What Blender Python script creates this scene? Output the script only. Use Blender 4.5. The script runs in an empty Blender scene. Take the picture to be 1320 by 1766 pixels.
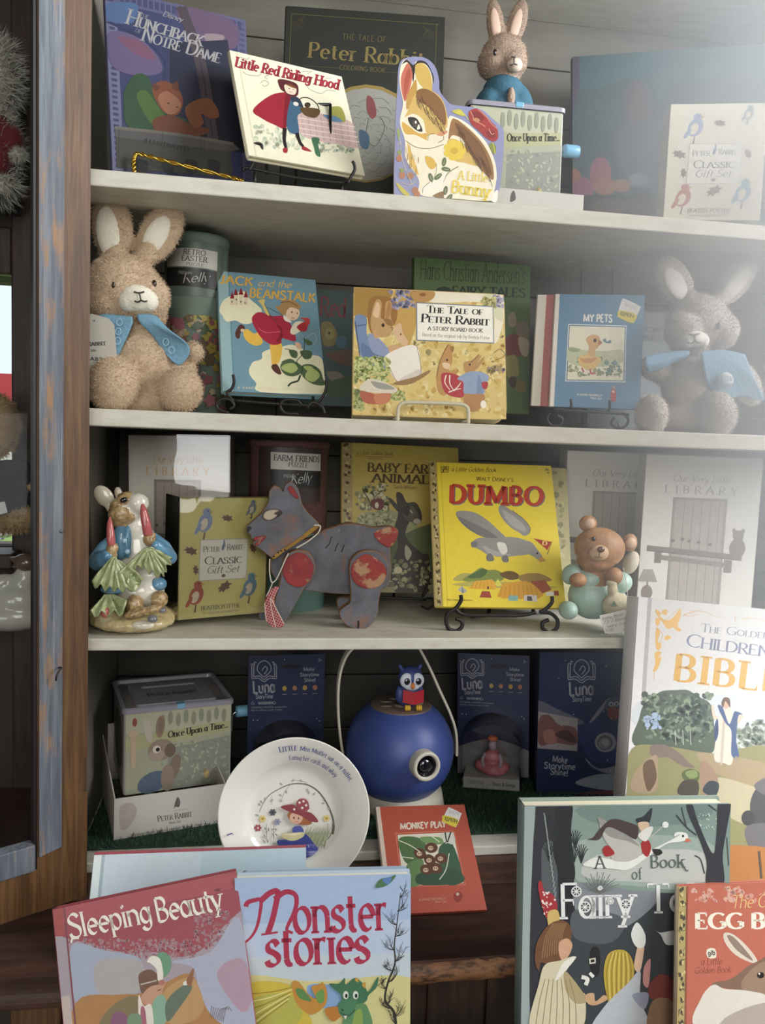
import bpy, bmesh, math, random
from math import sin, cos, pi, sqrt, atan2, radians
from mathutils import Vector, Matrix, Euler, noise
from mathutils.geometry import tessellate_polygon
random.seed(7)
SC = bpy.context.scene
COL = SC.collection

# ------------------------------------------------------------------ camera
YAW, PITCH, ROLL, FPX = 0.1571026, 0.0839387, 0.0358784, 1400.0
CAMLOC = Vector((0, -1.1, 0))
_f = Vector((sin(YAW)*cos(PITCH), cos(YAW)*cos(PITCH), -sin(PITCH)))
_r0 = Vector((cos(YAW), -sin(YAW), 0)); _u0 = _r0.cross(_f)
_r = cos(ROLL)*_r0 + sin(ROLL)*_u0; _u = -sin(ROLL)*_r0 + cos(ROLL)*_u0
cam = bpy.data.cameras.new('camera'); camo = bpy.data.objects.new('camera', cam); COL.objects.link(camo)
cam.sensor_fit = 'VERTICAL'; cam.sensor_height = 24; cam.lens = 24*FPX/1766; cam.clip_start = .02
_m = Matrix((( _r.x, _u.x, -_f.x, CAMLOC.x), (_r.y, _u.y, -_f.y, CAMLOC.y), (_r.z, _u.z, -_f.z, CAMLOC.z), (0, 0, 0, 1)))
camo.matrix_world = _m
SC.camera = camo

# ------------------------------------------------------------------ world, lights, exposure
SC.view_settings.view_transform = 'Standard'; SC.view_settings.look = 'None'
SC.view_settings.exposure = -0.25; SC.view_settings.gamma = 1; SC.view_settings.use_curve_mapping = False
W = bpy.data.worlds.new('world'); SC.world = W; W.use_nodes = True
_b = W.node_tree.nodes['Background']; _b.inputs[0].default_value = (.86, .93, 1.0, 1)
# bright sky beyond the far wall (+y), dim shop interior on the camera's side
_tc = W.node_tree.nodes.new('ShaderNodeTexCoord'); _sx = W.node_tree.nodes.new('ShaderNodeSeparateXYZ'); _mr = W.node_tree.nodes.new('ShaderNodeMapRange')
W.node_tree.links.new(_tc.outputs['Generated'], _sx.inputs[0]); W.node_tree.links.new(_sx.outputs['Y'], _mr.inputs[0])
_mr.inputs[1].default_value = .1; _mr.inputs[2].default_value = .5; _mr.inputs[3].default_value = .11; _mr.inputs[4].default_value = 1.5
W.node_tree.links.new(_mr.outputs[0], _b.inputs[1])
def area(name, loc, target, sx, sy, power, color, spread=None):
    l = bpy.data.lights.new(name, 'AREA'); l.shape = 'RECTANGLE'; l.size = sx; l.size_y = sy; l.energy = power; l.color = color
    if spread: l.spread = radians(spread)
    o = bpy.data.objects.new(name, l); COL.objects.link(o); o.location = loc
    o.rotation_euler = (Vector(target)-Vector(loc)).to_track_quat('-Z', 'Y').to_euler()
    return o
area('shop_window_light', (.1, -3.0, .75), (.2, 0, -.1), 1.4, 1.4, 44, (1, .965, .89))
area('shop_window_light', (-1.55, -3.0, -.35), (-.1, .1, -.1), 1.1, .85, 20, (.97, .98, 1))
area('shop_window_light', (2.75, -2.9, -.2), (0, .1, -.2), .6, .6, 6, (.97, .98, 1))
area('glare_fill_light', (1.75, -.75, .75), (.7, -.3, .2), .9, 1.1, 135, (.88, .94, 1.0))  # added unseen lamp that brightens the haze volume from the right

# ------------------------------------------------------------------ helpers: geometry of the view
def ray(px, py): return _f + _r*((px-660)/FPX) - _u*((py-883)/FPX)
def G(px, py, Y):
    d = ray(px, py); return CAMLOC + d*((Y-CAMLOC.y)/d.y)
def GZ(px, py, Z):
    d = ray(px, py); return CAMLOC + d*((Z-CAMLOC.z)/d.z)
def SCL(Y): return (Y+1.1)/FPX            # metres per photograph pixel at depth Y

def project(p):
    d = Vector(p)-CAMLOC; z = d.dot(_f); return Vector((660+FPX*d.dot(_r)/z, 883-FPX*d.dot(_u)/z))
# ------------------------------------------------------------------ materials
def lin(c): return c/12.92 if c <= .04045 else ((c+.055)/1.055)**2.4
def rgb(h):
    h = h.lstrip('#'); return tuple(lin(int(h[i:i+2], 16)/255) for i in (0, 2, 4)) + (1,)
_mc = {}
def tone(h, dim=1.0, sat=1.0):
    """ink colour printed darker or duller"""
    c = [int(h.lstrip('#')[i:i+2], 16)/255 for i in (0, 2, 4)]; g = .3*c[0]+.59*c[1]+.11*c[2]
    return '#'+''.join('%02x' % max(0, min(255, round(255*(g+(k-g)*sat)*dim**.5))) for k in c)
def mat(hexc, rough=.5, coat=0, bump=0, scale=200, var=0, metal=0, spec=.5, vscale=None, trans=0, alpha=1, sheen=0):
    key = (hexc, rough, coat, bump, scale, var, metal, spec, vscale, trans, alpha, sheen)
    if key in _mc: return _mc[key]
    m = bpy.data.materials.new('paint_'+hexc.strip('#')); m.use_nodes = True
    nt = m.node_tree; b = nt.nodes['Principled BSDF']
    b.inputs['Base Color'].default_value = rgb(hexc); b.inputs['Roughness'].default_value = rough
    b.inputs['Coat Weight'].default_value = coat; b.inputs['Coat Roughness'].default_value = .06
    b.inputs['Metallic'].default_value = metal; b.inputs['Specular IOR Level'].default_value = spec
    b.inputs['Transmission Weight'].default_value = trans; b.inputs['Alpha'].default_value = alpha
    b.inputs['Sheen Weight'].default_value = sheen
    if var or bump:
        tc = nt.nodes.new('ShaderNodeTexCoord'); n = nt.nodes.new('ShaderNodeTexNoise')
        n.inputs['Scale'].default_value = vscale or scale; n.inputs['Detail'].default_value = 4
        nt.links.new(tc.outputs['Object'], n.inputs['Vector'])
        if var:
            hsv = nt.nodes.new('ShaderNodeMixRGB'); hsv.blend_type = 'MIX'
            c = rgb(hexc); k = 1-var
            hsv.inputs[1].default_value = (c[0]*k, c[1]*k, c[2]*k, 1)
            hsv.inputs[2].default_value = tuple(min(1, x*(1+var*.6)) for x in c[:3]) + (1,)
            nt.links.new(n.outputs['Fac'], hsv.inputs[0]); nt.links.new(hsv.outputs[0], b.inputs['Base Color'])
        if bump:
            n2 = nt.nodes.new('ShaderNodeTexNoise'); n2.inputs['Scale'].default_value = scale; n2.inputs['Detail'].default_value = 3
            nt.links.new(tc.outputs['Object'], n2.inputs['Vector'])
            bp = nt.nodes.new('ShaderNodeBump'); bp.inputs['Strength'].default_value = bump; bp.inputs['Distance'].default_value = .004
            nt.links.new(n2.outputs['Fac'], bp.inputs['Height']); nt.links.new(bp.outputs[0], b.inputs['Normal'])
    _mc[key] = m; return m
def ramp_mat(name, stops, vec_scale=(1, 1, 1), noise_scale=5, detail=8, rough=.6, distort=0, bump=.2, coords='Object', mixes=(), coat=0):
    """noise -> colour ramp; vec_scale stretches the grain.  mixes: (hex, scale3, noise_scale, lo, hi) worn patches on top"""
    m = bpy.data.materials.new(name); m.use_nodes = True; nt = m.node_tree; b = nt.nodes['Principled BSDF']
    b.inputs['Roughness'].default_value = rough; b.inputs['Coat Weight'].default_value = coat
    tc = nt.nodes.new('ShaderNodeTexCoord')
    def nz(vs, ns, det, dis=0):
        mp = nt.nodes.new('ShaderNodeMapping'); mp.inputs['Scale'].default_value = vs
        nt.links.new(tc.outputs[coords], mp.inputs['Vector'])
        n = nt.nodes.new('ShaderNodeTexNoise'); n.inputs['Scale'].default_value = ns; n.inputs['Detail'].default_value = det
        n.inputs['Distortion'].default_value = dis; n.inputs['Roughness'].default_value = .62
        nt.links.new(mp.outputs[0], n.inputs['Vector']); return n
    n = nz(vec_scale, noise_scale, detail, distort)
    cr = nt.nodes.new('ShaderNodeValToRGB'); e = cr.color_ramp.elements
    while len(e) < len(stops): e.new(.5)
    for el, (p, c) in zip(e, stops): el.position = p; el.color = rgb(c)
    nt.links.new(n.outputs['Fac'], cr.inputs[0]); out = cr.outputs[0]
    for hx, vs, ns, lo, hi in mixes:
        k = nz(vs, ns, 8); mr = nt.nodes.new('ShaderNodeMapRange'); mr.inputs[1].default_value = lo; mr.inputs[2].default_value = hi
        nt.links.new(k.outputs['Fac'], mr.inputs[0])
        mx = nt.nodes.new('ShaderNodeMixRGB'); mx.inputs[2].default_value = rgb(hx)
        nt.links.new(mr.outputs[0], mx.inputs[0]); nt.links.new(out, mx.inputs[1]); out = mx.outputs[0]
    nt.links.new(out, b.inputs['Base Color'])
    if bump:
        bp = nt.nodes.new('ShaderNodeBump'); bp.inputs['Strength'].default_value = bump; bp.inputs['Distance'].default_value = .002
        nt.links.new(n.outputs['Fac'], bp.inputs['Height']); nt.links.new(bp.outputs[0], b.inputs['Normal'])
    return m

# ------------------------------------------------------------------ helpers: objects
def world_of(o):
    m = Matrix.Identity(4)
    while o is not None: m = o.matrix_basis @ m; o = o.parent
    return m
def tag(o, label=None, cat=None, group=None, kind=None):
    if label: o['label'] = label
    if cat: o['category'] = cat
    if group: o['group'] = group
    if kind: o['kind'] = kind
    return o
def thing(name, label, cat, loc, group=None, mtx=None):
    o = bpy.data.objects.new(name, None); COL.objects.link(o); o.empty_display_size = .02
    if mtx is not None: o.matrix_basis = mtx
    else: o.location = loc
    return tag(o, label, cat, group)
class MB:
    def __init__(s): s.v = []; s.f = []; s.m = []; s.mats = []; s.sm = []
    def mi(s, m):
        if m not in s.mats: s.mats.append(m)
        return s.mats.index(m)
    def add(s, vs, fs, m, smooth=False, M=None):
        o = len(s.v); i = s.mi(m)
        s.v += [tuple(M @ Vector(v)) if M is not None else tuple(v) for v in vs]
        for f in fs: s.f.append([o+k for k in f]); s.m.append(i); s.sm.append(smooth)
        return s
    def box(s, a, b, m, M=None, bev=0):
        bm = bmesh.new(); bmesh.ops.create_cube(bm, size=1)
        for v in bm.verts: v.co = Vector([(a[i]+b[i])/2 + v.co[i]*(b[i]-a[i]) for i in range(3)])
        if bev: bmesh.ops.bevel(bm, geom=bm.edges[:]+bm.verts[:], offset=bev, segments=2, affect='EDGES', profile=.5)
        return s.bm(bm, m, False, M)
    def bm(s, bm, m, smooth=True, M=None):
        bm.verts.ensure_lookup_table(); bm.verts.index_update()
        s.add([v.co.copy() for v in bm.verts], [[v.index for v in f.verts] for f in bm.faces], m, smooth, M); bm.free(); return s
    def mesh(s, me, m, smooth=True, M=None):
        s.add([v.co.copy() for v in me.vertices], [list(p.vertices) for p in me.polygons], m, smooth, M); return s
    def tube(s, pts, r, m, n=8, closed=False, sub=0, cap=True):
        pts = [Vector(p) for p in pts]
        if sub: pts = spline(pts, sub, closed)
        N = len(pts); rs = r if isinstance(r, (list, tuple)) else None
        vs = []; fs = []; prev = None
        for i, p in enumerate(pts):
            if closed: t = pts[(i+1) % N]-pts[i-1]
            else: t = pts[min(i+1, N-1)]-pts[max(i-1, 0)]
            t.normalize()
            if prev is None: u = t.orthogonal().normalized()
            else:
                u = prev - t*prev.dot(t); u = u.normalized() if u.length > 1e-6 else t.orthogonal().normalized()
            prev = u; w = t.cross(u)
            q = i/(max(1, N-1)); rr = (rs[0]+(rs[-1]-rs[0])*q if len(rs) == 2 else interp(rs, q)) if rs else r
            for k in range(n): a = 2*pi*k/n; vs.append(p + (u*cos(a)+w*sin(a))*rr)
        for i in range(N if closed else N-1):
            j = (i+1) % N
            for k in range(n): fs.append([i*n+k, i*n+(k+1) % n, j*n+(k+1) % n, j*n+k])
        if cap and not closed: fs.append(list(range(n))[::-1]); fs.append([(N-1)*n+k for k in range(n)])
        return s.add(vs, fs, m, True)
    def lathe(s, prof, m, n=48, M=None, a0=0, a1=2*pi, smooth=True):
        full = abs(a1-a0-2*pi) < 1e-6; k = n if full else n+1; vs = []; fs = []
        for r, z in prof:
            for i in range(k): a = a0+(a1-a0)*i/n; vs.append(Vector((r*cos(a), r*sin(a), z)))
        for j in range(len(prof)-1):
            for i in range(n):
                q = (i+1) % k; fs.append([j*k+i, j*k+q, (j+1)*k+q, (j+1)*k+i])
        return s.add(vs, fs, m, smooth, M)
    def ell(s, c, r, m, rot=None, seg=24, M=None):
        bm = bmesh.new(); bmesh.ops.create_uvsphere(bm, u_segments=seg, v_segments=seg//2, radius=1)
        T = Matrix.Translation(Vector(c)) @ (rot.to_matrix().to_4x4() if rot else Matrix.Identity(4)) @ Matrix.Diagonal((*r, 1))
        return s.bm(bm, m, True, (M @ T) if M is not None else T)
    def prism(s, poly, y0, y1, m, M=None, smooth=False, msid=None):
        """poly: (x,z) outline, extruded from y0 (front) to y1"""
        n = len(poly); vs = [Vector((x, y0, z)) for x, z in poly]+[Vector((x, y1, z)) for x, z in poly]
        tri = tessellate_polygon([[Vector((x, z, 0)) for x, z in poly]])
        s.add(vs, [list(t) for t in tri]+[[n+k for k in t][::-1] for t in tri], m, False, M)
        return s.add(vs, [[i, (i+1) % n, n+(i+1) % n, n+i] for i in range(n)], msid or m, smooth, M)
    def build(s, name, parent=None, world=False, loc=None, recalc=True, autosmooth=None):
        me = bpy.data.meshes.new(name); vs = s.v
        if world and parent is not None:
            inv = world_of(parent).inverted(); vs = [tuple(inv @ Vector(v)) for v in vs]
        elif world and loc is not None: vs = [tuple(Vector(v)-Vector(loc)) for v in vs]
        me.from_pydata(vs, [], s.f)
        for m in s.mats: me.materials.append(m)
        me.polygons.foreach_set('material_index', s.m); me.polygons.foreach_set('use_smooth', s.sm); me.update()
        if recalc:
            bm = bmesh.new(); bm.from_mesh(me); bmesh.ops.recalc_face_normals(bm, faces=bm.faces); bm.to_mesh(me); bm.free()
        o = bpy.data.objects.new(name, me); COL.objects.link(o)
        if parent is not None: o.parent = parent
        if loc is not None: o.location = loc
        return o
def interp(a, q):
    x = q*(len(a)-1); i = min(int(x), len(a)-2); return a[i]+(a[i+1]-a[i])*(x-i)
def spline(pts, sub=6, closed=False):
    n = len(pts); out = []
    for i in range(n if closed else n-1):
        if closed: p0, p1, p2, p3 = pts[i-1], pts[i], pts[(i+1) % n], pts[(i+2) % n]
        else: p0, p1, p2, p3 = pts[max(i-1, 0)], pts[i], pts[i+1], pts[min(i+2, n-1)]
        for k in range(sub):
            t = k/sub
            out.append(.5*((2*p1)+(p2-p0)*t+(2*p0-5*p1+4*p2-p3)*t*t+(3*p1-p0-3*p2+p3)*t**3))
    if not closed: out.append(pts[-1])
    return out
def blend(parts, voxel=.004, smooth=6, disp=0, dscale=60, seg=20):
    """one continuous skin over many ellipsoids (centre, radii, Euler) or tapered limbs ('limb', pts, radii)"""
    mb = MB(); d = mat('#888888')
    for p in parts:
        if p[0] == 'limb':
            pts = spline([Vector(q) for q in p[1]], 5); n = len(pts)
            for i, q in enumerate(pts): r = interp(p[2], i/(n-1)); mb.ell(q, (r, r, r), d, seg=12)
        else: mb.ell(p[0], p[1], d, rot=p[2] if len(p) > 2 else None, seg=seg)
    o = mb.build('tmp', recalc=False)
    r = o.modifiers.new('r', 'REMESH'); r.mode = 'VOXEL'; r.voxel_size = voxel; r.use_smooth_shade = True
    s = o.modifiers.new('s', 'SMOOTH'); s.iterations = smooth; s.factor = .5
    me = bpy.data.meshes.new_from_object(o.evaluated_get(bpy.context.evaluated_depsgraph_get()))
    bpy.data.objects.remove(o)
    if disp:
        me.update()
        co = [v.co.copy() for v in me.vertices]; no = [v.normal.copy() for v in me.vertices]
        for v, c, nn in zip(me.vertices, co, no): v.co = c + nn*disp*noise.fractal(c*dscale, 1.0, 2.0, 3)
    return me
def fur(mb, me, m, count, length, width, down=.4, rnd=.5, skip=None):
    """short pile: tapered blades over a skin, kept in the same mesh as the skin"""
    me.calc_loop_triangles(); tr = me.loop_triangles; cum = []; t = 0
    for k in tr: t += k.area; cum.append(t)
    import bisect
    V = me.vertices; vs = []; fs = []
    for _ in range(count):
        k = tr[min(bisect.bisect(cum, random.random()*t), len(tr)-1)]
        a, b = random.random(), random.random()
        if a+b > 1: a, b = 1-a, 1-b
        p = V[k.vertices[0]].co*(1-a-b)+V[k.vertices[1]].co*a+V[k.vertices[2]].co*b
        if skip and skip(p): continue
        n = k.normal
        d = (n + Vector((random.uniform(-rnd, rnd), random.uniform(-rnd, rnd), random.uniform(-rnd, rnd)-down))).normalized()
        if d.dot(n) < .15: d = (d+n*.5).normalized()
        w = d.cross(Vector((random.uniform(-1, 1), random.uniform(-1, 1), random.uniform(-1, 1)))).normalized()*width
        l = length*random.uniform(.6, 1.2); o = len(vs)
        vs += [p-w, p+w, p+d*l]; fs.append([o, o+1, o+2])
    mb.add(vs, fs, m, False)

# ------------------------------------------------------------------ helpers: lettering (pen strokes, own skeleton letters)
GL = {
'A': (.76, 'L 0 0 .38 1;L .38 1 .76 0;L .14 .36 .62 .36'), 'B': (.66, 'L .1 0 .1 1;L .1 1 .3 1;A .3 .76 .24 .24 90 -90;L .1 .52 .32 .52;A .32 .26 .28 .26 90 -90;L .1 0 .32 0'),
'C': (.82, 'A .5 .5 .44 .5 48 312'), 'D': (.84, 'L .1 0 .1 1;L .1 1 .32 1;A .32 .5 .46 .5 90 -90;L .1 0 .32 0'),
'E': (.64, 'L .1 0 .1 1;L .1 1 .56 1;L .1 .53 .44 .53;L .1 0 .6 0'), 'F': (.6, 'L .1 0 .1 1;L .1 1 .56 1;L .1 .52 .44 .52'),
'G': (.88, 'A .5 .5 .44 .5 48 318;L .8 .1 .8 .44;L .58 .44 .8 .44'), 'H': (.82, 'L .1 0 .1 1;L .72 0 .72 1;L .1 .52 .72 .52'), 'I': (.24, 'L .12 0 .12 1'),
'J': (.44, 'L .32 1 .32 .2;A .14 .2 .18 .2 0 -140'), 'K': (.7, 'L .1 0 .1 1;L .64 1 .1 .42;L .26 .58 .68 0'), 'L': (.58, 'L .1 0 .1 1;L .1 0 .56 0'),
'M': (1.12, 'L .1 0 .14 1;L .14 1 .56 .08;L .56 .08 .98 1;L .98 1 1.02 0'), 'N': (.82, 'L .1 0 .1 1;L .1 1 .72 0;L .72 0 .72 1'), 'O': (.98, 'A .49 .5 .43 .5 0 360'),
'P': (.62, 'L .1 0 .1 1;L .1 1 .32 1;A .32 .74 .26 .26 90 -90;L .1 .48 .32 .48'), 'Q': (.98, 'A .49 .5 .43 .5 0 360;L .5 .2 .92 -.12'),
'R': (.7, 'L .1 0 .1 1;L .1 1 .32 1;A .32 .74 .26 .26 90 -90;L .1 .48 .32 .48;L .32 .48 .68 0'),
'S': (.64, 'S .56 .84 .44 .97 .26 .98 .1 .86 .1 .68 .3 .54 .5 .42 .58 .26 .5 .06 .28 0 .1 .06 .05 .2'), 'T': (.72, 'L .36 0 .36 1;L 0 1 .72 1'),
'U': (.8, 'L .1 1 .1 .32;A .4 .32 .3 .32 180 360;L .7 .32 .7 1'), 'V': (.76, 'L 0 1 .38 0;L .38 0 .76 1'), 'W': (1.06, 'L 0 1 .28 0;L .28 0 .53 1;L .53 1 .78 0;L .78 0 1.06 1'),
'X': (.72, 'L .04 0 .68 1;L .04 1 .68 0'), 'Y': (.72, 'L 0 1 .36 .48;L .72 1 .36 .48;L .36 0 .36 .48'), 'Z': (.66, 'L .06 1 .6 1;L .6 1 .06 0;L .06 0 .62 0'),
'a': (.6, 'A .28 .31 .22 .31 0 360;L .5 .62 .5 0'), 'b': (.62, 'L .1 0 .1 1;A .32 .31 .23 .31 0 360'), 'c': (.54, 'A .32 .31 .25 .31 50 310'), 'd': (.62, 'A .28 .31 .23 .31 0 360;L .5 0 .5 1'),
'e': (.58, 'L .08 .33 .53 .33;A .31 .31 .23 .31 5 310'), 'f': (.4, 'L .2 0 .2 .78;A .38 .78 .18 .2 180 70;L .04 .6 .36 .6'), 'g': (.62, 'A .28 .32 .22 .3 0 360;L .5 .62 .5 -.06;A .28 -.06 .22 .23 0 -160'),
'h': (.64, 'L .1 0 .1 1;A .32 .38 .22 .24 180 0;L .54 .38 .54 0'), 'i': (.24, 'L .12 0 .12 .62;A .12 .86 .03 .03 0 360'), 'j': (.28, 'L .16 .62 .16 -.1;A 0 -.1 .16 .18 0 -120;A .16 .86 .03 .03 0 360'),
'k': (.58, 'L .1 0 .1 1;L .5 .62 .1 .26;L .24 .38 .54 0'), 'l': (.24, 'L .12 0 .12 1'), 'm': (.9, 'L .1 0 .1 .62;A .28 .38 .18 .24 180 0;L .46 .38 .46 0;A .64 .38 .18 .24 180 0;L .82 .38 .82 0'),
'n': (.64, 'L .1 0 .1 .62;A .32 .38 .22 .24 180 0;L .54 .38 .54 0'), 'o': (.62, 'A .31 .31 .25 .31 0 360'), 'p': (.62, 'L .1 -.3 .1 .62;A .32 .31 .23 .31 0 360'), 'q': (.62, 'A .28 .31 .23 .31 0 360;L .5 -.3 .5 .62'),
'r': (.42, 'L .1 0 .1 .62;A .3 .36 .2 .26 180 65'), 's': (.48, 'S .41 .5 .32 .6 .18 .6 .09 .5 .12 .38 .28 .31 .42 .2 .39 .06 .25 0 .1 .03 .05 .12'), 't': (.4, 'L .18 .86 .18 .15;A .32 .15 .14 .15 180 290;L .03 .62 .36 .62'),
'u': (.64, 'L .1 .62 .1 .22;A .31 .22 .21 .22 180 360;L .52 .62 .52 0'), 'v': (.52, 'L .02 .62 .26 0;L .26 0 .5 .62'), 'w': (.78, 'L .02 .62 .2 0;L .2 0 .39 .62;L .39 .62 .57 0;L .57 0 .76 .62'),
'x': (.52, 'L .04 0 .48 .62;L .04 .62 .48 0'), 'y': (.54, 'L .02 .62 .27 0;L .52 .62 .16 -.28'), 'z': (.5, 'L .05 .62 .45 .62;L .45 .62 .05 0;L .05 0 .46 0'),
'0': (.66, 'A .33 .5 .26 .5 0 360'), '1': (.4, 'L .22 0 .22 1;L .22 1 .06 .84'), '2': (.6, 'A .3 .72 .22 .28 170 -30;L .5 .6 .06 0;L .06 0 .56 0'), '3': (.58, 'A .28 .76 .2 .24 150 -90;A .28 .27 .24 .27 90 -150'),
'5': (.58, 'L .5 1 .14 1;L .14 1 .12 .56;A .28 .3 .24 .3 130 -140'), '7': (.56, 'L .04 1 .52 1;L .52 1 .2 0'), '9': (.58, 'A .29 .7 .22 .3 0 360;L .51 .7 .4 0'), '+': (.5, 'L .25 .25 .25 .75;L 0 .5 .5 .5'),
'.': (.2, 'A .1 .03 .03 .03 0 360'), ',': (.2, 'L .12 .06 .05 -.14'), "'": (.18, 'L .1 1 .06 .8'), '!': (.24, 'L .12 .28 .12 1;A .12 .03 .03 .03 0 360'), '?': (.54, 'A .27 .75 .2 .25 170 -60;L .3 .5 .27 .26;A .27 .03 .03 .03 0 360'),
':': (.2, 'A .1 .06 .03 .03 0 360;A .1 .5 .03 .03 0 360'), '/': (.44, 'L .04 -.1 .4 1.05'), '-': (.36, 'L .04 .34 .32 .34'), '&': (.7, 'S .64 0 .2 .7 .22 .94 .36 .98 .42 .8 .1 .3 .14 .06 .34 .0 .6 .34'), ' ': (.34, '')}
def glyph(ch):
    w, s = GL.get(ch, GL.get(ch.upper(), GL[' '])); out = []
    for st in s.split(';'):
        if not st.strip(): continue
        k = st.split(); a = [float(x) for x in k[1:]]
        if k[0] == 'L': out.append(('L', [Vector((a[i], a[i+1])) for i in range(0, len(a), 2)]))
        elif k[0] == 'S': out.append(('S', spline([Vector((a[i], a[i+1])) for i in range(0, len(a), 2)], 3)))
        else:
            cx, cy, rx, ry, t0, t1 = a; n = max(4, int(abs(t1-t0)/(22 if rx > .05 else 60)))
            out.append(('C' if abs(t1-t0) > 359 else 'S', [Vector((cx+rx*cos(radians(t0+(t1-t0)*i/n)), cy+ry*sin(radians(t0+(t1-t0)*i/n)))) for i in range(n+1)]))
    return w, out
def pen(pts, wx, wy, ang, closed=False):
    """quad strip swept by an elliptical nib"""
    q = []; N = len(pts); ca, sa = cos(ang), sin(ang)
    for i, p in enumerate(pts):
        if closed: t = pts[(i+1) % (N-1)]-pts[(i-1) % (N-1) if i else N-2]
        else: t = pts[min(i+1, N-1)]-pts[max(i-1, 0)]
        if t.length < 1e-9: t = Vector((1, 0))
        t.normalize(); n = Vector((-t.y, t.x))
        a = n.x*ca+n.y*sa; b = -n.x*sa+n.y*ca
        h = sqrt((wx*a)**2+(wy*b)**2)/2; q.append((p+n*h, p-n*h))
    return q
def letters(text, thick=.14, thin=.05, serif=.1, ang=0, gap=.05, slant=0, caps=None):
    """flat polygons for a line of text: list of 2-D quads in em units and the total advance"""
    x = 0; quads = []
    for ch in text:
        sc = 1.0
        if caps and ch.islower(): sc = caps; ch = ch.upper()
        w, st = glyph(ch); ends = [e for k, p in st if k == 'L' for e in (p[0], p[-1])]
        def put(pl): quads.append([Vector((x+v.x*sc+v.y*sc*slant, v.y*sc)) for v in pl])
        tk, tn = thick/(sc**.5), thin/(sc**.5)
        for k, p in st:
            if k == 'L':
                d = (p[1]-p[0]).normalized()
                ex = [p[0], p[1]]
                q = pen(ex, tk, tn, ang)
                put([q[0][0], q[1][0], q[1][1], q[0][1]])
                if serif:
                    for e in ex:
                        if sum((e-z).length < .03 for z in ends) > 1: continue
                        if abs(d.y) > abs(d.x)*.6 and (abs(e.y) < .02 or abs(e.y-1) < .02 or abs(e.y-.62) < .02 or abs(e.y+.3) < .02):
                            s = serif+tk/2; o = tn/2*(1 if e.y < .3 else -1)
                            put([Vector((e.x-s, e.y-tn/2)), Vector((e.x+s, e.y-tn/2)), Vector((e.x+s*.9, e.y+tn/2)), Vector((e.x-s*.9, e.y+tn/2))])
                        elif abs(d.x) > .9 and ch in 'EFLTZ' and e.x > .3 or (ch in 'TZ' and abs(d.x) > .9):
                            s = serif*1.1; dn = -1 if e.y > .3 else 1
                            put([Vector((e.x-tk*.3, e.y)), Vector((e.x+tk*.12, e.y)), Vector((e.x+tk*.12, e.y+dn*s*1.6)), Vector((e.x, e.y+dn*s*1.6))])
            else:
                q = pen(p, tk, tn, ang, k == 'C')
                for i in range(len(q)-1): put([q[i][0], q[i+1][0], q[i+1][1], q[i][1]])
        x += w*sc+gap
    return quads, x-gap

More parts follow.
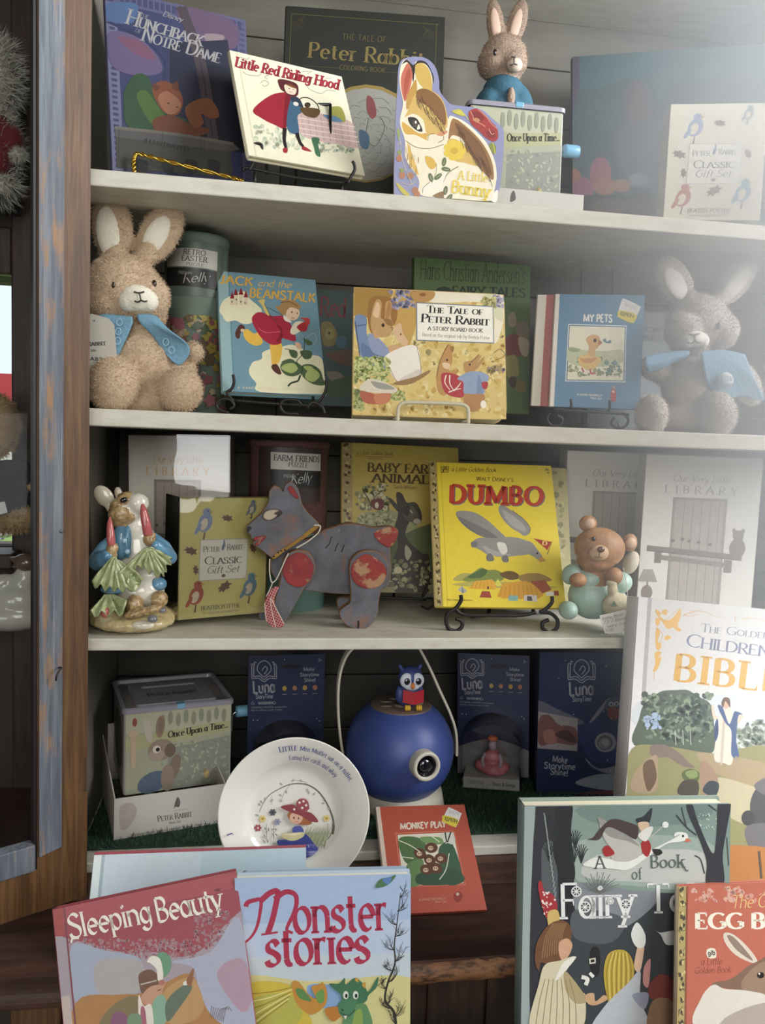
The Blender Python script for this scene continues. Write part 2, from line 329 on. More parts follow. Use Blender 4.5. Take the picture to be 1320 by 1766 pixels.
# ------------------------------------------------------------------ helpers: printed surfaces
class Face:
    """a printed rectangle: photograph pixels -> the surface's own (x, z) metres; collects inks in thin layers"""
    def __init__(s, corners, w, h, x0=None, dz=.000004, y0=-.0002, sign=-1):
        s.ox = s.oy = 0; s.k = 1
        tl, tr, br, bl = [Vector(c) for c in corners]; x0 = -w/2 if x0 is None else x0
        import numpy as np
        A = []; B = []
        for (p, q) in ((tl, (x0, h)), (tr, (x0+w, h)), (br, (x0+w, 0)), (bl, (x0, 0))):
            A.append([p.x, p.y, 1, 0, 0, 0, -q[0]*p.x, -q[0]*p.y]); B.append(q[0])
            A.append([0, 0, 0, p.x, p.y, 1, -q[1]*p.x, -q[1]*p.y]); B.append(q[1])
        s.H = [float(k) for k in np.linalg.solve(np.array(A), np.array(B))]
        s.mb = MB(); s.tb = MB(); s.n = 0; s.dz = dz; s.y0 = y0; s.rough = .42; s.sign = sign; s.w = w; s.h = h; s.x0 = x0; s.warp = None; s.strip = 0; s.dim = 1; s.sat = .88; s.var = .10; s.vs = 110
        s.clip = (x0, x0+w, 0, h)
    def crop(s, x, y, k): s.ox, s.oy, s.k = x, y, k; return s
    def uv(s, x, y):
        x, y = s.ox+x/s.k, s.oy+y/s.k
        h = s.H; d = h[6]*x+h[7]*y+1
        return Vector(((h[0]*x+h[1]*y+h[2])/d, (h[3]*x+h[4]*y+h[5])/d))
    def _y(s): s.n += 1; return s.y0+s.sign*s.dz*s.n
    def _m(s, c): return c if not isinstance(c, str) else mat(tone(c, s.dim, s.sat), s.rough, var=s.var, vscale=s.vs)
    def poly(s, c, pts, mb=None):
        x0, x1, z0, z1 = s.clip
        def cut(P, f, g):
            out = []
            for i in range(len(P)):
                a, b = P[i-1], P[i]; fa, fb = f(a), f(b)
                if (fa >= 0) != (fb >= 0): t = fa/(fa-fb); out.append(a+(b-a)*t)
                if fb >= 0: out.append(b)
            return out
        P = list(pts)
        for f in (lambda p: p.x-x0, lambda p: x1-p.x, lambda p: p.y-z0, lambda p: z1-p.y):
            if not P: return s
            P = cut(P, f, None)
        if len(P) < 3: return s
        if s.strip and max(p.x for p in P)-min(p.x for p in P) > s.strip:
            y = s._y(); a = min(p.x for p in P); b = max(p.x for p in P); n = int((b-a)/s.strip)+1
            for i in range(n):
                l, r_ = a+(b-a)*i/n, a+(b-a)*(i+1)/n; Q = P
                for f in (lambda p: p.x-l, lambda p: r_-p.x):
                    if Q: Q = cut(Q, f, None)
                if len(Q) < 3: continue
                tri = tessellate_polygon([[Vector((p.x, p.y, 0)) for p in Q]]); s.mb.add([s.warp(Vector((p.x, y, p.y))) for p in Q], [list(t) for t in tri], s._m(c))
            return s
        y = s._y(); tri = tessellate_polygon([[Vector((p.x, p.y, 0)) for p in P]])
        V = [Vector((p.x, y, p.y)) for p in P]
        if s.warp: V = [s.warp(v) for v in V]
        (mb or s.mb).add(V, [list(t) for t in tri], s._m(c)); return s
    def S(s, c, pts, sub=5):          # smooth closed shape, photograph pixels
        a = [float(k) for k in pts.split()]; P = [Vector((a[i], a[i+1])) for i in range(0, len(a), 2)]
        P = spline(P, sub, True) if sub else P
        return s.poly(c, [s.uv(p.x, p.y) for p in P])
    def K(s, c, pts): return s.S(c, pts, 0)    # straight-edged shape
    def E(s, c, x, y, rx, ry=None, rot=0, n=20):
        ry = ry or rx; t = radians(rot); P = []
        for i in range(n):
            a = 2*pi*i/n; u, v = rx*cos(a), ry*sin(a); P.append(s.uv(x+u*cos(t)-v*sin(t), y+u*sin(t)+v*cos(t)))
        return s.poly(c, P)
    def R(s, c, u0, v0, u1, v1):      # rectangle in fractions of the surface (v up)
        X = lambda u: s.x0+u*s.w
        return s.poly(c, [Vector((X(u0), v0*s.h)), Vector((X(u1), v0*s.h)), Vector((X(u1), v1*s.h)), Vector((X(u0), v1*s.h))])
    def L(s, c, pts, w=1.5, sub=4, w2=None):        # painted line
        a = [float(k) for k in pts.split()]; P = [Vector((a[i], a[i+1])) for i in range(0, len(a), 2)]
        if sub and len(P) > 2: P = spline(P, sub)
        N = len(P); q = []
        for i, p in enumerate(P):
            t = (P[min(i+1, N-1)]-P[max(i-1, 0)]); t = t.normalized() if t.length else Vector((1, 0)); n = Vector((-t.y, t.x))
            ww = (w if w2 is None else w+(w2-w)*i/(N-1))/2; q.append((s.uv(*(p+n*ww)), s.uv(*(p-n*ww))))
        y = s._y(); V = []; F = []
        for a, b in q: V += [Vector((a.x, y, a.y)), Vector((b.x, y, b.y))]
        for i in range(N-1): F.append([2*i, 2*i+2, 2*i+3, 2*i+1])
        if s.warp: V = [s.warp(v) for v in V]
        s.mb.add(V, F, s._m(c)); return s
    def T(s, c, text, x0, y0, x1, y1, hpx, thick=.14, thin=.05, serif=.08, ang=0, gap=.06, slant=0, caps=None, shadow=None, arc=0):
        """lettering on a baseline from (x0,y0) to (x1,y1), capitals hpx tall"""
        quads, adv = letters(text, thick, thin, serif, ang, gap, slant, caps)
        a, b = Vector((x0, y0)), Vector((x1, y1)); d = b-a; n = Vector((d.y, -d.x)).normalized()
        for col, off in ([(shadow[0], shadow[1])] if shadow else [])+[(c, (0, 0))]:
            y = s._y(); V = []; F = []; cx0, cx1, cz0, cz1 = s.clip
            for q in quads:
                o = len(V); pts = []
                for v in q:
                    t = v.x/adv; p = a+d*t+n*(v.y*hpx+arc*4*t*(1-t)); pts.append(s.uv(p.x+off[0], p.y+off[1]))
                if max(p.x for p in pts) > cx1 or min(p.x for p in pts) < cx0 or max(p.y for p in pts) > cz1 or min(p.y for p in pts) < cz0: continue
                for u in pts: V.append(Vector((u.x, y, u.y)))
                F.append([o, o+1, o+2, o+3])
            if s.warp: V = [s.warp(v) for v in V]
            s.tb.add(V, F, s._m(col))
        return s
    def specks(s, cols, n, box, size, seed=1, shape='E'):
        """scattered dabs, one thin layer of ink per colour"""
        r = random.Random(seed); x0, y0, x1, y1 = box; n0 = s.n
        for i in range(n):
            s.n = n0+i % len(cols); k = size*r.uniform(.5, 1.2)
            s.E(cols[i % len(cols)], r.uniform(x0, x1), r.uniform(y0, y1), k, k*r.uniform(.4, 1), r.uniform(0, 180), n=7)
        s.n = n0+len(cols); return s
    def done(s, parent, pic='cover_picture', title='title_lettering'):
        if s.mb.f: s.mb.build(pic, parent, recalc=False)
        if s.tb.f: s.tb.build(title, parent, recalc=False)

def rrect(w, h, r, x0=None, n=5):
    x0 = -w/2 if x0 is None else x0; x1 = x0+w
    if not isinstance(r, (tuple, list)): r = (r,)*4      # TL TR BR BL
    out = []
    for cx, cy, a, rr in ((x0, 0, 180, r[3]), (x1, 0, 270, r[2]), (x1, h, 0, r[1]), (x0, h, 90, r[0])):
        if rr <= 0: out.append((cx, cy)); continue
        ox = cx+rr if cx == x0 else cx-rr; oy = cy+rr if cy == 0 else cy-rr
        for i in range(n+1): t = radians(a+90*i/n); out.append((ox+rr*cos(t), oy+rr*sin(t)))
    return out
def pose(q):
    x, y, z, yaw, lean, roll = q[:6]
    return Matrix.Translation((x, y, z)) @ Matrix.Rotation(yaw, 4, 'Z') @ Matrix.Rotation(-lean, 4, 'X') @ Matrix.Rotation(roll, 4, 'Y')
PAGES = mat('#d9cfb4', .8, var=.12, vscale=60)
def rect_px(M, w, h, y=0): return [project(M @ Vector((x, y, z))) for x, z in ((-w/2, h), (w/2, h), (w/2, 0), (-w/2, 0))]
def book(label, q, th, col, spine=None, kind='hard', r=.002, pages=None, name='picture_book', cat='book', group='children\'s books displayed in the cabinet', board=.0022, inset=.003, rough=.42, coat=.0, dim=1, var=.10):
    """a closed book standing on its lower edge: boards + spine, page block; returns (thing, Face)"""
    w, h = q[6], q[7]; t = thing(name, label, cat, None, group, pose(q)); c = mat(tone(col, dim, .88), rough, coat=coat); sp = mat(tone(spine, dim, .88), rough) if spine else c
    mb = MB()
    if kind == 'hard':
        o = rrect(w, h, r); mb.prism(o, 0, board, c); mb.prism(o, th-board, th, c)
        prof = []                      # rounded spine on the left
        for i in range(9): a = pi/2+pi*i/8; prof.append((-w/2+.0015+.0035*cos(a)*1.0, th/2+(th/2)*sin(a)))
        n = len(prof); vs = [Vector((x, y, z)) for z in (.0004, h-.0004) for x, y in prof]
        mb.add(vs, [[i, i+1, n+i+1, n+i] for i in range(n-1)]+[list(range(n)), [n+i for i in range(n)][::-1]], sp, True)
        mb.build('cover', t)
        p = MB(); p.box((-w/2+.001, board, inset), (w/2-inset, th-board, h-inset), pages or PAGES); p.build('pages', t)
    else:                              # thick board pages / stapled: one rounded block with a visible page edge
        o = rrect(w, h, r); mb.prism(o, 0, board, c); mb.prism(o, th-board, th, c); mb.build('cover', t)
        p = MB(); k = .0006; mb2 = [(x*(1-2*k/w), z*(1-2*k/h)+k) for x, z in o]; p.prism(mb2, board, th-board, pages or PAGES); p.build('pages', t)
    f = Face(rect_px(pose(q), w, h), w, h); f.rough = rough; f.dim = dim; f.var = var
    return t, f
def wire_thing(name, label, cat, loc, parts, m, group=None):
    t = thing(name, label, cat, loc, group)
    for nm, lst in parts:
        mb = MB()
        for pts, r, kw in lst: mb.tube(pts, r, m, **kw)
        mb.build(nm, t, world=True)
    return t

# ------------------------------------------------------------------ the setting: room shell
S1T, S1B, S2T, S2B, S3T, S3B, S4T, S4B, DK, DKB = .332, .311, .0322, .0095, -.2705, -.287, -.580, -.594, -.620, -.646
BACK = .35; FLOOR = -1.42
def structure(mb, name, label=None):
    o = mb.build(name); tag(o, label, None, None, 'structure'); return o
wood_dark = ramp_mat('dark_stained_wood', [(.3, '#1d130d'), (.55, '#3a2519'), (.75, '#4d3222')], (14, 14, 1.2), 6, 8, .5, .6, .15)
wood_deck = ramp_mat('worn_deck_wood', [(.3, '#2c1d16'), (.55, '#4a3026'), (.75, '#5c3d2d')], (1.6, 10, 10), 6, 8, .62, .6, .12)
wood_brown = ramp_mat('stripped_oak', [(.25, '#34220f'), (.5, '#573a1f'), (.72, '#70502d')], (26, 26, 1.6), 5, 10, .55, .5, .25)
paint_blue = ramp_mat('worn_blue_paint', [(.3, '#484c55'), (.5, '#5b6069'), (.7, '#76797d')], (30, 30, 1.5), 5, 8, .6, .5, .25,
                      mixes=(('#8b6a4a', (16, 16, 3), 4, .52, .66), ('#9aa2ac', (60, 60, 1.2), 5, .6, .75)))
paint_white = ramp_mat('old_white_paint', [(.3, '#bdb8a8'), (.5, '#cbc7b8'), (.7, '#d3cfc2')], (3, 10, 10), 8, 8, .5, 0, .1,
                       mixes=(('#9b9588', (6, 10, 10), 14, .68, .78),))
paint_shaded = ramp_mat('shaded_plank_paint', [(.3, '#33322e'), (.6, '#3b3a35'), (.8, '#45443e')], (1.5, 6, 6), 5, 6, .6, 0, .1)  # lower planks: the gloom of the bottom shelf put into the colour
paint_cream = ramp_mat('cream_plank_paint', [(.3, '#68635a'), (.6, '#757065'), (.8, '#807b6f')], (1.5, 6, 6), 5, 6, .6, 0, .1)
m = MB(); m.box((-2.2, -4.2, FLOOR-.05), (2.6, 1.2, FLOOR), mat('#6f675c', .7, var=.2, vscale=8)); structure(m, 'floor')
# wall behind the cabinet, with a window opening to its left
wl = mat('#463b31', .8, var=.1, vscale=12)
WY = .62; wz0, wz1, wx0, wx1 = -.235, G(12, 478, .62).z, -1.25, G(27, 740, WY).x
m = MB()
m.box((wx1, WY, FLOOR), (4.0, WY+.1, 3.2), wl); m.box((-4.0, WY, FLOOR), (wx1, WY+.1, wz0), wl); m.box((-4.0, WY, wz1), (wx1, WY+.1, 3.2), wl); m.box((-4.0, WY, wz0), (wx0, WY+.1, wz1), wl)
structure(m, 'wall_back')
win = thing('window_1', None, None, (wx1, WY, wz0)); win['kind'] = 'structure'
m = MB(); m.box((wx1, WY-.03, -.75), (wx1+.075, WY-.001, 1.0), wood_dark, bev=.004); m.box((wx0, WY-.03, wz1), (wx1, WY-.001, wz1+.09), wood_dark, bev=.004)
m.build('window_frame', win, world=True)
m = MB(); m.box((wx0, WY-.10, wz0-.03), (wx1+.02, WY+.02, wz0), wood_dark, bev=.004); m.build('window_sill', win, world=True)
glass = bpy.data.materials.new('clear_glass'); glass.use_nodes = True
_nt = glass.node_tree; _nt.nodes.remove(_nt.nodes['Principled BSDF'])
_tr = _nt.nodes.new('ShaderNodeBsdfTransparent'); _gl = _nt.nodes.new('ShaderNodeBsdfGlossy'); _gl.inputs['Roughness'].default_value = .03
_fr = _nt.nodes.new('ShaderNodeFresnel'); _fr.inputs[0].default_value = 1.16; _mx = _nt.nodes.new('ShaderNodeMixShader')
_tr.inputs[0].default_value = (.95, .96, .96, 1)
_nt.links.new(_fr.outputs[0], _mx.inputs[0]); _nt.links.new(_tr.outputs[0], _mx.inputs[1]); _nt.links.new(_gl.outputs[0], _mx.inputs[2])
_nt.links.new(_mx.outputs[0], _nt.nodes['Material Output'].inputs[0])
m = MB(); m.box((wx0, WY+.05, wz0), (wx1, WY+.054, wz1), glass); m.build('window_glass', win, world=True)
# outdoors seen through that window
area('outdoor_daylight', (-2.0, 1.6, 3.2), (-2.4, 5.6, -.5), 2.5, 1.5, 500, (1, .98, .95))
m = MB(); m.box((-8, .9, -.75), (1.0, 9, -.70), mat('#86a35a', .9, var=.3, vscale=3)); tag(m.build('lawn'), 'bright green lawn outside the window', 'lawn', kind='structure')
barn = thing('barn', 'distant pale barn with a red roof outside the left window', 'barn', (-3.0, 6.2, -.7))
m = MB(); m.box((-4.2, 6.2, -.7), (-.6, 7.2, .22), mat('#c9c8c6', .8, var=.1, vscale=6)); m.build('wall', barn, world=True)
m = MB(); m.prism([(-4.4, .22), (-.4, .22), (-.5, .46), (-4.3, .46)], 6.0, 7.4, mat('#a5303a', .7, var=.2, vscale=5)); m.build('roof', barn, world=True)

# ------------------------------------------------------------------ the cabinet
cab = thing('display_cabinet', 'old hutch with white shelves, stripped wood and worn blue paint, holding the books', 'cabinet', (.35, .15, FLOOR))
XL, XR = -.232, 1.02
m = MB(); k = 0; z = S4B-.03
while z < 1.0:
    m.box((XL, BACK, z), (XR, BACK+.012, z+.0985), paint_cream if z > -.33 else paint_shaded, bev=.002); z += .1
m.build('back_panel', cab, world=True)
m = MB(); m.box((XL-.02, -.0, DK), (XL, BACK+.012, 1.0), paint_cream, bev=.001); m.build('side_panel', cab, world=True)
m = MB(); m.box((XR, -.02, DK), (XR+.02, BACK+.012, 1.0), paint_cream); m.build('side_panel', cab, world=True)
for a, b in ((S1B, S1T), (S2B, S2T), (S3B, S3T), (S4B, S4T)):
    m = MB(); m.box((XL, 0, a), (XR, BACK, b), paint_white, bev=.0018); m.build('shelf', cab, world=True)
m = MB(); m.box((XL, 0, .755), (XR, BACK, .776), paint_white, bev=.0018); m.build('top_board', cab, world=True)
# deck with rounded, worn nosing
m = MB()
prof = [(-.19+.012*cos(a), (DK+DKB)/2+.013*sin(a)) for a in [pi/2+pi*i/8 for i in range(9)]]
vs = []; X0, X1 = -.62, XR+.03
for x in (X0, X1): vs += [(x, y, z) for y, z in prof]+[(x, BACK, DKB), (x, BACK, DK)]
n = len(prof)+2
m.add(vs, [[i, (i+1) % n, n+(i+1) % n, n+i] for i in range(n)]+[list(range(n)), [n+i for i in range(n)][::-1]], wood_deck)
m.build('deck', cab, world=True)
worn = ramp_mat('bare_worn_wood', [(.3, '#5a3c26'), (.55, '#8d6240'), (.75, '#a67a50')], (2, 12, 12), 7, 8, .6, .5, .2, mixes=(('#3a251a', (3, 8, 8), 9, .5, .62),))
m = MB()
vs = []; X0, X1 = .17, .36
pr = [(-.19+.0135*cos(a), (DK+DKB)/2+.0138*sin(a)) for a in [pi*.62+pi*.72*i/6 for i in range(7)]]
NX = 14
for i in range(NX+1):
    x = X0+(X1-X0)*i/NX
    for j, (y, z) in enumerate(pr): vs.append((x+random.uniform(-.004, .004), y if 0 < i < NX else y+.0015, z+(random.uniform(-.002, .002) if j in (0, 6) else 0)))
m.add(vs, [[i*7+j, i*7+j+1, i*7+8+j, i*7+7+j] for i in range(NX) for j in range(6)], worn, True); m.build('worn_edge', cab, world=True)
m = MB(); m.box((XL-.02, -.02, DK), (XR, 0, S4B), wood_deck); m.build('plinth', cab, world=True)
m = MB()
m.box((-.24, -.13, -.98), (XR, BACK, DKB), wood_dark)
for i in range(16): m.box((-.24+i*.079, -.136, -.98), (-.24+i*.079+.076, -.13, DKB-.002), wood_dark, bev=.002)
m.build('base_front', cab, world=True)
a, b = G(26, 1720, -.16), G(112, 1720, -.16)
m = MB(); m.box((a.x, -.18, FLOOR), (b.x, -.10, DKB), wood_brown, bev=.004); m.build('leg', cab, world=True)
m = MB(); m.box((XR-.06, -.18, FLOOR), (XR, -.10, DKB), wood_brown, bev=.004); m.build('leg', cab, world=True)
# frame stile the door hangs on
m = MB(); m.box((XL-.03, -.022, DK), (-.214, 0, 1.0), wood_brown, bev=.001); m.build('face_frame', cab, world=True)

# open door: hinged at the left stile, swung past square towards the room
HX, HY = -.2085, -.024; ANG = radians(32)
e = Vector((-cos(ANG), -sin(ANG), 0)); nrm = Vector((sin(ANG), -cos(ANG), 0))
def D(px, py):
    d = ray(px, py); h = Vector((HX, HY, 0)); t = (h-CAMLOC).dot(nrm)/d.dot(nrm); p = CAMLOC+d*t; return (p-h).dot(e), p.z
DM = Matrix(((e.x, -nrm.x, 0, HX), (e.y, -nrm.y, 0, HY), (0, 0, 1, 0), (0, 0, 0, 1)))   # local x along the leaf, y = behind its face
door = bpy.data.objects.new('door', None); COL.objects.link(door); door.parent = cab
door.matrix_basis = world_of(cab).inverted() @ DM; door['label'] = 'open glazed cabinet door with worn blue paint'
ZB, ZT = -.612, .95
aS = D(64, 1300)[0]; aE = .62
m = MB(); o = [(0, ZB), (0, D(150, 1365)[1])]
_z1, _z2 = D(147, 1310)[1], D(147, 1362)[1]
o = [(0, ZB), (aS, ZB), (aS, ZT), (0, ZT), (0, _z1+.004), (.006, _z1), (.006, _z2), (0, _z2-.004)]
m.prism(o, 0, .02, wood_brown); m.build('stile', door)
zr = D(62, 1500)[1]
m = MB(); m.box((aS, 0, ZB), (aE, .02, zr), wood_brown, bev=.001); m.build('bottom_rail', door)
m = MB(); m.box((aE-.06, 0, zr), (aE, .02, ZT), wood_brown); m.build('stile', door)
m = MB(); a0, a1 = D(107, 700)[0], D(67, 700)[0]
zb = D(85, 1470)[1]
m.prism([(a0, zb+.004), (a1, zb-.001), (a1+.001, ZT), (a0-.002, ZT)], -.003, .001, paint_blue); m.build('painted_strip', door)
m = MB(); m.box((aS+.003, -.004, zr), (aE-.06, .016, D(62, 1455)[1]), paint_blue, bev=.0015); m.build('painted_ledge', door)
dk = mat('#17110e', .5)
m = MB(); m.box((aS-.003, .001, zr), (aS+.004, .012, ZT), dk); m.build('glazing_groove', door)
m = MB(); m.box((aS+.002, .012, zr+.005), (aE-.06, .015, ZT), glass); m.build('glass_pane', door)
for px, py in ((104, 916),):
    aa, zz = D(px, py); m = MB(); m.ell((aa, -.0035, zz), (.0022, .0015, .0022), mat('#6f7076', .4, metal=.8), seg=12); m.build('nail', door)
aa, zz = D(100, 1152); m = MB(); m.tube([(aa, 0, zz), (aa, -.012, zz+.003), (aa+.006, -.014, zz-.004), (aa+.007, -.013, zz-.012)], .0012, mat('#3a3330', .5, metal=.6), sub=3); m.build('hook', door)

# turf mat on the bottom shelf
turf = mat('#1f3a2a', .8, var=.3, vscale=40)
m = MB(); m.box((XL+.005, .035, S4T), (.72, BACK-.002, S4T+.004), turf)
_t = bpy.data.meshes.new('tmp'); _t.from_pydata([(XL+.005, .03, S4T+.004), (.72, .03, S4T+.004), (.72, BACK-.01, S4T+.004), (XL+.005, BACK-.01, S4T+.004)], [], [(0, 1, 2, 3)])
fur(m, _t, mat('#2f4f38', .7), 9000, .011, .0007, down=-.1, rnd=.7); fur(m, _t, mat('#1d3327', .7), 7000, .010, .0007, down=-.1, rnd=.7)
tag(m.build('turf_mat', recalc=False), 'dark green artificial turf mat covering the bottom shelf', 'mat', kind='stuff')
# low bench in front, below the picture, carrying the front row of books
bn = thing('bench', 'low wooden bench in front of the cabinet carrying the front books', 'bench', (.35, -.36, FLOOR))
BZ = -.70
m = MB(); m.box((-.16, -.56, BZ-.03), (1.0, -.2, BZ), wood_dark, bev=.004); m.build('seat', bn, world=True)
for x in (-.13, .92):
    for y in (-.52, -.26): m = MB(); m.box((x, y, FLOOR), (x+.045, y+.045, BZ-.03), wood_dark); m.build('leg', bn, world=True)

# ------------------------------------------------------------------ books: where each stands (x, y, z, yaw, lean, roll, width, height)
POSE = {
'hunch': [-0.1043, 0.0985, 0.3358, 0.3035, 0.1031, -0.0357, 0.1952, 0.2662],
'lrrh': [0.0625, 0.0398, 0.3714, 0.3199, 0.4561, -0.0318, 0.1699, 0.18],
'color': [0.1521, 0.1966, 0.3368, -0.0939, 0.0927, 0.0025, 0.2497, 0.3394],
'bunny': [0.2495, 0.0182, 0.3375, -0.0949, 0.0063, 0.0037, 0.1446, 0.1848],
'tintop': [0.3595, 0.0568, 0.3475, 0.0099, 0.0064, -0.0126, 0.1434, 0.1405],
'giftR': [0.6417, 0.0175, 0.3378, -0.2923, 0.0121, 0.0059, 0.1343, 0.1637],
'teal': [0.6732, 0.1946, 0.3389, -0.2719, 0.0546, -0.0485, 0.3172, 0.327],
'jack': [0.0263, 0.0853, 0.0661, 0.1516, 0.4708, -0.0042, 0.1496, 0.2054],
'hen': [0.1233, 0.1985, 0.057, 0.1803, 0.0989, -0.0129, 0.1462, 0.1845],
'peter': [0.2425, 0.0298, 0.0391, -0.0642, 0.2535, -0.0064, 0.2207, 0.1906],
'hans': [0.3395, 0.169, 0.0554, 0.0245, 0.1024, -0.0052, 0.1932, 0.2419],
'pets': [0.5145, 0.0963, 0.0666, -0.3141, 0.1487, 0.0062, 0.1349, 0.1785],
'redpets': [0.4909, 0.1159, 0.0675, -0.3356, 0.1071, 0.0072, 0.1337, 0.1762],
'grey': [0.6422, 0.2183, 0.0426, 0.0719, 0.0347, -0.016, 0.1789, 0.1988],
'libL': [-0.1115, 0.1719, -0.2682, -0.1686, 0.0064, -0.0202, 0.1551, 0.2696],
'gift': [-0.0419, 0.0837, -0.2584, 0.4154, -0.0158, 0.0008, 0.1333, 0.1731],
'baby': [0.242, 0.1841, -0.2404, 0.0454, 0.2993, 0.0149, 0.2013, 0.2498],
'dumbo': [0.3705, 0.062, -0.2391, -0.06, 0.4804, -0.0035, 0.1995, 0.2394],
'pale': [0.4204, 0.1329, -0.2499, 0.0556, 0.2571, 0.0095, 0.1897, 0.228],
'lib2': [0.6134, 0.2007, -0.269, -0.076, 0.0151, 0.004, 0.1886, 0.269],
'lib3': [0.7037, 0.0995, -0.2698, -0.1965, -0.0089, 0.0044, 0.184, 0.2686],
'bible': [0.6504, -0.0891, -0.6129, 0.0996, 0.1502, 0.0999, 0.2939, 0.4027],
'lunaL': [0.0592, 0.2023, -0.5743, 0.0595, 0.0001, -0.0055, 0.1243, 0.2271],
'lunaM': [0.4203, 0.2213, -0.568, -0.34, -0.0028, -0.042, 0.123, 0.214],
'lunaR': [0.5533, 0.1459, -0.5732, -0.1781, -0.0184, -0.0318, 0.1537, 0.2434],
'tin': [-0.1051, 0.1311, -0.538, 0.2595, -0.0079, -0.0013, 0.1656, 0.1329],
'tray': [-0.1104, 0.0764, -0.5775, 0.2739, -0.0007, 0.0053, 0.16, 0.0616],
'monkey': [0.2523, -0.1005, -0.615, 0.0201, 1.0186, 0.0169, 0.1337, 0.1592],
'sleep': [-0.0693, -0.304, -0.6982, -0.0192, 0.2727, -0.1663, 0.1908, 0.2257],
'monster': [0.0878, -0.2717, -0.6985, -0.0966, 0.0751, -0.0275, 0.1914, 0.2271],
'monster2': [0.0922, -0.2527, -0.6984, -0.0927, 0.0878, -0.0274, 0.1826, 0.2199],
'palebook': [-0.0566, -0.2329, -0.698, -0.0703, 0.5164, -0.0266, 0.2553, 0.2249],
'fairy': [0.4352, -0.2794, -0.6982, -0.0685, 0.092, -0.0101, 0.2454, 0.2946],
'egg': [0.5644, -0.3074, -0.6978, 0.1031, 0.1702, 0.0595, 0.1733, 0.2058],
}
HARD = 'books standing face out on the shelves'
red = '#a8283a'
# --- top shelf
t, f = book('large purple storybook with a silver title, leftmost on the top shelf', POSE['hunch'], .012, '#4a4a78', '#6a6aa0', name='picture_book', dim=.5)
f.crop(170, 0, 5.077)
f.R('#454b7c', 0, 0, 1, 1).R('#8585ad', 0, 0, .075, 1).R('#6d6c98', .93, 0, 1, 1).R('#6d6c98', 0, .93, 1, 1)
for i in range(34):
    v = .01+i*.029
    f.R('#4f5080', .02, v, .055, v+.014); f.R('#565686', .945, v, .985, v+.014)
for i in range(22): f.R('#4f5080', .1+i*.04, .945, .125+i*.04, .985)
f.S('#5d7bb0', '60 40 330 35 300 200 80 180', 4).S('#7c6a98', '90 290 330 320 520 500 540 640 300 660 110 560').S('#94607c', '160 320 380 370 500 520 330 480')
f.S('#3c4474', '60 190 300 300 480 420 580 560 560 700 620 640 640 380 300 250')
f.S('#7a5d80', '700 60 1180 190 1200 420 940 400 790 300').S('#b29a9e', '930 300 1090 310 1080 360 960 380')
f.K('#2b2d4c', '620 380 1130 350 1290 1340 640 1260').K('#1d1f35', '900 560 1160 600 1290 1320 980 1260')
for a in ('700 60 860 520 980 1240', '745 60 920 560 1030 1240'): f.L('#5b4a56', a, 44)
f.S('#38613c', '240 760 330 650 440 690 560 960 780 1060 730 1180 280 1130 220 880').S('#5a8034', '340 820 420 800 540 960 600 1060 480 1100 360 920')
f.S('#a0522f', '470 770 560 710 680 760 740 880 700 1000 600 1000 520 920').S('#c9805a', '520 860 600 800 720 900 680 990 590 990')       # a red fox asleep on a mossy ledge
f.S('#8e4a2e', '490 1040 640 1010 780 1080 940 1120 960 1160 840 1200 560 1210 480 1120').S('#a35c38', '760 940 960 860 1060 1010 980 1040 900 1000 920 1080 830 1120')
f.S('#7d3d27', '500 800 470 740 540 760').S('#7d3d27', '640 760 690 710 700 800').E('#241a18', 610, 905, 12, 5, 20).E('#241a18', 690, 940, 10, 5, 20)
f.K('#6f6a68', '140 1110 1170 1250 1240 1310 1160 1330 150 1200').K('#59564f', '150 1200 1160 1330 1170 1560 160 1470').L('#8c8578', '140 1118 700 1180 1180 1262', 26)
for x in (180, 560, 930, 900): f.L('#3a3836', f'{x} 1140 {x-10} 1400', 4)
for x in (330, 560, 760, 960): f.S('#38383a', f'{x} 1400 {x+100} 1420 {x+90} 1520 {x+10} 1500')
f.T('#c9c4c4', 'Hunchback', 235, 205, 900, 405, 128, .17, .06, .1, 0, .03, caps=.68)
f.T('#c9c4c4', 'Notre Dame', 372, 352, 1058, 556, 125, .17, .06, .1, 0, .03, caps=.68)
f.T('#b4b0b8', 'THE', 355, 150, 435, 172, 34, .13, .07, .1).T('#b4b0b8', 'OF', 318, 282, 366, 296, 32, .13, .07, .1)
f.T('#b9b5bd', 'Disney', 560, 140, 730, 195, 44, .16, .1, 0, .5, .02, .2)
f.T('#33312e', 'ILLUSTRATED', 395, 1250, 790, 1330, 36, .2, .08, .1).T('#33312e', 'CLASSIC', 450, 1415, 760, 1480, 36, .2, .08, .1)
f.done(t)
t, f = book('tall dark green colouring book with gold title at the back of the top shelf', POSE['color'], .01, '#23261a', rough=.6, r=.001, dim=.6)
f.rough = .6; f.crop(380, 0, 2.538); G1 = '#7c6a34'
f.L(G1, '312 60 960 108', 2.2, 0).L(G1, '312 60 290 560', 2.2, 0).L(G1, '948 105 922 760', 2.2, 0)
for s_ in ((312, 62, 1), (948, 108, -1)):
    for k in range(6): f.L('#5d5028', f'{s_[0]} {s_[1]+18+10*k} {s_[0]+s_[2]*(20+9*k)} {s_[1]+34+4*k} {s_[0]+s_[2]*(66-8*k)} {s_[1]+4+3*k}', 1.4)
f.T('#857139', 'THE TALE OF', 535, 172, 725, 186, 25, .11, .07, 0, gap=.2)
f.T('#9b8440', 'Peter Rabbit', 385, 250, 890, 292, 66, .17, .06, .09, 0, .08)
f.T('#857139', 'COLORING BOOK', 522, 304, 722, 318, 20, .14, .09, 0, gap=.14).L(G1, '372 289 515 298', 1.5, 0).L(G1, '732 316 800 321', 1.5, 0)
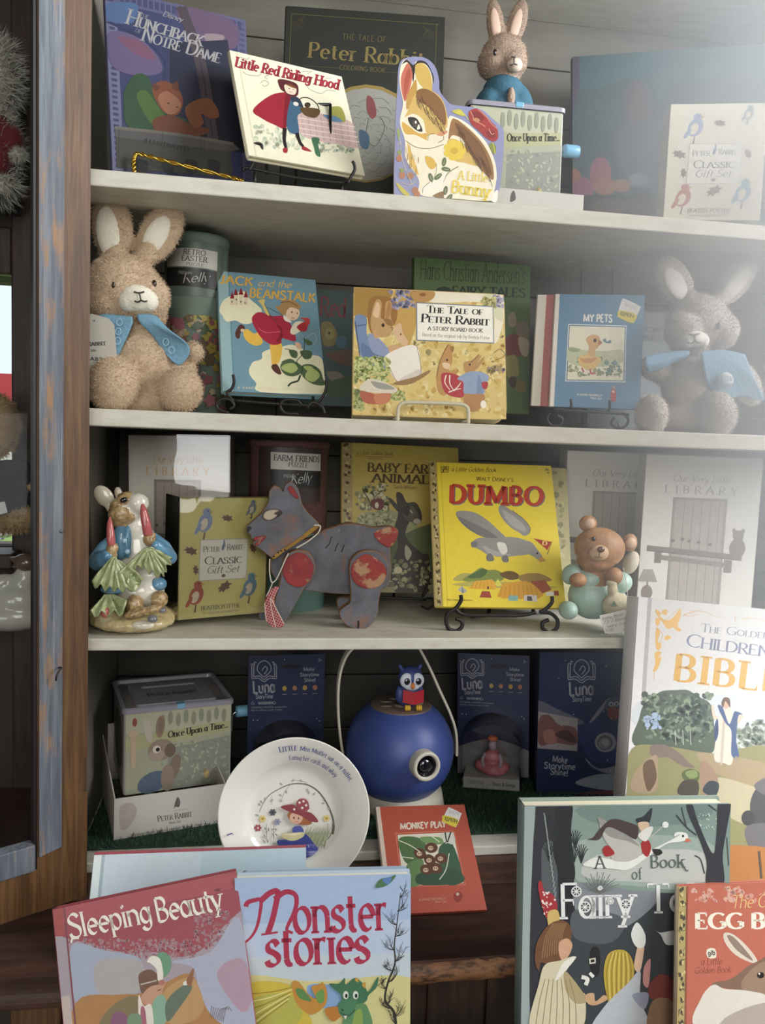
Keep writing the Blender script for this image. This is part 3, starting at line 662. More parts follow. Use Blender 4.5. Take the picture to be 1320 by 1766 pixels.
f.E('#b0913f', 640, 585, 225, 215).E('#b4b1a3', 640, 588, 212, 203)
for i in range(60):
    a = i*2.4; r_ = 40+2.6*i; f.L('#6d6a5e', f'{640+r_*cos(a):.0f} {600+r_*sin(a)*.9:.0f} {640+(r_+20)*cos(a+.2):.0f} {600+(r_+14)*sin(a+.25)*.9:.0f} {640+(r_+6)*cos(a+.4):.0f} {600+r_*sin(a+.42)*.9:.0f}', 1.6)
f.S('#a14a4a', '645 420 672 440 684 500 664 520 642 480').L('#6d6a5e', '650 520 640 600 680 640 720 560 700 510', 2.5).S('#4d6e8a', '610 570 650 590 648 650 616 640')
f.done(t)

t, f = book('cream square picture book with a girl in a red cloak, on a black wire stand', POSE['lrrh'], .009, '#d9d0b0', rough=.4, r=.002)
f.crop(390, 80, 5.28)
f.R('#ddd5b8', 0, 0, 1, 1).R('#c9bf9d', .055, 0, .065, 1)
f.specks(['#b9bda0', '#a9b39a', '#c4c5a8'], 90, (260, 720, 700, 930), 26, 3).specks(['#b9bda0', '#a9b39a'], 60, (830, 860, 1180, 960), 22, 4)
f.S('#c9a9a0', '650 600 900 620 1150 700 1230 920 1000 890 690 810')
for i in range(9): f.L('#b58e8e', f'{680+i*60} {610+i*12} {720+i*58} {820+i*12}', 7)
for i in range(4): f.L('#d9c7bd', f'{655+i*8} {650+i*48} 900 {690+i*46} {1170+i*14} {735+i*46}', 9)
for pts in ('150 230 200 260 290 270 320 250', '310 340 350 310 390 340 350 365 330 350', '720 340 760 390 860 430 920 400 1000 410', '690 230 780 230 740 250', '900 290 960 290', '380 300 350 280 390 265', '130 100 190 120 210 100'): f.L('#6f6f62', pts, 4)
f.S('#9c1f2e', '245 580 400 450 540 420 590 460 555 600 545 750 440 715 330 660').S('#7f1826', '545 440 590 460 560 600 548 745 520 740 530 560')
f.S('#3c5f7a', '590 480 640 460 690 590 650 640 665 780 620 800 560 760 555 640').S('#2b3948', '590 460 660 470 700 540 690 560 600 500').E('#d9d2c4', 636, 525, 26, 18, 20)
f.S('#5a2025', '480 300 640 340 655 440 600 460 520 410 490 380').S('#d6c3a6', '535 350 600 355 640 390 625 440 560 430 535 390').S('#7a4422', '540 345 600 350 640 385 600 375')
for x, y in ((575, 385), (612, 392)): f.E('#40332e', x, y, 6, 4)
f.L('#a34a42', '575 412 590 420 604 414', 4)
f.L('#211c1c', '535 745 530 850 545 930', 40, w2=24).L('#211c1c', '645 790 670 870 705 915', 34, w2=22).S('#9c2530', '520 930 560 930 555 970 522 965').S('#9c2530', '690 920 720 915 780 960 700 945')
f.L('#3a2a20', '665 500 690 470 760 475 830 530 850 590', 9).S('#5e4526', '680 560 850 575 820 650 720 630').E('#46301f', 742, 535, 28, 24)
f.S('#9a9540', '950 560 1050 560 1085 690 960 650').S('#5d7f9c', '880 625 1000 640 1060 690 960 680').S('#3f6a4a', '780 835 850 840 840 900 860 1000 820 990 800 920')
f.T(red, 'Little Red Riding Hood', 78, 182, 1020, 392, 86, .2, .1, .12, 0, .05, shadow=('#5a1a22', (5, 4)))
f.done(t)

# die-cut board book: outline follows the rabbit
q = POSE['bunny']; w, h = q[6], q[7]; t = thing('board_book', 'board book cut to the outline of a brown rabbit with red flowers', 'book', None, 'children\'s books displayed in the cabinet', pose(q))
f = Face(rect_px(pose(q), w, h), w, h); f.clip = (-1, 1, -1, 1); f.crop(670, 90, 6.286)
out = '60 1600 62 1300 80 700 100 380 115 150 170 70 300 50 420 72 510 160 550 300 560 420 640 530 700 570 860 590 1010 620 1130 720 1220 800 1255 880 1245 1150 1215 1450 1165 1640'
a = [float(k) for k in out.split()]; P = [f.uv(a[i], a[i+1]) for i in range(0, len(a), 2)]
zb = min(p.y for p in P); P2 = [(p.x, max(p.y, .0)) for p in spline(P[1:-1], 5)]
P2 = [(P[0].x, 0)]+P2+[(P[-1].x, 0)]
m = MB(); m.prism(P2, 0, .012, mat('#8d8fb2', .35), msid=mat('#cfc8b4', .7)); m.build('pages', t)
f.rough = .35; ht = '#8a5a2a'
f.S('#efe4c4', '150 110 220 90 300 250 290 110 400 120 480 280 478 430 600 560 650 720 680 690 840 770 1050 960 1150 1180 1175 1350 1140 1560 1130 1610 590 1580 340 1540 330 1380 190 1160 180 960 125 760 160 560 130 400 120 260')
f.S('#2b2018', '150 130 200 80 270 140 330 90 420 120 490 260 485 340 460 200 380 120 300 150 270 330 250 180 205 110')
f.S('#cf6a50', '215 120 255 200 258 300 190 530 150 450 135 290 170 180').S('#b9503c', '215 180 245 240 180 500 170 330')
f.S('#d2ab4c', '300 135 370 120 440 190 470 300 470 430 390 400 310 300 290 200').S('#c6943a', '255 360 300 300 310 420 260 560 200 620 200 500')
f.S('#d8b057', '200 660 300 440 400 390 560 480 630 640 640 800 560 880 420 880 380 740 280 670 180 700').S(ht, '310 420 420 400 560 500 620 640 620 790 540 720 440 600 320 520')
f.S('#dba63e', '150 760 220 800 330 880 420 880 480 920 430 960 300 900 180 880').S('#eadfbf', '440 900 560 900 640 850 650 930 560 990 430 960')
f.S('#1d1512', '215 710 300 715 350 790 370 860 310 850 240 790').E('#4a3a30', 290, 775, 28, 40, -20).E('#f4efe2', 298, 760, 10, 16).S('#efe7d4', '330 780 345 830 310 835')
f.S('#d98e62', '520 890 620 850 640 870 580 910').L('#6b4a2c', '600 905 595 950 540 980', 6).L('#8a6a3a', '430 960 440 900 500 880', 5).L('#7a5a30', '190 960 300 1030 450 1045 600 1000', 7)
f.S('#9a6a34', '690 730 800 770 1000 960 1120 1180 1140 1380 1050 1320 930 1200 850 1130 820 960 700 900 650 960').S('#7d4e26', '720 770 850 840 1010 1010 1100 1220 1110 1340 960 1180 800 930')
f.S('#d9b050', '640 960 760 960 900 1120 960 1230 830 1200 700 1160').L('#f3ead0', '690 700 850 780 1050 980 1150 1200 1168 1380', 18)
f.S('#e0b650', '210 980 250 1080 330 1330 230 1200').S('#f0e6cc', '600 1560 590 1450 700 1290 900 1240 1050 1320 1120 1450 1110 1610').L('#6b5a3c', '600 1580 580 1470 640 1320 760 1240', 8)
f.S('#f2ead6', '370 1540 380 1460 560 1340 640 1280 600 1400 560 1540').L('#6b5a3c', '372 1530 380 1470 450 1410', 6).S('#f4f0e4', '1120 1610 1150 1520 1190 1500 1175 1620').S('#8d6a40', '480 1560 590 1510 590 1580')
for k in range(7): f.E('#e6c433', 720+75*cos(k*.9), 1065+70*sin(k*.9), 52, 44)
f.E('#d0a51f', 715, 1070, 40, 34)
f.S('#e0ad35', '400 1130 480 1150 520 1230 470 1270 420 1220')
for x, y, r_ in ((605, 1190, 100), (625, 1270, 10), (460, 1360, 75), (540, 1350, -40), (620, 1500, 100), (660, 1580, -50)): f.E('#59683c', x, y, 50, 24, r_).L('#cfc9a8', f'{x-20*cos(radians(r_)):.0f} {y-20*sin(radians(r_)):.0f} {x+30*cos(radians(r_)):.0f} {y+30*sin(radians(r_)):.0f}', 4)
f.L('#77804e', '470 1420 520 1300 520 1200', 5).S('#ab2f2c', '870 680 890 630 970 615 1050 680 1110 750 1180 830 1190 930 1140 970 1060 930 990 860 900 780').S('#8c2022', '900 660 980 650 1040 720 960 760').S('#8c2022', '1060 860 1140 850 1160 920 1090 930')
f.L('#e0a079', '890 640 920 700 930 740 1010 780 1050 810', 7).L('#e0a079', '1090 830 1120 890 1150 880', 7).L('#e0a079', '970 615 1060 700 1120 780 1180 830', 6).E('#c98a5a', 960, 735, 34, 20, 20)
f.S('#c7bd3c', '690 640 780 620 830 690 760 680').L('#d9cf62', '760 650 830 680 870 740', 7).S('#7f8c35', '1090 1020 1130 980 1170 1040 1150 1110').L('#d9cf4a', '1130 980 1150 1050 1160 1110', 6)
for x, y in ((120, 1150), (150, 1335), (240, 1340), (290, 1500), (310, 1540)): f.E('#b5714a', x, y, 34, 38)
for p in ('90 850 130 960 140 1120 180 1250 260 1440', '160 1420 230 1440 300 1400', '100 1000 140 980'): f.L('#cbbf92', p, 6)
f.S('#c6b63c', '80 1410 160 1470 240 1560 150 1530').S('#8d9a48', '90 1080 140 1070 130 1120').S('#8d9a48', '120 1260 170 1270 150 1310').S('#94a35c', '95 830 130 860 110 960')
for i in range(40):
    u = i/40; x, y = 300+300*u, 470+320*u+random.uniform(-60, 60); f.L('#5b3a1e', f'{x:.0f} {y:.0f} {x+8:.0f} {y+40:.0f} {x+30:.0f} {y+80:.0f}', 4)
for i in range(50):
    u = i/50; x, y = 740+360*u, 800+480*u+random.uniform(-20, 110); f.L('#5b3a1e', f'{x:.0f} {y:.0f} {x+22:.0f} {y+40:.0f} {x+34:.0f} {y+90:.0f}', 4)
for i in range(24): x, y = random.uniform(190, 330), random.uniform(1010, 1320); f.L('#a8813f', f'{x:.0f} {y:.0f} {x+4:.0f} {y+60:.0f}', 4)
f.T('#ecd03c', 'A Little', 755, 1380, 1075, 1410, 95, .15, .09, .06).T('#ecd03c', 'Bunny', 680, 1520, 1095, 1575, 130, .18, .1, .1)
f.done(t)

# --- second shelf
t, f = book('blue picture book of a running child in red with a beanstalk, on a black stand', POSE['jack'], .012, '#6f9aa8', '#86aab2', r=(.002, .012, .006, .006))
f.crop(370, 460, 5.28); sky = '#6b93a3'
f.R(sky, .0, .0, 1, 1).R('#8fb0b4', 0, 0, .1, 1).R('#5c8494', .1, 0, .112, 1); cl = '#e3dcb6'
f.S(cl, '45 400 80 310 160 260 230 230 290 230 320 290 390 350 430 410 340 510 260 520 190 490 110 500 70 440')
f.S(cl, '315 940 350 870 430 840 440 780 540 740 610 730 700 710 790 740 860 800 970 830 1010 1000 1000 1140 960 1160 420 1140 380 1060 330 1000')
for x, h_ in ((145, 60), (178, 90), (225, 95), (270, 70)): f.K('#d9c7a6', f'{x} 350 {x} {350-h_} {x+34} {350-h_} {x+34} 350').K('#8c1f2a', f'{x-5} {350-h_} {x+17} {350-h_-65} {x+39} {350-h_}')
for x, y in ((160, 320), (200, 300), (240, 320), (280, 330)): f.E('#4a2a2a', x, y, 5, 9)
f.S('#e6b53e', '265 590 300 570 360 610 400 600 440 690 380 720 310 690 270 640').S('#e6b53e', '510 700 610 700 610 800 580 880 525 890 515 800')
f.S('#5a3028', '190 600 230 530 270 540 275 570 240 600 230 650 200 650').S('#5a3028', '520 900 570 890 610 970 580 980 530 940').E('#d9b895', 255, 580, 18, 14)
f.S('#b0243a', '340 480 370 430 420 415 530 450 620 450 690 520 740 640 730 680 650 660 610 650 605 700 520 710 440 660 380 580').S('#8a1a2c', '560 520 610 560 620 650 560 690 600 600').L('#d9566a', '400 560 470 600 600 590', 7)
f.S('#e2c29c', '650 400 690 360 770 400 765 460 720 490 660 470').S('#a9814e', '555 370 600 350 620 310 700 300 780 350 770 390 700 370 660 400 650 430 620 440 590 410').L('#75532e', '600 330 680 320 760 360', 7).E('#3a2a20', 705, 415, 6, 9).E('#3a2a20', 755, 425, 5, 8).L('#a8443c', '700 465 730 470', 6)
f.S('#e8dfc8', '630 440 690 490 700 510 640 490').S('#e6d9bc', '690 590 730 510 800 500 830 540 780 590 720 620').S('#b52a34', '750 550 800 510 850 500 840 580 790 590').S('#c23a3a', '780 470 860 470 865 520 830 540 820 490').S('#d9ad88', '735 690 780 700 790 750 750 740')
f.S('#d6ba62', '400 310 460 300 455 340 500 440 470 430 430 350').L('#39424a', '455 340 520 460 570 500', 5).L('#39424a', '480 370 560 410 630 450', 5)
gr, gd = '#93a65a', '#4c6340'
for p in ('600 920 620 870 700 850 790 900 800 960 720 1000 640 980', '800 900 880 890 960 940 990 1020 1000 1080 900 1070 820 1020 790 960', '610 870 680 840 730 860 690 890', '680 760 750 770 750 830 700 820', '780 770 880 770 880 830 820 840', '820 660 880 680 890 710 840 710'): f.S(gd, p)
for p in ('610 930 640 890 720 880 760 930 700 970', '840 960 900 930 960 990 900 1050 830 1020', '810 910 870 905 900 930 850 950'): f.S('#a9b868', p)
f.L('#33432c', '640 750 690 760 720 820', 7).L('#33432c', '760 920 750 860 800 800 820 720 815 640', 7).L('#2f3a28', '780 990 760 1040 700 1060 670 1090', 16).L('#2f3a28', '800 900 795 960 780 1010', 8).L('#aebfae', '815 650 780 610 760 640', 4).L('#aebfae', '830 650 900 610 930 650 900 720', 4)
ye = '#dfa93c'
f.T(ye, 'JACK', 48, 150, 345, 178, 76, .19, .15, 0, 0, .1).T('#e0b566', 'and the', 392, 178, 695, 196, 62, .12, .07, 0, .6, .03, .25)
f.T(ye, 'BEANSTALK', 318, 277, 915, 325, 80, .19, .15, 0, 0, .1)
f.T('#d9cfae', 'A RAND MCNALLY JUNIOR ELF BOOK', 210, 1112, 1000, 1136, 22, .14, .1, 0, 0, .25)
f.done(t)
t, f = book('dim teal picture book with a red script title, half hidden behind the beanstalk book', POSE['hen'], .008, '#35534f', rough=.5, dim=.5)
f.crop(370, 460, 5.28)
f.S('#8d7a3a', '975 520 1060 510 1120 620 1080 720 990 700').E('#a39242', 1050, 610, 45, 55).E('#2b2b24', 1045, 605, 10, 14).S('#6d4a34', '1020 790 1280 760 1280 900 1130 880').S('#8a7d6c', '1020 960 1130 960 1180 1020 1080 1050').S('#3e6a80', '1120 640 1200 640 1180 740 1110 720').S('#445a33', '1020 1060 1280 1000 1280 1160 1020 1170')
f.T('#8c2a2c', 'Red Hen', 955, 440, 1510, 480, 165, .16, .08, .06, .5, .05)
f.done(t)
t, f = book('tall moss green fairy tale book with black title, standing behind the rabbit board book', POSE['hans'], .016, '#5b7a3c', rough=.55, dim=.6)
f.crop(840, 400, 2.75); k_ = '#1f2a1a'
f.R('#5b7a3c', 0, 0, 1, 1).T(k_, 'Hans Christian Andersen\'s', -318, 222, 182, 248, 90, .09, .04, .05, 0, .05).T(k_, 'FAIRY TALES', -165, 300, 182, 310, 42, .22, .1, .14, 0, .06).E(k_, -205, 285, 40, 26).T(k_, '50c', 150, 180, 176, 184, 14, .16, .1, 0)
f.S('#a9987c', '100 400 130 380 140 440 110 450').S('#8a7a5a', '140 440 190 430 200 500 150 500').S('#8e3a30', '90 500 150 490 170 580 100 590').S('#c4ae90', '150 500 200 520 190 590 160 570').S('#a39a48', '90 600 140 590 150 680 100 690').S('#5a3a2a', '110 690 140 690 130 740 105 720').S('#8d7a3c', '150 700 180 720 180 755 140 750')
f.done(t)
q = POSE['peter']
t, f = book('wide board book of brown hares in straw with a white title box, on cream wire', q, .022, '#cfae5e', kind='board', r=(.001, .014, .016, .002), board=.002, pages=mat('#c9bfa4', .7), name='board_book')
f.crop(600, 490, 4.714); f.clip = (-q[6]/2+.001, q[6]/2-.001, .001, q[7]-.001)
f.R('#d9bd6e', 0, 0, 1, 1)
f.specks(['#cfa850', '#dfc881', '#c69e46', '#e2cf8c', '#d2b25e'], 520, (40, 30, 1290, 1090), 30, 5)
f.S('#a87f35', '50 30 350 40 330 130 200 140 180 260 60 270').S('#c49a48', '380 60 560 80 560 300 480 520 380 330').S('#9a6a2a', '180 120 380 130 380 330 190 400')
f.S('#e9dfc4', '600 60 1250 90 1260 330 1190 480 1150 170 700 150').S('#d5cfa8', '1090 100 1220 100 1270 300 1190 260')
f.specks(['#8f8aa6', '#a9a4b8', '#6f6c8a'], 90, (330, 50, 540, 200), 20, 6).specks(['#8f8aa6', '#b3aac0'], 60, (1180, 90, 1270, 190), 14, 7).specks(['#a8a458', '#c8c07c'], 60, (1090, 110, 1200, 200), 18, 8)
f.S('#b98a4a', '510 60 700 60 680 130 560 150').E('#8a5c2a', 610, 85, 26, 14)
# a large brown hare on a blue cushion with its young, two small hares by a red basket
f.S('#7187ab', '55 280 150 270 165 430 330 520 340 580 300 690 230 670 110 590').S('#5d749b', '110 480 210 540 300 600 240 670 130 600').L('#3e4d66', '60 300 100 600', 8).L('#566b8c', '70 340 150 330', 14).S('#8a97b5', '165 410 240 430 340 540 320 590 200 550')
f.S('#c2955a', '190 260 230 130 275 150 270 270 300 270 310 150 355 150 350 260 370 340 340 420 250 430 195 380').S('#e0b98c', '205 250 235 150 262 180 250 270').S('#b07b40', '310 270 325 160 350 160 340 260').E('#2b1d14', 287, 335, 13, 15).L('#5b3a20', '350 350 365 360 360 380', 5).S('#9a6b36', '290 280 350 290 365 340 320 330')
f.S('#d9b184', '375 400 390 340 430 320 450 400 490 470 470 500 420 480').S('#cfa26c', '330 510 420 490 470 540 440 600 360 580').S('#c79a66', '210 390 240 370 250 430 220 440').E('#3a2718', 432, 408, 6, 8)
f.S('#ece3d2', '300 590 480 500 570 520 590 640 580 740 420 800 340 700').S('#d6cabb', '430 770 590 690 580 750 440 800').L('#7a5a3c', '300 590 350 700 420 800 580 745 590 640 560 500', 4)
f.S('#9a7440', '380 800 560 750 660 700 655 730 520 810 400 820')
f.specks(['#93a34c', '#b5ba6a', '#78883c', '#c7c87e'], 190, (55, 600, 340, 790), 22, 9).specks(['#93a34c', '#a9b06a'], 70, (45, 860, 130, 1020), 20, 10).specks(['#93a34c', '#b9ba70'], 40, (330, 860, 460, 940), 18, 11)
f.S('#d8cdb4', '95 850 180 770 330 810 405 860 350 890 200 880').S('#9a978a', '180 790 320 815 380 855 250 850').S('#b4573a', '105 870 250 900 350 890 310 970 140 965').S('#c8764e', '220 900 345 892 310 968 230 968').L('#e8dcc2', '160 770 220 850', 8)
f.S('#c08c4a', '720 760 745 640 780 560 810 500 840 500 850 560 850 640 820 700 890 700 870 760 800 780 800 900 740 880').L('#6b4522', '722 760 745 640 790 540 815 498', 5).S('#a5733a', '830 510 865 510 850 560').E('#2b1d14', 808, 618, 8, 10).S('#e0c197', '770 640 830 650 820 690 780 680')
f.S('#b8343c', '760 740 800 720 890 740 950 800 945 910 880 920 800 890 765 820')
for p in ('800 740 790 800 830 860', '830 740 830 810 860 860', '860 870 900 830 920 800', '820 880 870 860 920 850'): f.L('#ecd9c4', p, 11, w2=6)
f.S('#b98a4e', '945 640 1010 620 1040 600 1070 580 1085 590 1050 640 1110 590 1095 630 1040 700 960 720').E('#2b1d14', 992, 655, 8, 9).L('#5b3a20', '1000 640 1060 580 1070 575', 5)
f.S('#8fa0bd', '890 770 970 720 1060 710 1140 740 1140 790 1110 800 1110 890 1020 900 945 890 940 800').S('#7a8cab', '1060 740 1090 800 1100 890 1050 895').S('#b5804a', '945 900 1020 895 1110 900 1100 980 1030 1040 960 1000').E('#f1ead8', 1103, 978, 24, 32).S('#b8343c', '1090 800 1140 800 1130 850 1100 850')
f.L('#8d6f3a', '1190 560 1240 530 1280 580 1200 620', 6).specks(['#8a7a8a', '#a98f5a'], 30, (1140, 670, 1270, 720), 18, 12)
f.K('#6f7f8f', '556 148 1184 180 1190 484 558 460').K('#efe9d8', '564 156 1178 188 1183 476 566 453')
f.T('#1d1a18', 'The Tale of', 645, 232, 1098, 250, 56, .2, .06, .12, 0, .05, caps=.74).T('#1d1a18', 'Peter Rabbit', 598, 308, 1150, 338, 66, .2, .06, .12, 0, .05, caps=.74)
f.T('#1d1a18', 'A STORY BOARD BOOK', 652, 374, 1096, 394, 30, .19, .08, .12, 0, .08).T('#55504a', 'Based on the original tale by Beatrix Potter', 606, 424, 1155, 452, 28, .11, .05, .06, 0, .05)
f.done(t)
def sticker(t, f, pts, ypts, txt, w_=1.0):
    """round-cornered price sticker, white above and yellow below"""
    f.S('#d6d2cc', pts, 4).S('#dcc62e', ypts, 4)
for key, nm in (('redpets', 0), ('pets', 1)):
    if nm == 0:
        t, f = book('red book with a cream spine, standing just behind the blue pets book', POSE[key], .006, '#b4504a', '#d8ccbb', r=.001)
        f.R('#d8ccbb', 0, 0, .1, 1).done(t)
    else:
        t, f = book('blue picture book with a yellow duckling in a square window and a price sticker', POSE[key], .006, '#527f9f', '#d9cfc0', r=.001)
        f.crop(840, 400, 2.75); f.R('#d9cfc0', 0, 0, .045, 1)
        f.T('#e6e2d8', 'MY PETS', 458, 425, 594, 428, 34, .26, .22, 0, 0, .1)
        f.K('#c9cfd0', '386 436 663 444 657 714 372 709').K('#47708f', '390 441 659 449 653 709 377 704').K('#dfd8bb', '394 446 655 453 648 705 382 700')
        f.S('#b9bd92', '392 545 460 560 560 565 640 560 640 620 520 640 390 620').S('#8e9c6c', '392 550 440 555 430 570 394 565').specks(['#8f9c70', '#6f7f5c', '#a9ae82'], 60, (392, 600, 636, 680), 12, 21).specks(['#6d8a86'], 12, (560, 620, 630, 680), 10, 22)
        f.S('#d9b25c', '432 600 470 580 520 590 544 605 520 640 490 655 450 640').S('#cf9c5e', '470 510 500 487 535 500 532 540 515 560 510 590 480 580 485 545').S('#c98a4a', '440 600 480 600 520 595 500 620 460 620').E('#1f1a18', 513, 515, 8, 9).S('#b5663c', '530 515 548 525 530 538').L('#c0504a', '450 645 460 665', 8).L('#c0504a', '490 650 495 672 515 668', 8)
        f.S('#5d8296', '550 515 562 505 570 520 585 512 590 525 570 528').T('#d9d6cf', 'A RAND McNALLY', 428, 776, 548, 780, 10, .2, .16, 0).T('#d9d6cf', 'TINY ELF', 490, 793, 546, 796, 9, .2, .16, 0)
        f.S('#b03a3a', '590 750 612 750 612 800 590 800').S('#a99a8a', '592 740 601 730 610 745').E('#d8b8a0', 600, 757, 7)
        f.S('#d9d6d0', '640 325 655 318 722 350 728 362 700 425 690 432 630 408 620 395', 3).S('#d8c22c', '630 372 710 392 690 432 630 408 620 395', 3).T('#3a342e', '10/97H', 630, 394, 694, 410, 18, .2, .14, 0).T('#9a9690', '5029', 650, 352, 700, 368, 16, .1, .08, 0, slant=.2)
        f.done(t)
t, f = book('grey book with a dark italic title, mostly hidden behind the pale plush rabbit', POSE['grey'], .012, '#7d8388', rough=.6, dim=.7)
f.crop(840, 400, 2.75); f.T('#3a3e42', 'WON', 705, 473, 820, 477, 24, .24, .14, .06, slant=.25).T('#3a3e42', 'DERING?', 640, 512, 838, 518, 24, .24, .14, .06, slant=.25); f.done(t)

# --- third shelf: the three yellow books
def foil_spine(f, u, dark='#54401a'):
    f.R('#a8935a', 0, 0, u, 1)
    r_ = random.Random(3); n = 16
    for i in range(n):
        v0 = (i+.1)/n; x0 = f.x0
        for j in range(4):
            a = [Vector((x0+u*f.w*r_.uniform(.08, .92), f.h*(v0+r_.uniform(0, .85)/n))) for _ in range(3)]
            c = sum(a, Vector((0, 0)))/3; k = Vector((.0009, .0006))
            b = a[0], a[1], a[1]+k, a[0]+k
            f.poly(dark, list(b))
            p = [c+Vector((cos(q)*u*f.w*.16, sin(q)*f.h*.011)) for q in [i_*pi/5 for i_ in range(10)]]
            f.poly(dark if j % 2 else '#c4ae70', p)
t, f = book('pale tan golden-edged book peeking out behind the bright yellow book', POSE['pale'], .006, '#b3a76c', rough=.5, r=.002); 
f.crop(560, 740, 3); f.T('#5f5636', '.59', 1175, 233, 1200, 235, 14, .2, .14, 0).specks(['#9a8f58', '#c4b87e', '#8a7f50'], 60, (1130, 250, 1245, 800), 20, 31); f.done(t)
t, f = book('golden yellow book with a dark donkey foal, standing on a stand behind the wooden toy', POSE['baby'], .006, '#bda548', '#b99a46', r=.002, dim=.9)
f.crop(560, 740, 3); foil_spine(f, .085)
f.R('#c0a84a', .085, 0, 1, 1).S('#9aa06a', '165 470 250 430 380 430 560 560 700 560 720 860 250 860 150 700').S('#5f6a3c', '330 600 700 480 720 860 340 860').S('#a39a62', '200 830 600 800 600 850 200 850')
f.specks(['#8a8550', '#a59f6a', '#6f6d44', '#c9c29a'], 110, (165, 290, 330, 420), 15, 41).L('#4a4230', '240 420 235 380 200 320', 6).L('#4a4230', '236 390 270 340 300 320', 4)
f.S('#6d2a2a', '240 370 290 360 310 390 290 420 250 410').E('#cfc5b0', 270, 395, 10, 16).L('#8d8c70', '200 440 340 430', 5).specks(['#7f8f5a', '#9aa072', '#b9b48c'], 60, (180, 440, 360, 500), 18, 42)
f.S('#3a352c', '330 365 345 360 390 410 400 440 370 420').S('#3a352c', '370 335 400 335 425 380 470 380 500 430 500 480 470 495 440 480 420 560 500 640 540 660 540 840 360 840 350 700 380 600 360 520 380 440').S('#57503f', '400 420 450 400 490 450 460 480 420 470').L('#cfc7b2', '418 430 440 420 455 436', 5).E('#b9b09a', 478, 478, 20, 14).S('#2c2820', '390 420 440 400 430 450')
f.S('#b9b39a', '420 600 450 640 430 680 415 650').specks(['#8f9268', '#a8a67a', '#6a7048'], 90, (340, 680, 700, 830), 16, 43).E('#d9cfa4', 380, 730, 22, 18)
f.T('#4a3a22', 'a Little Golden Book', 165, 132, 355, 138, 20, .11, .06, 0, .5, .04, .2).L('#5c4a2a', '165 141 350 146', 1.5, 0).T('#8a5a2a', 'CLASSIC', 226, 156, 298, 158, 11, .14, .1, 0, gap=.3)
f.T('#54401f', 'BABY FARM', 222, 220, 600, 232, 44, .19, .08, .13, 0, .08).T('#54401f', 'ANIMALS', 246, 275, 585, 286, 44, .19, .08, .13, 0, .08).T('#54401f', 'Garth Williams', 355, 308, 478, 312, 18, .12, .07, .05)
f.done(t)
q = POSE['dumbo']; yl = '#e3c92c'
t, f = book('bright yellow storybook with blocky red title and flying grey animal, on a black scroll stand', q, .007, yl, '#c9b26a', r=(.002, .006, .006, .002), rough=.38)
foil_spine(f, .05, '#4a3c1c'); f.R(yl, .05, 0, 1, 1).R('#b79a20', .052, 0, .056, 1).R('#c9ac22', .085, 0, .09, 1)
f.crop(735, 790, 5.28)
f.S('#a9a04e', '250 1100 330 1050 420 1060 420 1110 280 1120').S('#7d8a3c', '330 1110 420 1050 500 1000 560 1020 640 1020 700 1060 680 1120 440 1130').S('#6d5226', '670 1060 740 1030 810 1040 860 1090 760 1110').S('#a07f3a', '840 1080 940 1050 1060 1060 1140 1120 900 1130').S('#b5a94a', '240 1150 500 1120 900 1140 1200 1180 900 1190 380 1170').S('#4f6a38', '380 1090 450 1040 520 1010 560 1030 500 1090')
f.K('#e0a52c', '385 1190 450 1120 600 1105 640 1150 630 1200').K('#d99a26', '645 1260 700 1140 900 1120 1010 1160 1070 1250 1010 1290 700 1280').K('#a3502e', '940 1125 1080 1110 1145 1200 1060 1235 1000 1170').K('#a3402a', '486 1270 510 1212 580 1215 597 1275').K('#a3402a', '1150 1210 1205 1210 1210 1255 1160 1250').K('#a9a3a0', '290 1200 325 1165 375 1215 330 1235').K('#6f6b70', '325 1165 345 1225 330 1235').K('#d9cf4a', '625 1150 655 1100 690 1160 650 1170').K('#d9d4cc', '1090 1225 1165 1215 1165 1255 1095 1255').K('#7fb0a6', '745 1275 760 1250 840 1255 835 1300 755 1300').K('#cfc5b8', '890 1250 960 1245 1010 1255 1010 1310 895 1300').K('#4d4a4c', '920 1260 960 1260 970 1300 920 1300')
for i in range(9): f.L('#9c6a1c', f'{690+i*38} {1150+abs(i-4)*6} {670+i*44} {1270}', 3)
for i in range(6): f.L('#b3701c', f'{440+i*30} 1125 {410+i*38} 1190', 3)
f.K('#3a2418', '556 1170 570 1170 572 1195 558 1195')
# plain grey goose gliding over the tents
g1, g2, g3 = '#8f8c86', '#75726e', '#a6a39d'
f.S(g1, '272 500 330 482 450 500 560 570 660 660 740 740 720 790 640 740 520 720 400 660 310 580').S(g2, '300 540 420 590 560 660 700 760 660 750 500 700 380 640').L('#4f4c4a', '275 510 320 580 420 660 520 715 650 745', 5)
f.S(g1, '660 470 690 425 780 480 880 550 945 630 935 690 890 710 850 680 780 640 700 560').S(g3, '690 470 780 520 880 600 910 670 860 660 760 600').L('#4f4c4a', '785 480 890 560 948 640 935 695', 5)
f.S(g1, '420 770 480 730 620 730 760 720 880 740 950 790 955 850 920 880 830 890 740 900 660 900 560 880 480 830 420 810').S(g3, '520 800 640 850 780 880 700 900 580 880').S('#d9d4c8', '650 770 720 780 740 850 700 880 660 830')
f.S(g1, '900 760 960 770 1010 830 1060 900 1040 940 980 900 920 860').S('#c08a3a', '1040 900 1090 935 1030 945').E('#2c2a28', 1012, 868, 9, 9).S(g2, '410 770 450 760 470 800 420 815').S(g2, '550 890 590 870 620 930 560 940').S(g2, '690 900 740 890 750 945 700 945')
f.L('#6a4020', '1105 880 1145 760', 6).K('#b02c24', '978 732 1140 765 1105 840').T('#e6cf6a', 'D', 1058, 792, 1100, 798, 36, .24, .12, .1)
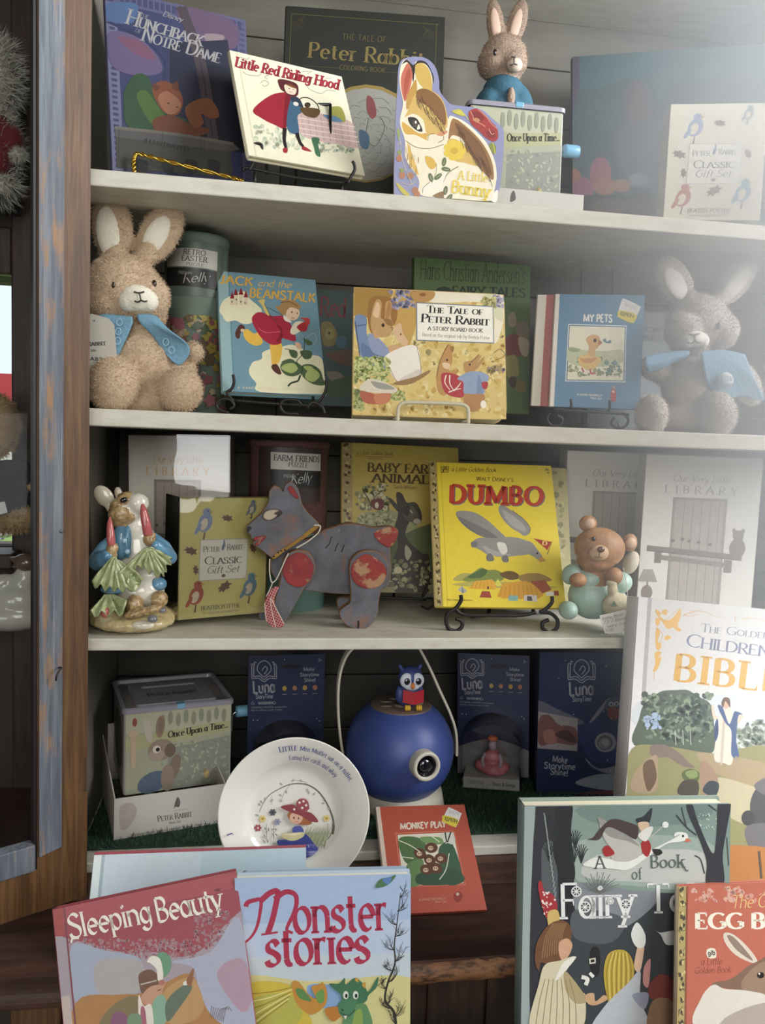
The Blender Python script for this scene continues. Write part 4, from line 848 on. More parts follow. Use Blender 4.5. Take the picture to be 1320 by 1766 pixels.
f.K('#3a2e14', '132 80 206 76 206 130 136 134').K(yl, '137 86 201 82 201 125 141 128').T('#3a2e14', 'glb', 145, 116, 198, 114, 34, .2, .16, 0)
f.T('#3a2e14', 'a Little Golden Book', 232, 122, 640, 130, 40, .13, .06, 0, .6, .03, .15).T('#3a2e14', '39c', 1080, 118, 1122, 120, 22, .18, .12, 0).T('#3a2e14', '59', 1100, 145, 1124, 146, 16, .18, .12, 0)
f.T('#33280f', 'Walt Disney\'s', 458, 206, 796, 218, 36, .13, .1, 0, 0, .08, caps=.85)
f.T('#c23a26', 'DUMBO', 216, 408, 1062, 428, 160, .27, .15, .1, 0, .16, shadow=('#6d6a6c', (9, 8)))
f.T('#6a5a1c', 'Walt Disney Productions', 190, 1298, 420, 1302, 16, .12, .08, 0)
f.done(t)

# --- front row of books on the bench and the deck
t, f = book('pale blue book with red top edge, behind the red princess book', POSE['palebook'], .016, '#b9d0da', '#d9e4e2', dim=.9, pages=mat('#a8323e', .6), r=.001)
f.R('#b4cdd8', 0, 0, 1, 1).R('#dbe6e4', 0, 0, .035, .985).R('#9fb3ba', .035, 0, .05, 1).R('#c3d2da', .05, .75, .5, 1).R('#ccd0d8', .05, 0, .4, .75).R('#a33444', 0, .985, 1, 1)
f.crop(90, 1440, 3.667); f.L('#8fa9ba', '1170 265 1320 272', 4, 0); f.done(t)
t, f = book('red storybook with cream calligraphy title and a figure in green, tilted in the front row', POSE['sleep'], .012, '#a34048', '#b5545a', r=(.003, .001, .001, .002), rough=.5, dim=.85)
f.crop(90, 1440, 3.667)
f.R('#9d8f96', 0, 0, 1, 1).S('#9b3f47', '-40 380 1200 190 1230 420 1100 560 950 720 820 770 650 740 450 740 250 690 60 640 -60 560').S('#a8484e', '60 460 600 330 1150 240 1160 330 700 430 100 560')
f.specks(['#9b4a52', '#a3646a', '#99747a', '#a07a80'], 420, (110, 660, 900, 780), 12, 51).specks(['#9b4a52', '#a3646a', '#99747a'], 220, (900, 480, 1120, 720), 12, 52)
f.S('#9aa0b2', '120 700 330 730 560 790 540 1000 300 1030 150 1060').S('#a59c9a', '290 800 560 800 560 980 300 1000').S('#a3a4b6', '760 800 1000 740 1180 520 1260 1000 1300 1300 1100 1230 950 1100 900 850').S('#a98a98', '1040 880 1200 780 1270 1000 1200 1120')
f.S('#a9743e', '150 1060 420 1010 560 1000 700 940 880 880 980 1100 1080 1200 1250 1300 1000 1500 150 1500').S('#7d6a46', '300 1190 360 1100 480 1020 560 1050 560 1300 300 1300').S('#b58a52', '700 1000 880 900 960 1080 880 1180 720 1180')
f.K('#a2433f', '-20 440 68 455 75 640 10 640').R('#b9a49a', 0, .0, .045, .62).R('#b07a4a', 0, .0, .045, .42).R('#7a3a40', .055, 0, .064, 1)
f.S('#6d4a35', '555 960 550 880 620 850 670 890 680 960 620 1000 570 1000').S('#c08a6a', '620 960 690 940 720 920 700 980 680 1030 640 1050 620 1090 570 1050 570 1010').L('#b9a79c', '560 945 660 920', 8).L('#4a2f26', '665 985 690 975', 5)
f.S('#5f8f6c', '665 760 710 740 750 780 750 850 710 900 690 860').S('#ddd6c6', '600 800 630 765 680 780 700 850 700 910 670 920 660 850 620 810').E('#b06a5a', 693, 932, 20, 18)
f.S('#7da386', '640 1050 700 1010 730 1080 720 1180 640 1300 620 1200').S('#d9cdbd', '550 1010 580 1080 630 1080 640 1300 560 1300 545 1100').S('#a2586a', '560 1100 590 1110 600 1300 570 1300').S('#5c6a56', '720 1060 800 970 870 940 880 980 800 1100 730 1180').E('#d9d0c4', 850, 935, 24, 14, -20).S('#8d5a34', '850 920 895 840 890 920 870 960')
f.S('#84506a', '380 1140 440 1120 490 1180 480 1300 370 1300').S('#6d8a66', '480 1150 560 1140 560 1300 490 1300')
for i in range(9): f.L('#4c4a38', f'{1000+i*10} {1150+i*4} {1010+i*12} {1110-abs(i-4)*6} {1006+i*16} {1085+i*3}', 3)
f.T('#e8dfce', 'Sleeping', 118, 655, 640, 545, 150, .17, .045, .02, .7, .02).T('#e8dfce', 'Beauty', 668, 552, 1085, 465, 150, .17, .045, .05, .7, .02)
f.L('#e8dfce', '120 682 130 655 170 650', 10, w2=16)
f.T('#4a2a2a', '59c', 1030, 360, 1070, 352, 18, .16, .1, 0); f.done(t)
t, f = book('blue book just behind the monster book, only its top edge in view', POSE['monster2'], .012, '#9fb4cc', '#c9d6e2')
f.crop(360, 1260, 4.4); f.T('#33353c', 'ANOTHER STORIES', 600, 1118, 1255, 1092, 34, .16, .08, .06); f.done(t)
t, f = book('pale blue storybook with large crimson title and a green dragon, front row', POSE['monster'], .014, '#b7c8dc', '#c9d6e2', r=.002, dim=.9)
f.crop(380, 1260, 2.538)
f.R('#c9cbb8', 0, 0, 1, 1).R('#a9bfe0', 0, .62, 1, 1).R('#b9cae0', 0, .52, 1, .78).R('#c3cfd6', 0, .40, 1, .62).R('#cfd3c2', 0, .32, 1, .5).R('#d6d2a0', 0, 0, 1, .32)
f.S('#d4cb86', '100 1080 420 1100 830 1080 840 1300 100 1300').S('#86a8d2', '380 1120 460 1110 560 1130 540 1200 420 1210')
cr = '#b8324e'
f.L(cr, '112 770 120 752 150 742 178 742 174 800 160 860 138 900 108 928', 22, w2=9).L(cr, '172 750 215 712 252 704 244 760 228 830 208 888', 25).L(cr, '238 738 285 706 325 715 335 750 322 800 300 845 292 872 318 886', 25, w2=12).L(cr, '180 893 252 882', 9, 0)
f.T(cr, 'onster', 322, 886, 735, 868, 175, .19, .06, .05, .5, .03).T(cr, 'stories', 200, 1028, 655, 1010, 172, .2, .06, .05, .5, .03)
bl = '#3a3632'
f.L(bl, '770 1300 760 1230 722 1180 735 1100 765 1020 762 940 772 860 790 710', 13, w2=3)
br = random.Random(9)
for (x, y, s_) in ((785, 730, 1), (772, 850, -1), (775, 790, 1), (765, 900, 1), (763, 960, -1), (766, 1010, 1), (750, 1050, -1), (738, 1100, 1), (728, 1130, -1), (730, 1195, 1), (745, 1215, -1), (762, 1250, 1), (768, 1280, -1)):
    for k in range(4):
        dx, dy = s_*br.uniform(16, 52), -br.uniform(14, 74); f.L(bl, f'{x} {y} {x+dx*.5:.0f} {y+dy*.3:.0f} {x+dx:.0f} {y+dy:.0f}', 3.6, w2=1.2)
        for j in range(3): u = br.uniform(.4, .9); f.L(bl, f'{x+dx*u:.0f} {y+dy*u:.0f} {x+dx*u+br.uniform(-22, 22):.0f} {y+dy*u-br.uniform(8, 34):.0f}', 1.8, w2=1)
f.S('#4d7a52', '680 685 700 650 740 640 770 630 750 660 720 680').S('#5b86c0', '710 650 750 640 735 672')
f.S('#d2b83a', '130 1110 200 1095 310 1115 330 1180 380 1230 380 1300 100 1300 110 1180').S('#b7b24a', '150 1170 300 1150 360 1230 300 1300 150 1290')
for i in range(7): f.L('#e6d98a' if i % 2 else '#9c8a2c', f'{320-i*4} {1120+i*10} {230-i*14} {1140+i*26} {130} {1150+i*34}', 5)
f.S('#c88a34', '315 1130 320 1095 345 1100 385 1150 420 1170 400 1120 430 1110 450 1100 468 1140 460 1200 400 1240 340 1200').S('#5d8a4a', '330 1130 360 1130 400 1180 350 1170').S('#6d9a4c', '420 1150 450 1130 455 1180 430 1190').S('#c07a30', '460 1215 520 1205 540 1230 500 1270 470 1250')
f.S('#3f7450', '478 1105 520 1105 545 1080 550 1110 590 1080 630 1110 650 1140 690 1075 685 1120 650 1155 640 1180 600 1210 560 1260 530 1240 530 1160 500 1130').S('#5d8f5a', '560 1220 620 1190 650 1220 660 1300 540 1300').S('#8aa64a', '590 1230 620 1220 620 1300 580 1300').S('#c8963a', '590 1090 598 1078 606 1100').S('#c8963a', '620 1110 635 1098 635 1125').S('#4a8058', '520 1190 570 1170 600 1180 570 1250 525 1240')
for x in (550, 593): f.E('#d9dccf', x, 1155, 12, 18).E('#1d2a20', x+2, 1158, 6, 9)
f.L('#2c4a34', '525 1230 560 1245 590 1220', 4).E('#24402d', 535, 1220, 5).K('#d9d4c0', '540 1245 548 1262 556 1245'); f.done(t)
t, f = book('small red-orange book of monkeys with a price sticker, lying back on the brown deck', POSE['monkey'], .005, '#b04a34', '#cdb8a4', r=.001, dim=.8)
f.crop(590, 1360, 3.5676); f.R('#b34a33', 0, 0, 1, 1).R('#cdb9a6', 0, 0, .045, 1).T('#dccdb8', 'MONKEY PLAY', 360, 252, 640, 238, 38, .26, .22, 0, 0, .1)
f.L('#d98a6a', '330 275 690 262 760 590 372 606 330 275', 3, 0)
f.K('#d4cdb4', '342 285 686 270 748 582 378 600').S('#4a6a3c', '350 310 460 300 520 350 500 420 440 470 380 440').S('#5a7d48', '400 470 500 440 480 590 385 590').S('#35563c', '600 360 680 340 740 560 640 590 600 480').S('#6d8f52', '480 300 600 300 620 340 520 340').S('#2f4c36', '480 520 700 500 740 580 480 592').S('#c9c4b4', '600 280 680 274 695 340 640 330')
for x, y in ((480, 400), (550, 365), (540, 440), (610, 430), (520, 500), (580, 490)): f.E('#5b3424', x, y, 40, 32, x % 50).E('#c9a688', x-4, y+2, 17, 14).E('#2a1a14', x-9, y, 3.5).E('#2a1a14', x+3, y, 3.5)
for p in ('350 320 420 350 480 390', '360 420 440 430', '520 280 560 300 600 330', '640 280 650 310 640 340', '660 400 640 500 600 560'): f.L('#d9d9b8', p, 5)
f.L('#24382a', '635 270 645 330', 8).L('#24382a', '670 268 650 330', 8)
f.T('#c98a76', 'A RAND McNALLY', 475, 692, 640, 682, 14, .2, .16, 0).T('#c98a76', 'TINY ELF', 570, 706, 648, 700, 12, .2, .16, 0).S('#8f2f2a', '690 650 720 630 745 660 730 690 710 700 690 680').E('#c8a48c', 712, 650, 10)
f.S('#d8d4cc', '650 125 665 118 730 150 735 160 705 232 690 236 622 205 618 192', 3).S('#d8c22e', '626 165 715 192 700 235 690 236 622 205 618 192', 3).T('#3a342e', '10/97H', 628, 196, 706, 216, 24, .2, .14, 0).T('#8a8680', '5029', 650, 148, 715, 168, 18, .1, .08, 0, slant=.2); f.done(t)
q = POSE['fairy']
t, f = book('large green-edged fairy tale book with a goose and children on a dark wood', q, .03, '#86968c', '#7e8f88', r=.002, board=.003, inset=.004)
f.crop(860, 1360, 2.87)
f.R('#3f4248', 0, 0, 1, 1).S('#7d8f84', '280 60 1180 40 1180 480 380 480 280 300', 3).S('#94a296', '380 260 1020 250 1040 480 880 500 660 480 480 470 380 440').S('#b4b5ac', '420 380 520 320 760 300 1020 320 1030 460 680 460 440 440').S('#6d8078', '400 90 1000 60 1000 160 560 190')
f.R('#94a29c', 0, 0, .05, 1).R('#5d6a66', .05, 0, .06, 1).S('#34343a', '185 90 290 80 300 400 280 700 300 1200 160 1200').S('#55585a', '215 300 290 300 280 640 230 620').S('#2b2b30', '290 80 365 80 360 200 370 330 380 420 370 560 380 1200 300 1200 300 500 270 300')
for x, y in ((245, 150), (275, 230), (250, 320), (380, 260), (410, 330), (370, 340)):
    for k in range(7): a = -pi/2+(k-3)*.32; f.L('#2c3232', f'{x} {y+40} {x+24*cos(a):.0f} {y+30*sin(a):.0f} {x+42*cos(a):.0f} {y+56*sin(a):.0f}', 4)
for i in range(16): f.L('#8f9896', f'{225+i*4} {120+i*26} {232+i*3} {150+i*26}', 5)
f.S('#37373c', '1030 470 1030 360 990 240 950 150 930 80 960 80 990 170 1060 320 1080 220 1090 60 1150 60 1130 200 1110 330 1115 470').L('#3b3d40', '980 230 930 190 880 130', 7).L('#3b3d40', '930 190 905 90', 5).L('#3b3d40', '1020 420 1000 350 970 330', 6).L('#3b3d40', '1130 240 1140 380', 4).L('#3b3d40', '1080 110 1040 80', 6)
f.S('#3c4044', '380 560 480 600 700 620 880 600 890 1200 370 1200').S('#7d8084', '390 470 640 500 800 520 700 640 560 700 400 640').S('#55585c', '380 600 620 640 560 760 380 740')
for i in range(26): a = -pi*(.1+.8*i/25); r_ = 70+20*(i % 3); f.L('#62655f', f'500 520 {500+r_*.6*cos(a):.0f} {520+r_*.6*sin(a):.0f} {500+r_*cos(a+.05):.0f} {520+r_*sin(a+.05):.0f}', 2.5)
f.S('#d9d7cc', '420 380 480 340 560 350 640 360 720 320 780 290 860 250 900 225 870 235 880 215 930 220 935 250 900 262 840 270 790 300 720 350 640 400 560 395').S('#b3afa4', '500 150 580 190 660 240 710 290 690 340 620 360 560 350 560 300 520 240').S('#8d8a82', '490 140 560 180 640 230 700 285 640 260 540 230').S('#c96a4a', '930 245 955 258 925 262').E('#25221f', 913, 234, 6)
f.S('#4a3c3a', '470 240 500 200 560 150 640 165 690 190 680 250 620 220 540 190 500 250 440 250').S('#33343a', '680 150 720 135 760 95 745 170 700 175').S('#c9ab8c', '690 170 740 165 740 200 710 215').S('#a32d2c', '515 300 540 280 575 320 530 335').S('#a32d2c', '705 270 740 255 755 290 740 335 715 320').S('#d0cdc2', '690 230 740 190 765 195 730 260').E('#d9d7cf', 826, 178, 16).L('#b9b7ae', '750 240 820 180', 4).S('#2e2c2c', '760 300 800 300 810 320 780 330')
f.specks(['#c9cfc6'], 26, (985, 120, 1080, 200), 4, 61)
tt = '#55605a'
f.T(tt, 'A', 480, 395, 525, 393, 62, .16, .07, .08, .3).T(tt, 'Book', 752, 392, 920, 388, 62, .14, .06, .1, .3).L(tt, '905 360 925 400 940 405', 7).T(tt, 'of', 660, 448, 710, 446, 56, .12, .06, .08, .3)
wt = '#d9d8d2'
f.T(wt, 'Fairy', 305, 640, 670, 632, 168, .13, .07, .09, .2, .0).T(wt, 'Tales', 740, 612, 1130, 606, 140, .13, .07, .09, .2, .02)
for x, y, r_ in ((428, 585, 28), (630, 572, 26), (385, 508, 26), (555, 555, 16)):
    f.E(wt, x, y, r_).E('#47494d', x, y, r_*.78)
    for k in range(8): f.L(wt, f'{x} {y} {x+r_*.8*cos(k*pi/4):.0f} {y+r_*.8*sin(k*pi/4):.0f}', 4)
f.S('#a83034', '195 480 210 455 230 510 265 520 290 570 280 620 240 640 215 580')
f.specks(['#e2d6cc'], 26, (215, 510, 280, 620), 6, 62)
f.S('#c9a65c', '245 610 290 600 300 650 250 680').S('#704a30', '180 850 190 760 240 680 300 650 350 670 360 740 330 780 320 840 260 870 210 860 200 900')
for i in range(9): f.L('#8d6a42', f'{270+i*8} 665 {230+i*10} 740 {215+i*12} {840-i*4}', 5)
f.S('#c99a76', '300 760 340 740 365 770 350 820 320 850 300 820').S('#cbbf9c', '160 1200 200 960 230 870 300 850 380 830 330 920 400 1000 430 1030 400 1200').S('#a9976a', '330 900 420 1010 440 1050 380 1060 330 990')
for i in range(7): f.L('#8d7c54', f'{230+i*20} 940 {200+i*30} 1060 {180+i*34} 1200', 4)
f.S('#ded8c8', '280 950 320 860 385 830 330 900').S('#c59a70', '430 1020 470 1010 480 1050 520 1020 540 1040 480 1070 440 1060')
f.S('#b99a36', '520 900 540 820 590 795 640 810 670 880 660 1000 630 1090 560 1080 530 1000')
for i in range(11): f.L('#d6bd5c' if i % 2 else '#967a26', f'{560+i*8} 810 {535+i*12} 900 {545+i*10} 1080', 5)
f.S('#d6ad8c', '670 880 690 770 710 750 720 790 700 900').S('#d9d7cf', '655 720 685 660 725 720 720 780 680 780').S('#b4b7ba', '640 960 700 900 700 1040 740 1200 470 1200 520 1080').S('#8c90a0', '660 1020 740 1010 720 1090')
f.S('#2a2729', '455 830 470 780 500 800 500 900 480 930 460 900').L('#d9d5c8', '410 930 440 940 430 970', 20).L('#d9d5c8', '450 910 470 930', 16).K('#cfc8b4', '448 840 480 835 480 862 450 866').K('#2a2729', '455 845 474 842 474 856 456 859')
f.S('#7d3a34', '740 980 790 920 850 930 880 1000 850 1050 760 1040').S('#c98a84', '720 880 750 840 750 900 740 980 715 960').S('#c4c4c0', '760 690 800 710 890 700 890 760 830 770 800 720').S('#8a6a4c', '760 1050 860 1050 880 1200 740 1200').done(t)
t, f = book('orange-red book with patterned spine and a brown hare, lower right of the front row', POSE['egg'], .007, '#b85a44', '#a8987a', r=.002, dim=.85)
f.crop(860, 1360, 2.87); foil_spine(f, .06, '#4c4436'); f.R('#b9604a', .06, 0, 1, 1).R('#8f3f30', .064, 0, .07, 1)
f.specks(['#c98a74', '#cf9a86'], 50, (950, 490, 1330, 560), 14, 71)
f.T('#d6b26a', 'The Golden', 1150, 590, 1480, 580, 62, .1, .05, .02, .5, .03, .25).T('#e0d5bd', 'EGG BOOK', 975, 692, 1580, 690, 76, .26, .1, .12, 0, .06)
f.S('#d9cdb4', '1030 795 1070 790 1076 835 1034 836', 2).T('#3a332c', 'glb', 1036, 824, 1072, 822, 24, .2, .16, 0).T('#7a3a2a', 'a Little', 1000, 872, 1105, 868, 34, .1, .06, .02, .5, .03, .2).T('#7a3a2a', 'Golden Book', 968, 914, 1150, 908, 30, .1, .06, .02, .5, .03, .2)
f.S('#cfbfa8', '1115 715 1160 720 1230 780 1280 850 1250 860 1170 820 1120 760').S('#8c7462', '1130 730 1170 740 1260 850 1180 800').S('#7d5f4a', '1060 960 1150 940 1230 880 1290 850 1340 840 1340 1060 1200 1000 1080 980').S('#93745c', '1200 960 1280 870 1340 870 1340 1020 1240 1020').E('#1f1a18', 1296, 922, 18, 16).E('#d9cdbd', 1290, 915, 5)
f.S('#cfc4b4', '980 1180 1000 1040 1060 970 1120 990 1240 1000 1340 1040 1340 1200').S('#a8988a', '1140 1120 1340 1060 1340 1200 1100 1200').done(t)
q = POSE['bible']
t, f = book('tall white illustrated book with gold corner scrolls and a robed figure', q, .03, '#cac6c3', '#ccc8c5', r=.002, board=.003, rough=.35)
f.crop(1040, 1020, 4.646)
f.R('#c9c5bf', 0, 0, 1, 1).R('#d0ccc9', 0, 0, .05, 1).R('#a8a2a2', .05, 0, .072, 1)
gd = '#d9a650'
for p in ('420 140 450 200 480 150 520 150 500 190', '440 180 500 230 560 210 620 140 625 200 600 270 630 310 600 320 560 290 520 300 480 250', '430 290 460 330 440 400 470 420 455 470 430 460 420 380', '415 500 440 480 470 490 440 540 470 520 450 600 420 640 400 640 420 580', '430 210 460 230 440 280 420 250', '490 370 520 350 550 370 510 390'): f.S(gd, p)
for p in ('640 200 720 160 820 165 900 200 1010 215', '650 180 700 200 780 180', '700 180 760 150', '412 650 410 720', '430 440 480 400', '1060 200 1062 240', '1120 220 1200 215 1320 240', '420 160 480 240 560 180 620 135', '440 300 480 350 440 440'): f.L('#cf9d4c', p, 6, w2=2)
f.T('#8c8a96', 'The Golden', 785, 322, 1335, 382, 66, .14, .05, .07, 0, .04, caps=.72)
f.T('#777a92', "Children's", 665, 438, 1440, 540, 100, .14, .05, .07, 0, .02, caps=.84)
f.T('#cf9a3e', 'BIBLE', 565, 712, 1440, 815, 215, .2, .07, .1, 0, .16)
f.S('#c3c4c4', '320 860 900 820 1300 880 1300 1100 320 1100').S('#55604f', '320 920 380 860 470 800 580 790 680 790 760 840 860 900 890 1050 880 1290 620 1300 250 1230 290 1020').specks(['#6d7a64', '#4a5547', '#7f8d72', '#3e483e'], 240, (330, 820, 870, 1200), 26, 81).specks(['#8fa0b8', '#9aabc0'], 26, (330, 980, 460, 1100), 24, 82).specks(['#8b9280', '#a0a590', '#77806c'], 110, (1080, 1040, 1320, 1300), 26, 83)
for x in (580, 640, 700): f.L('#b9bdb0', f'{x} 1110 {x+6} 1230', 5)
f.S('#8c8458', '230 1260 500 1240 900 1300 1400 1300 1400 2300 160 2300 190 1600').S('#a08a66', '750 1310 900 1300 1400 1420 1400 1700 1180 1560 900 1450').S('#b4a582', '900 1500 1200 1560 1400 1640 1400 1900 1000 1800')
f.S('#7d6a5c', '380 1240 500 1230 620 1300 690 1370 740 1410 640 1400 520 1330 400 1330').S('#a0876a', '240 1480 330 1370 430 1310 440 1440 420 1600 240 1600').S('#6b523e', '320 1400 400 1350 430 1500 360 1600').S('#5a6238', '630 1460 700 1420 770 1450 760 1520 680 1540').S('#7d8a52', '660 1450 740 1430 760 1480 700 1500').S('#4b4438', '600 1620 640 1520 760 1520 750 1640').S('#9a7a62', '780 1400 830 1360 920 1500 900 1620 800 1620').S('#3f4246', '800 1600 850 1520 930 1540 900 1640')
f.S('#cfc2ac', '890 1330 930 1040 960 960 1010 920 1040 1000 1040 1360 960 1370').S('#b9aa92', '960 1050 980 1050 960 1360 940 1350').S('#4d5c80', '920 920 960 930 1010 1060 1040 1000 1060 960 1120 990 1080 1060 1070 1200 1090 1320 1030 1310 1030 1120 980 1050').S('#3f4d70', '895 1080 920 1020 925 1140 900 1200').S('#c9a283', '965 880 1000 865 1010 920 980 940').S('#6d5140', '950 900 970 850 1015 860 1020 930 1000 900 980 880 965 930').S('#d0b79c', '870 920 885 910 900 990 930 1000 900 1030 880 1000').S('#c9b59a', '1090 990 1130 1000 1080 1060').K('#9a8a7a', '1060 1320 1075 1320 1075 1360 1058 1358')
f.S('#54504e', '1180 1700 1230 1580 1320 1560 1400 1600 1400 2000 1260 1980 1200 1850').S('#6b6664', '1210 1560 1320 1490 1400 1560 1330 1640').E('#4a4644', 1165, 1815, 55, 62).S('#6e6866', '1140 1900 1220 1860 1330 1880 1400 2100 1340 2100 1200 2060 1150 2000').S('#b0703c', '140 2060 1400 2060 1400 2330 120 2330').L('#5f4a3c', '1250 2080 1270 2300', 22); f.done(t)

# ------------------------------------------------------------------ boxed sets
def carton(label, q, depth, face, side, name='boxed_set', cat='box', group=None, wrap=False, flip=False):
    w, h = q[6], q[7]; t = thing(name, label, cat, None, group, pose(q)); m = MB()
    cm = mat(side, .35, coat=.0); m.box((-w/2, 0, 0), (w/2, depth, h), cm, bev=.0012); m.build('carton', t)
    f = Face(rect_px(pose(q), w, h), w, h); f.rough = .4; f.R(face, .006, .004, .994, .996)
    if wrap:
        g = MB(); e = .0016; r = random.Random(len(label)); N = 22; vs = []; fs = []
        for j in range(N+1):
            for i in range(N+1):
                u, v = i/N, j/N; edge = min(u, 1-u, v, 1-v)
                y = -e*.6-.0007*max(0, .5+noise.noise(Vector((u*5+len(label), v*5, 1.7))))-(.0006*r.random() if edge < .12 else 0)
                vs.append((-w/2-e+(w+2*e)*u, y, -0+(h+e)*v))
        for j in range(N):
            for i in range(N): a = j*(N+1)+i; fs.append([a, a+1, a+N+2, a+N+1])
        g.add(vs, fs, wrapm, True)
        g.add([(-w/2-e, -e, 0), (-w/2-e, depth+e, 0), (-w/2-e, depth+e, h+e), (-w/2-e, -e, h+e), (w/2+e, -e, 0), (w/2+e, depth+e, 0), (w/2+e, depth+e, h+e), (w/2+e, -e, h+e)], [[0, 1, 2, 3], [4, 5, 6, 7], [3, 2, 6, 7]], wrapm)
        g.build('shrink_wrap', t, recalc=False)['label'] = 'clear glossy shrink wrap'
    return t, f
wrapm = bpy.data.materials.new('shrink_wrap_film'); wrapm.use_nodes = True
_nt = wrapm.node_tree; _nt.nodes.remove(_nt.nodes['Principled BSDF'])
_tr = _nt.nodes.new('ShaderNodeBsdfTransparent'); _gl = _nt.nodes.new('ShaderNodeBsdfGlossy'); _gl.inputs['Roughness'].default_value = .04
_fr = _nt.nodes.new('ShaderNodeFresnel'); _fr.inputs[0].default_value = 1.7; _mx = _nt.nodes.new('ShaderNodeMixShader')
_nt.links.new(_fr.outputs[0], _mx.inputs[0]); _nt.links.new(_tr.outputs[0], _mx.inputs[1]); _nt.links.new(_gl.outputs[0], _mx.inputs[2]); _nt.links.new(_mx.outputs[0], _nt.nodes['Material Output'].inputs[0])

def library(label, key, ox, oy, k, tx, wrap=False, depth=.045, side='#a9a196'):
    """white boxed library; the drawn door is laid out in the crop of the right-hand box and shifted by tx(x, y)"""
    t, f = carton(label, POSE[key], depth, '#cfcbc1', side, wrap=wrap, group='white boxed sets on the third shelf'); w, h = f.w, f.h
    U = lambda u, v: Vector((f.x0+u*w, v*h))
    def P(c, *a): f.poly(c, [U(*p) for p in a])
    P('#8f877c', (.25, .02), (.255, .75), (.72, .75), (.72, .02)); d = '#a79d91'
    P(d, (.275, .02), (.28, .735), (.695, .735), (.69, .02))
    for i in range(5): P('#776e64', (.35+i*.075, .02), (.353+i*.075, .735), (.358+i*.075, .735), (.355+i*.075, .02))
    for i in range(16): u = .29+.4*((i*37) % 17)/17; v = .05+.6*((i*23) % 19)/19; P('#968b80', (u, v), (u+.008, v+.04), (u+.012, v+.01))
    P('#7d7268', (.06, .425), (.06, .455), (.88, .42), (.88, .39)); P('#6d635a', (.06, .42), (.06, .428), (.88, .393), (.88, .385)); P('#7d7268', (.13, .35), (.13, .42), (.19, .415), (.19, .35)); P('#7d7268', (.73, .31), (.73, .39), (.8, .385), (.8, .31)); P('#857a70', (.19, .37), (.19, .40), (.74, .37), (.74, .34))
    for u, v, r1, r2 in ((.835, .46, .07, .06), (.835, .535, .048, .034), (.795, .565, .016, .013), (.875, .565, .016, .013)):
        f.poly('#7d7268', [U(u+r1*cos(a*pi/9), v+r2*sin(a*pi/9)) for a in range(18)])
    P('#9a9186', (.0, .235), (.045, .31), (.125, .31), (.17, .235)); f.poly('#85796f', [U(.085+.05*cos(a*pi/8), .17+.045*sin(a*pi/8)) for a in range(16)]); P('#85796f', (.075, .2), (.08, .235), (.09, .235), (.095, .2))
    for u, v in ((.28, .49), (.36, .5), (.42, .49), (.5, .485), (.6, .475)): f.poly('#6d635a', [U(u+.018*cos(a*pi/4), v+.01*sin(a*pi/4)) for a in range(8)])
    def txt(s, u0, u1, v, hh, **kw):
        quads, adv = letters(s, **kw); y = f._y(); V = []; F = []
        for qd in quads:
            o = len(V)
            for p in qd: c = U(u0+(u1-u0)*p.x/adv, v+p.y*hh); V.append(Vector((c.x, y, c.y)))
            F.append([o, o+1, o+2, o+3])
        f.tb.add(V, F, mat(tx, .4))
    txt('Our Very Little', .24, .74, .845, .04, thick=.11, thin=.05, serif=.05, slant=.2)
    txt('LIBRARY', .18, .80, .775, .045, thick=.13, thin=.05, serif=.1, gap=.55)
    f.done(t, 'printed_picture'); return t
library('white boxed set in shiny shrink wrap, left end behind the ceramic rabbit', 'libL', 0, 0, 1, '#c9a672', wrap=True)
library('greyish boxed set with a drawn door, shaded behind the bear figurine', 'lib2', 0, 0, 1, '#8d857b')
library('white boxed set with a drawn plank door and lamp, right end of third shelf', 'lib3', 0, 0, 1, '#8d857b')
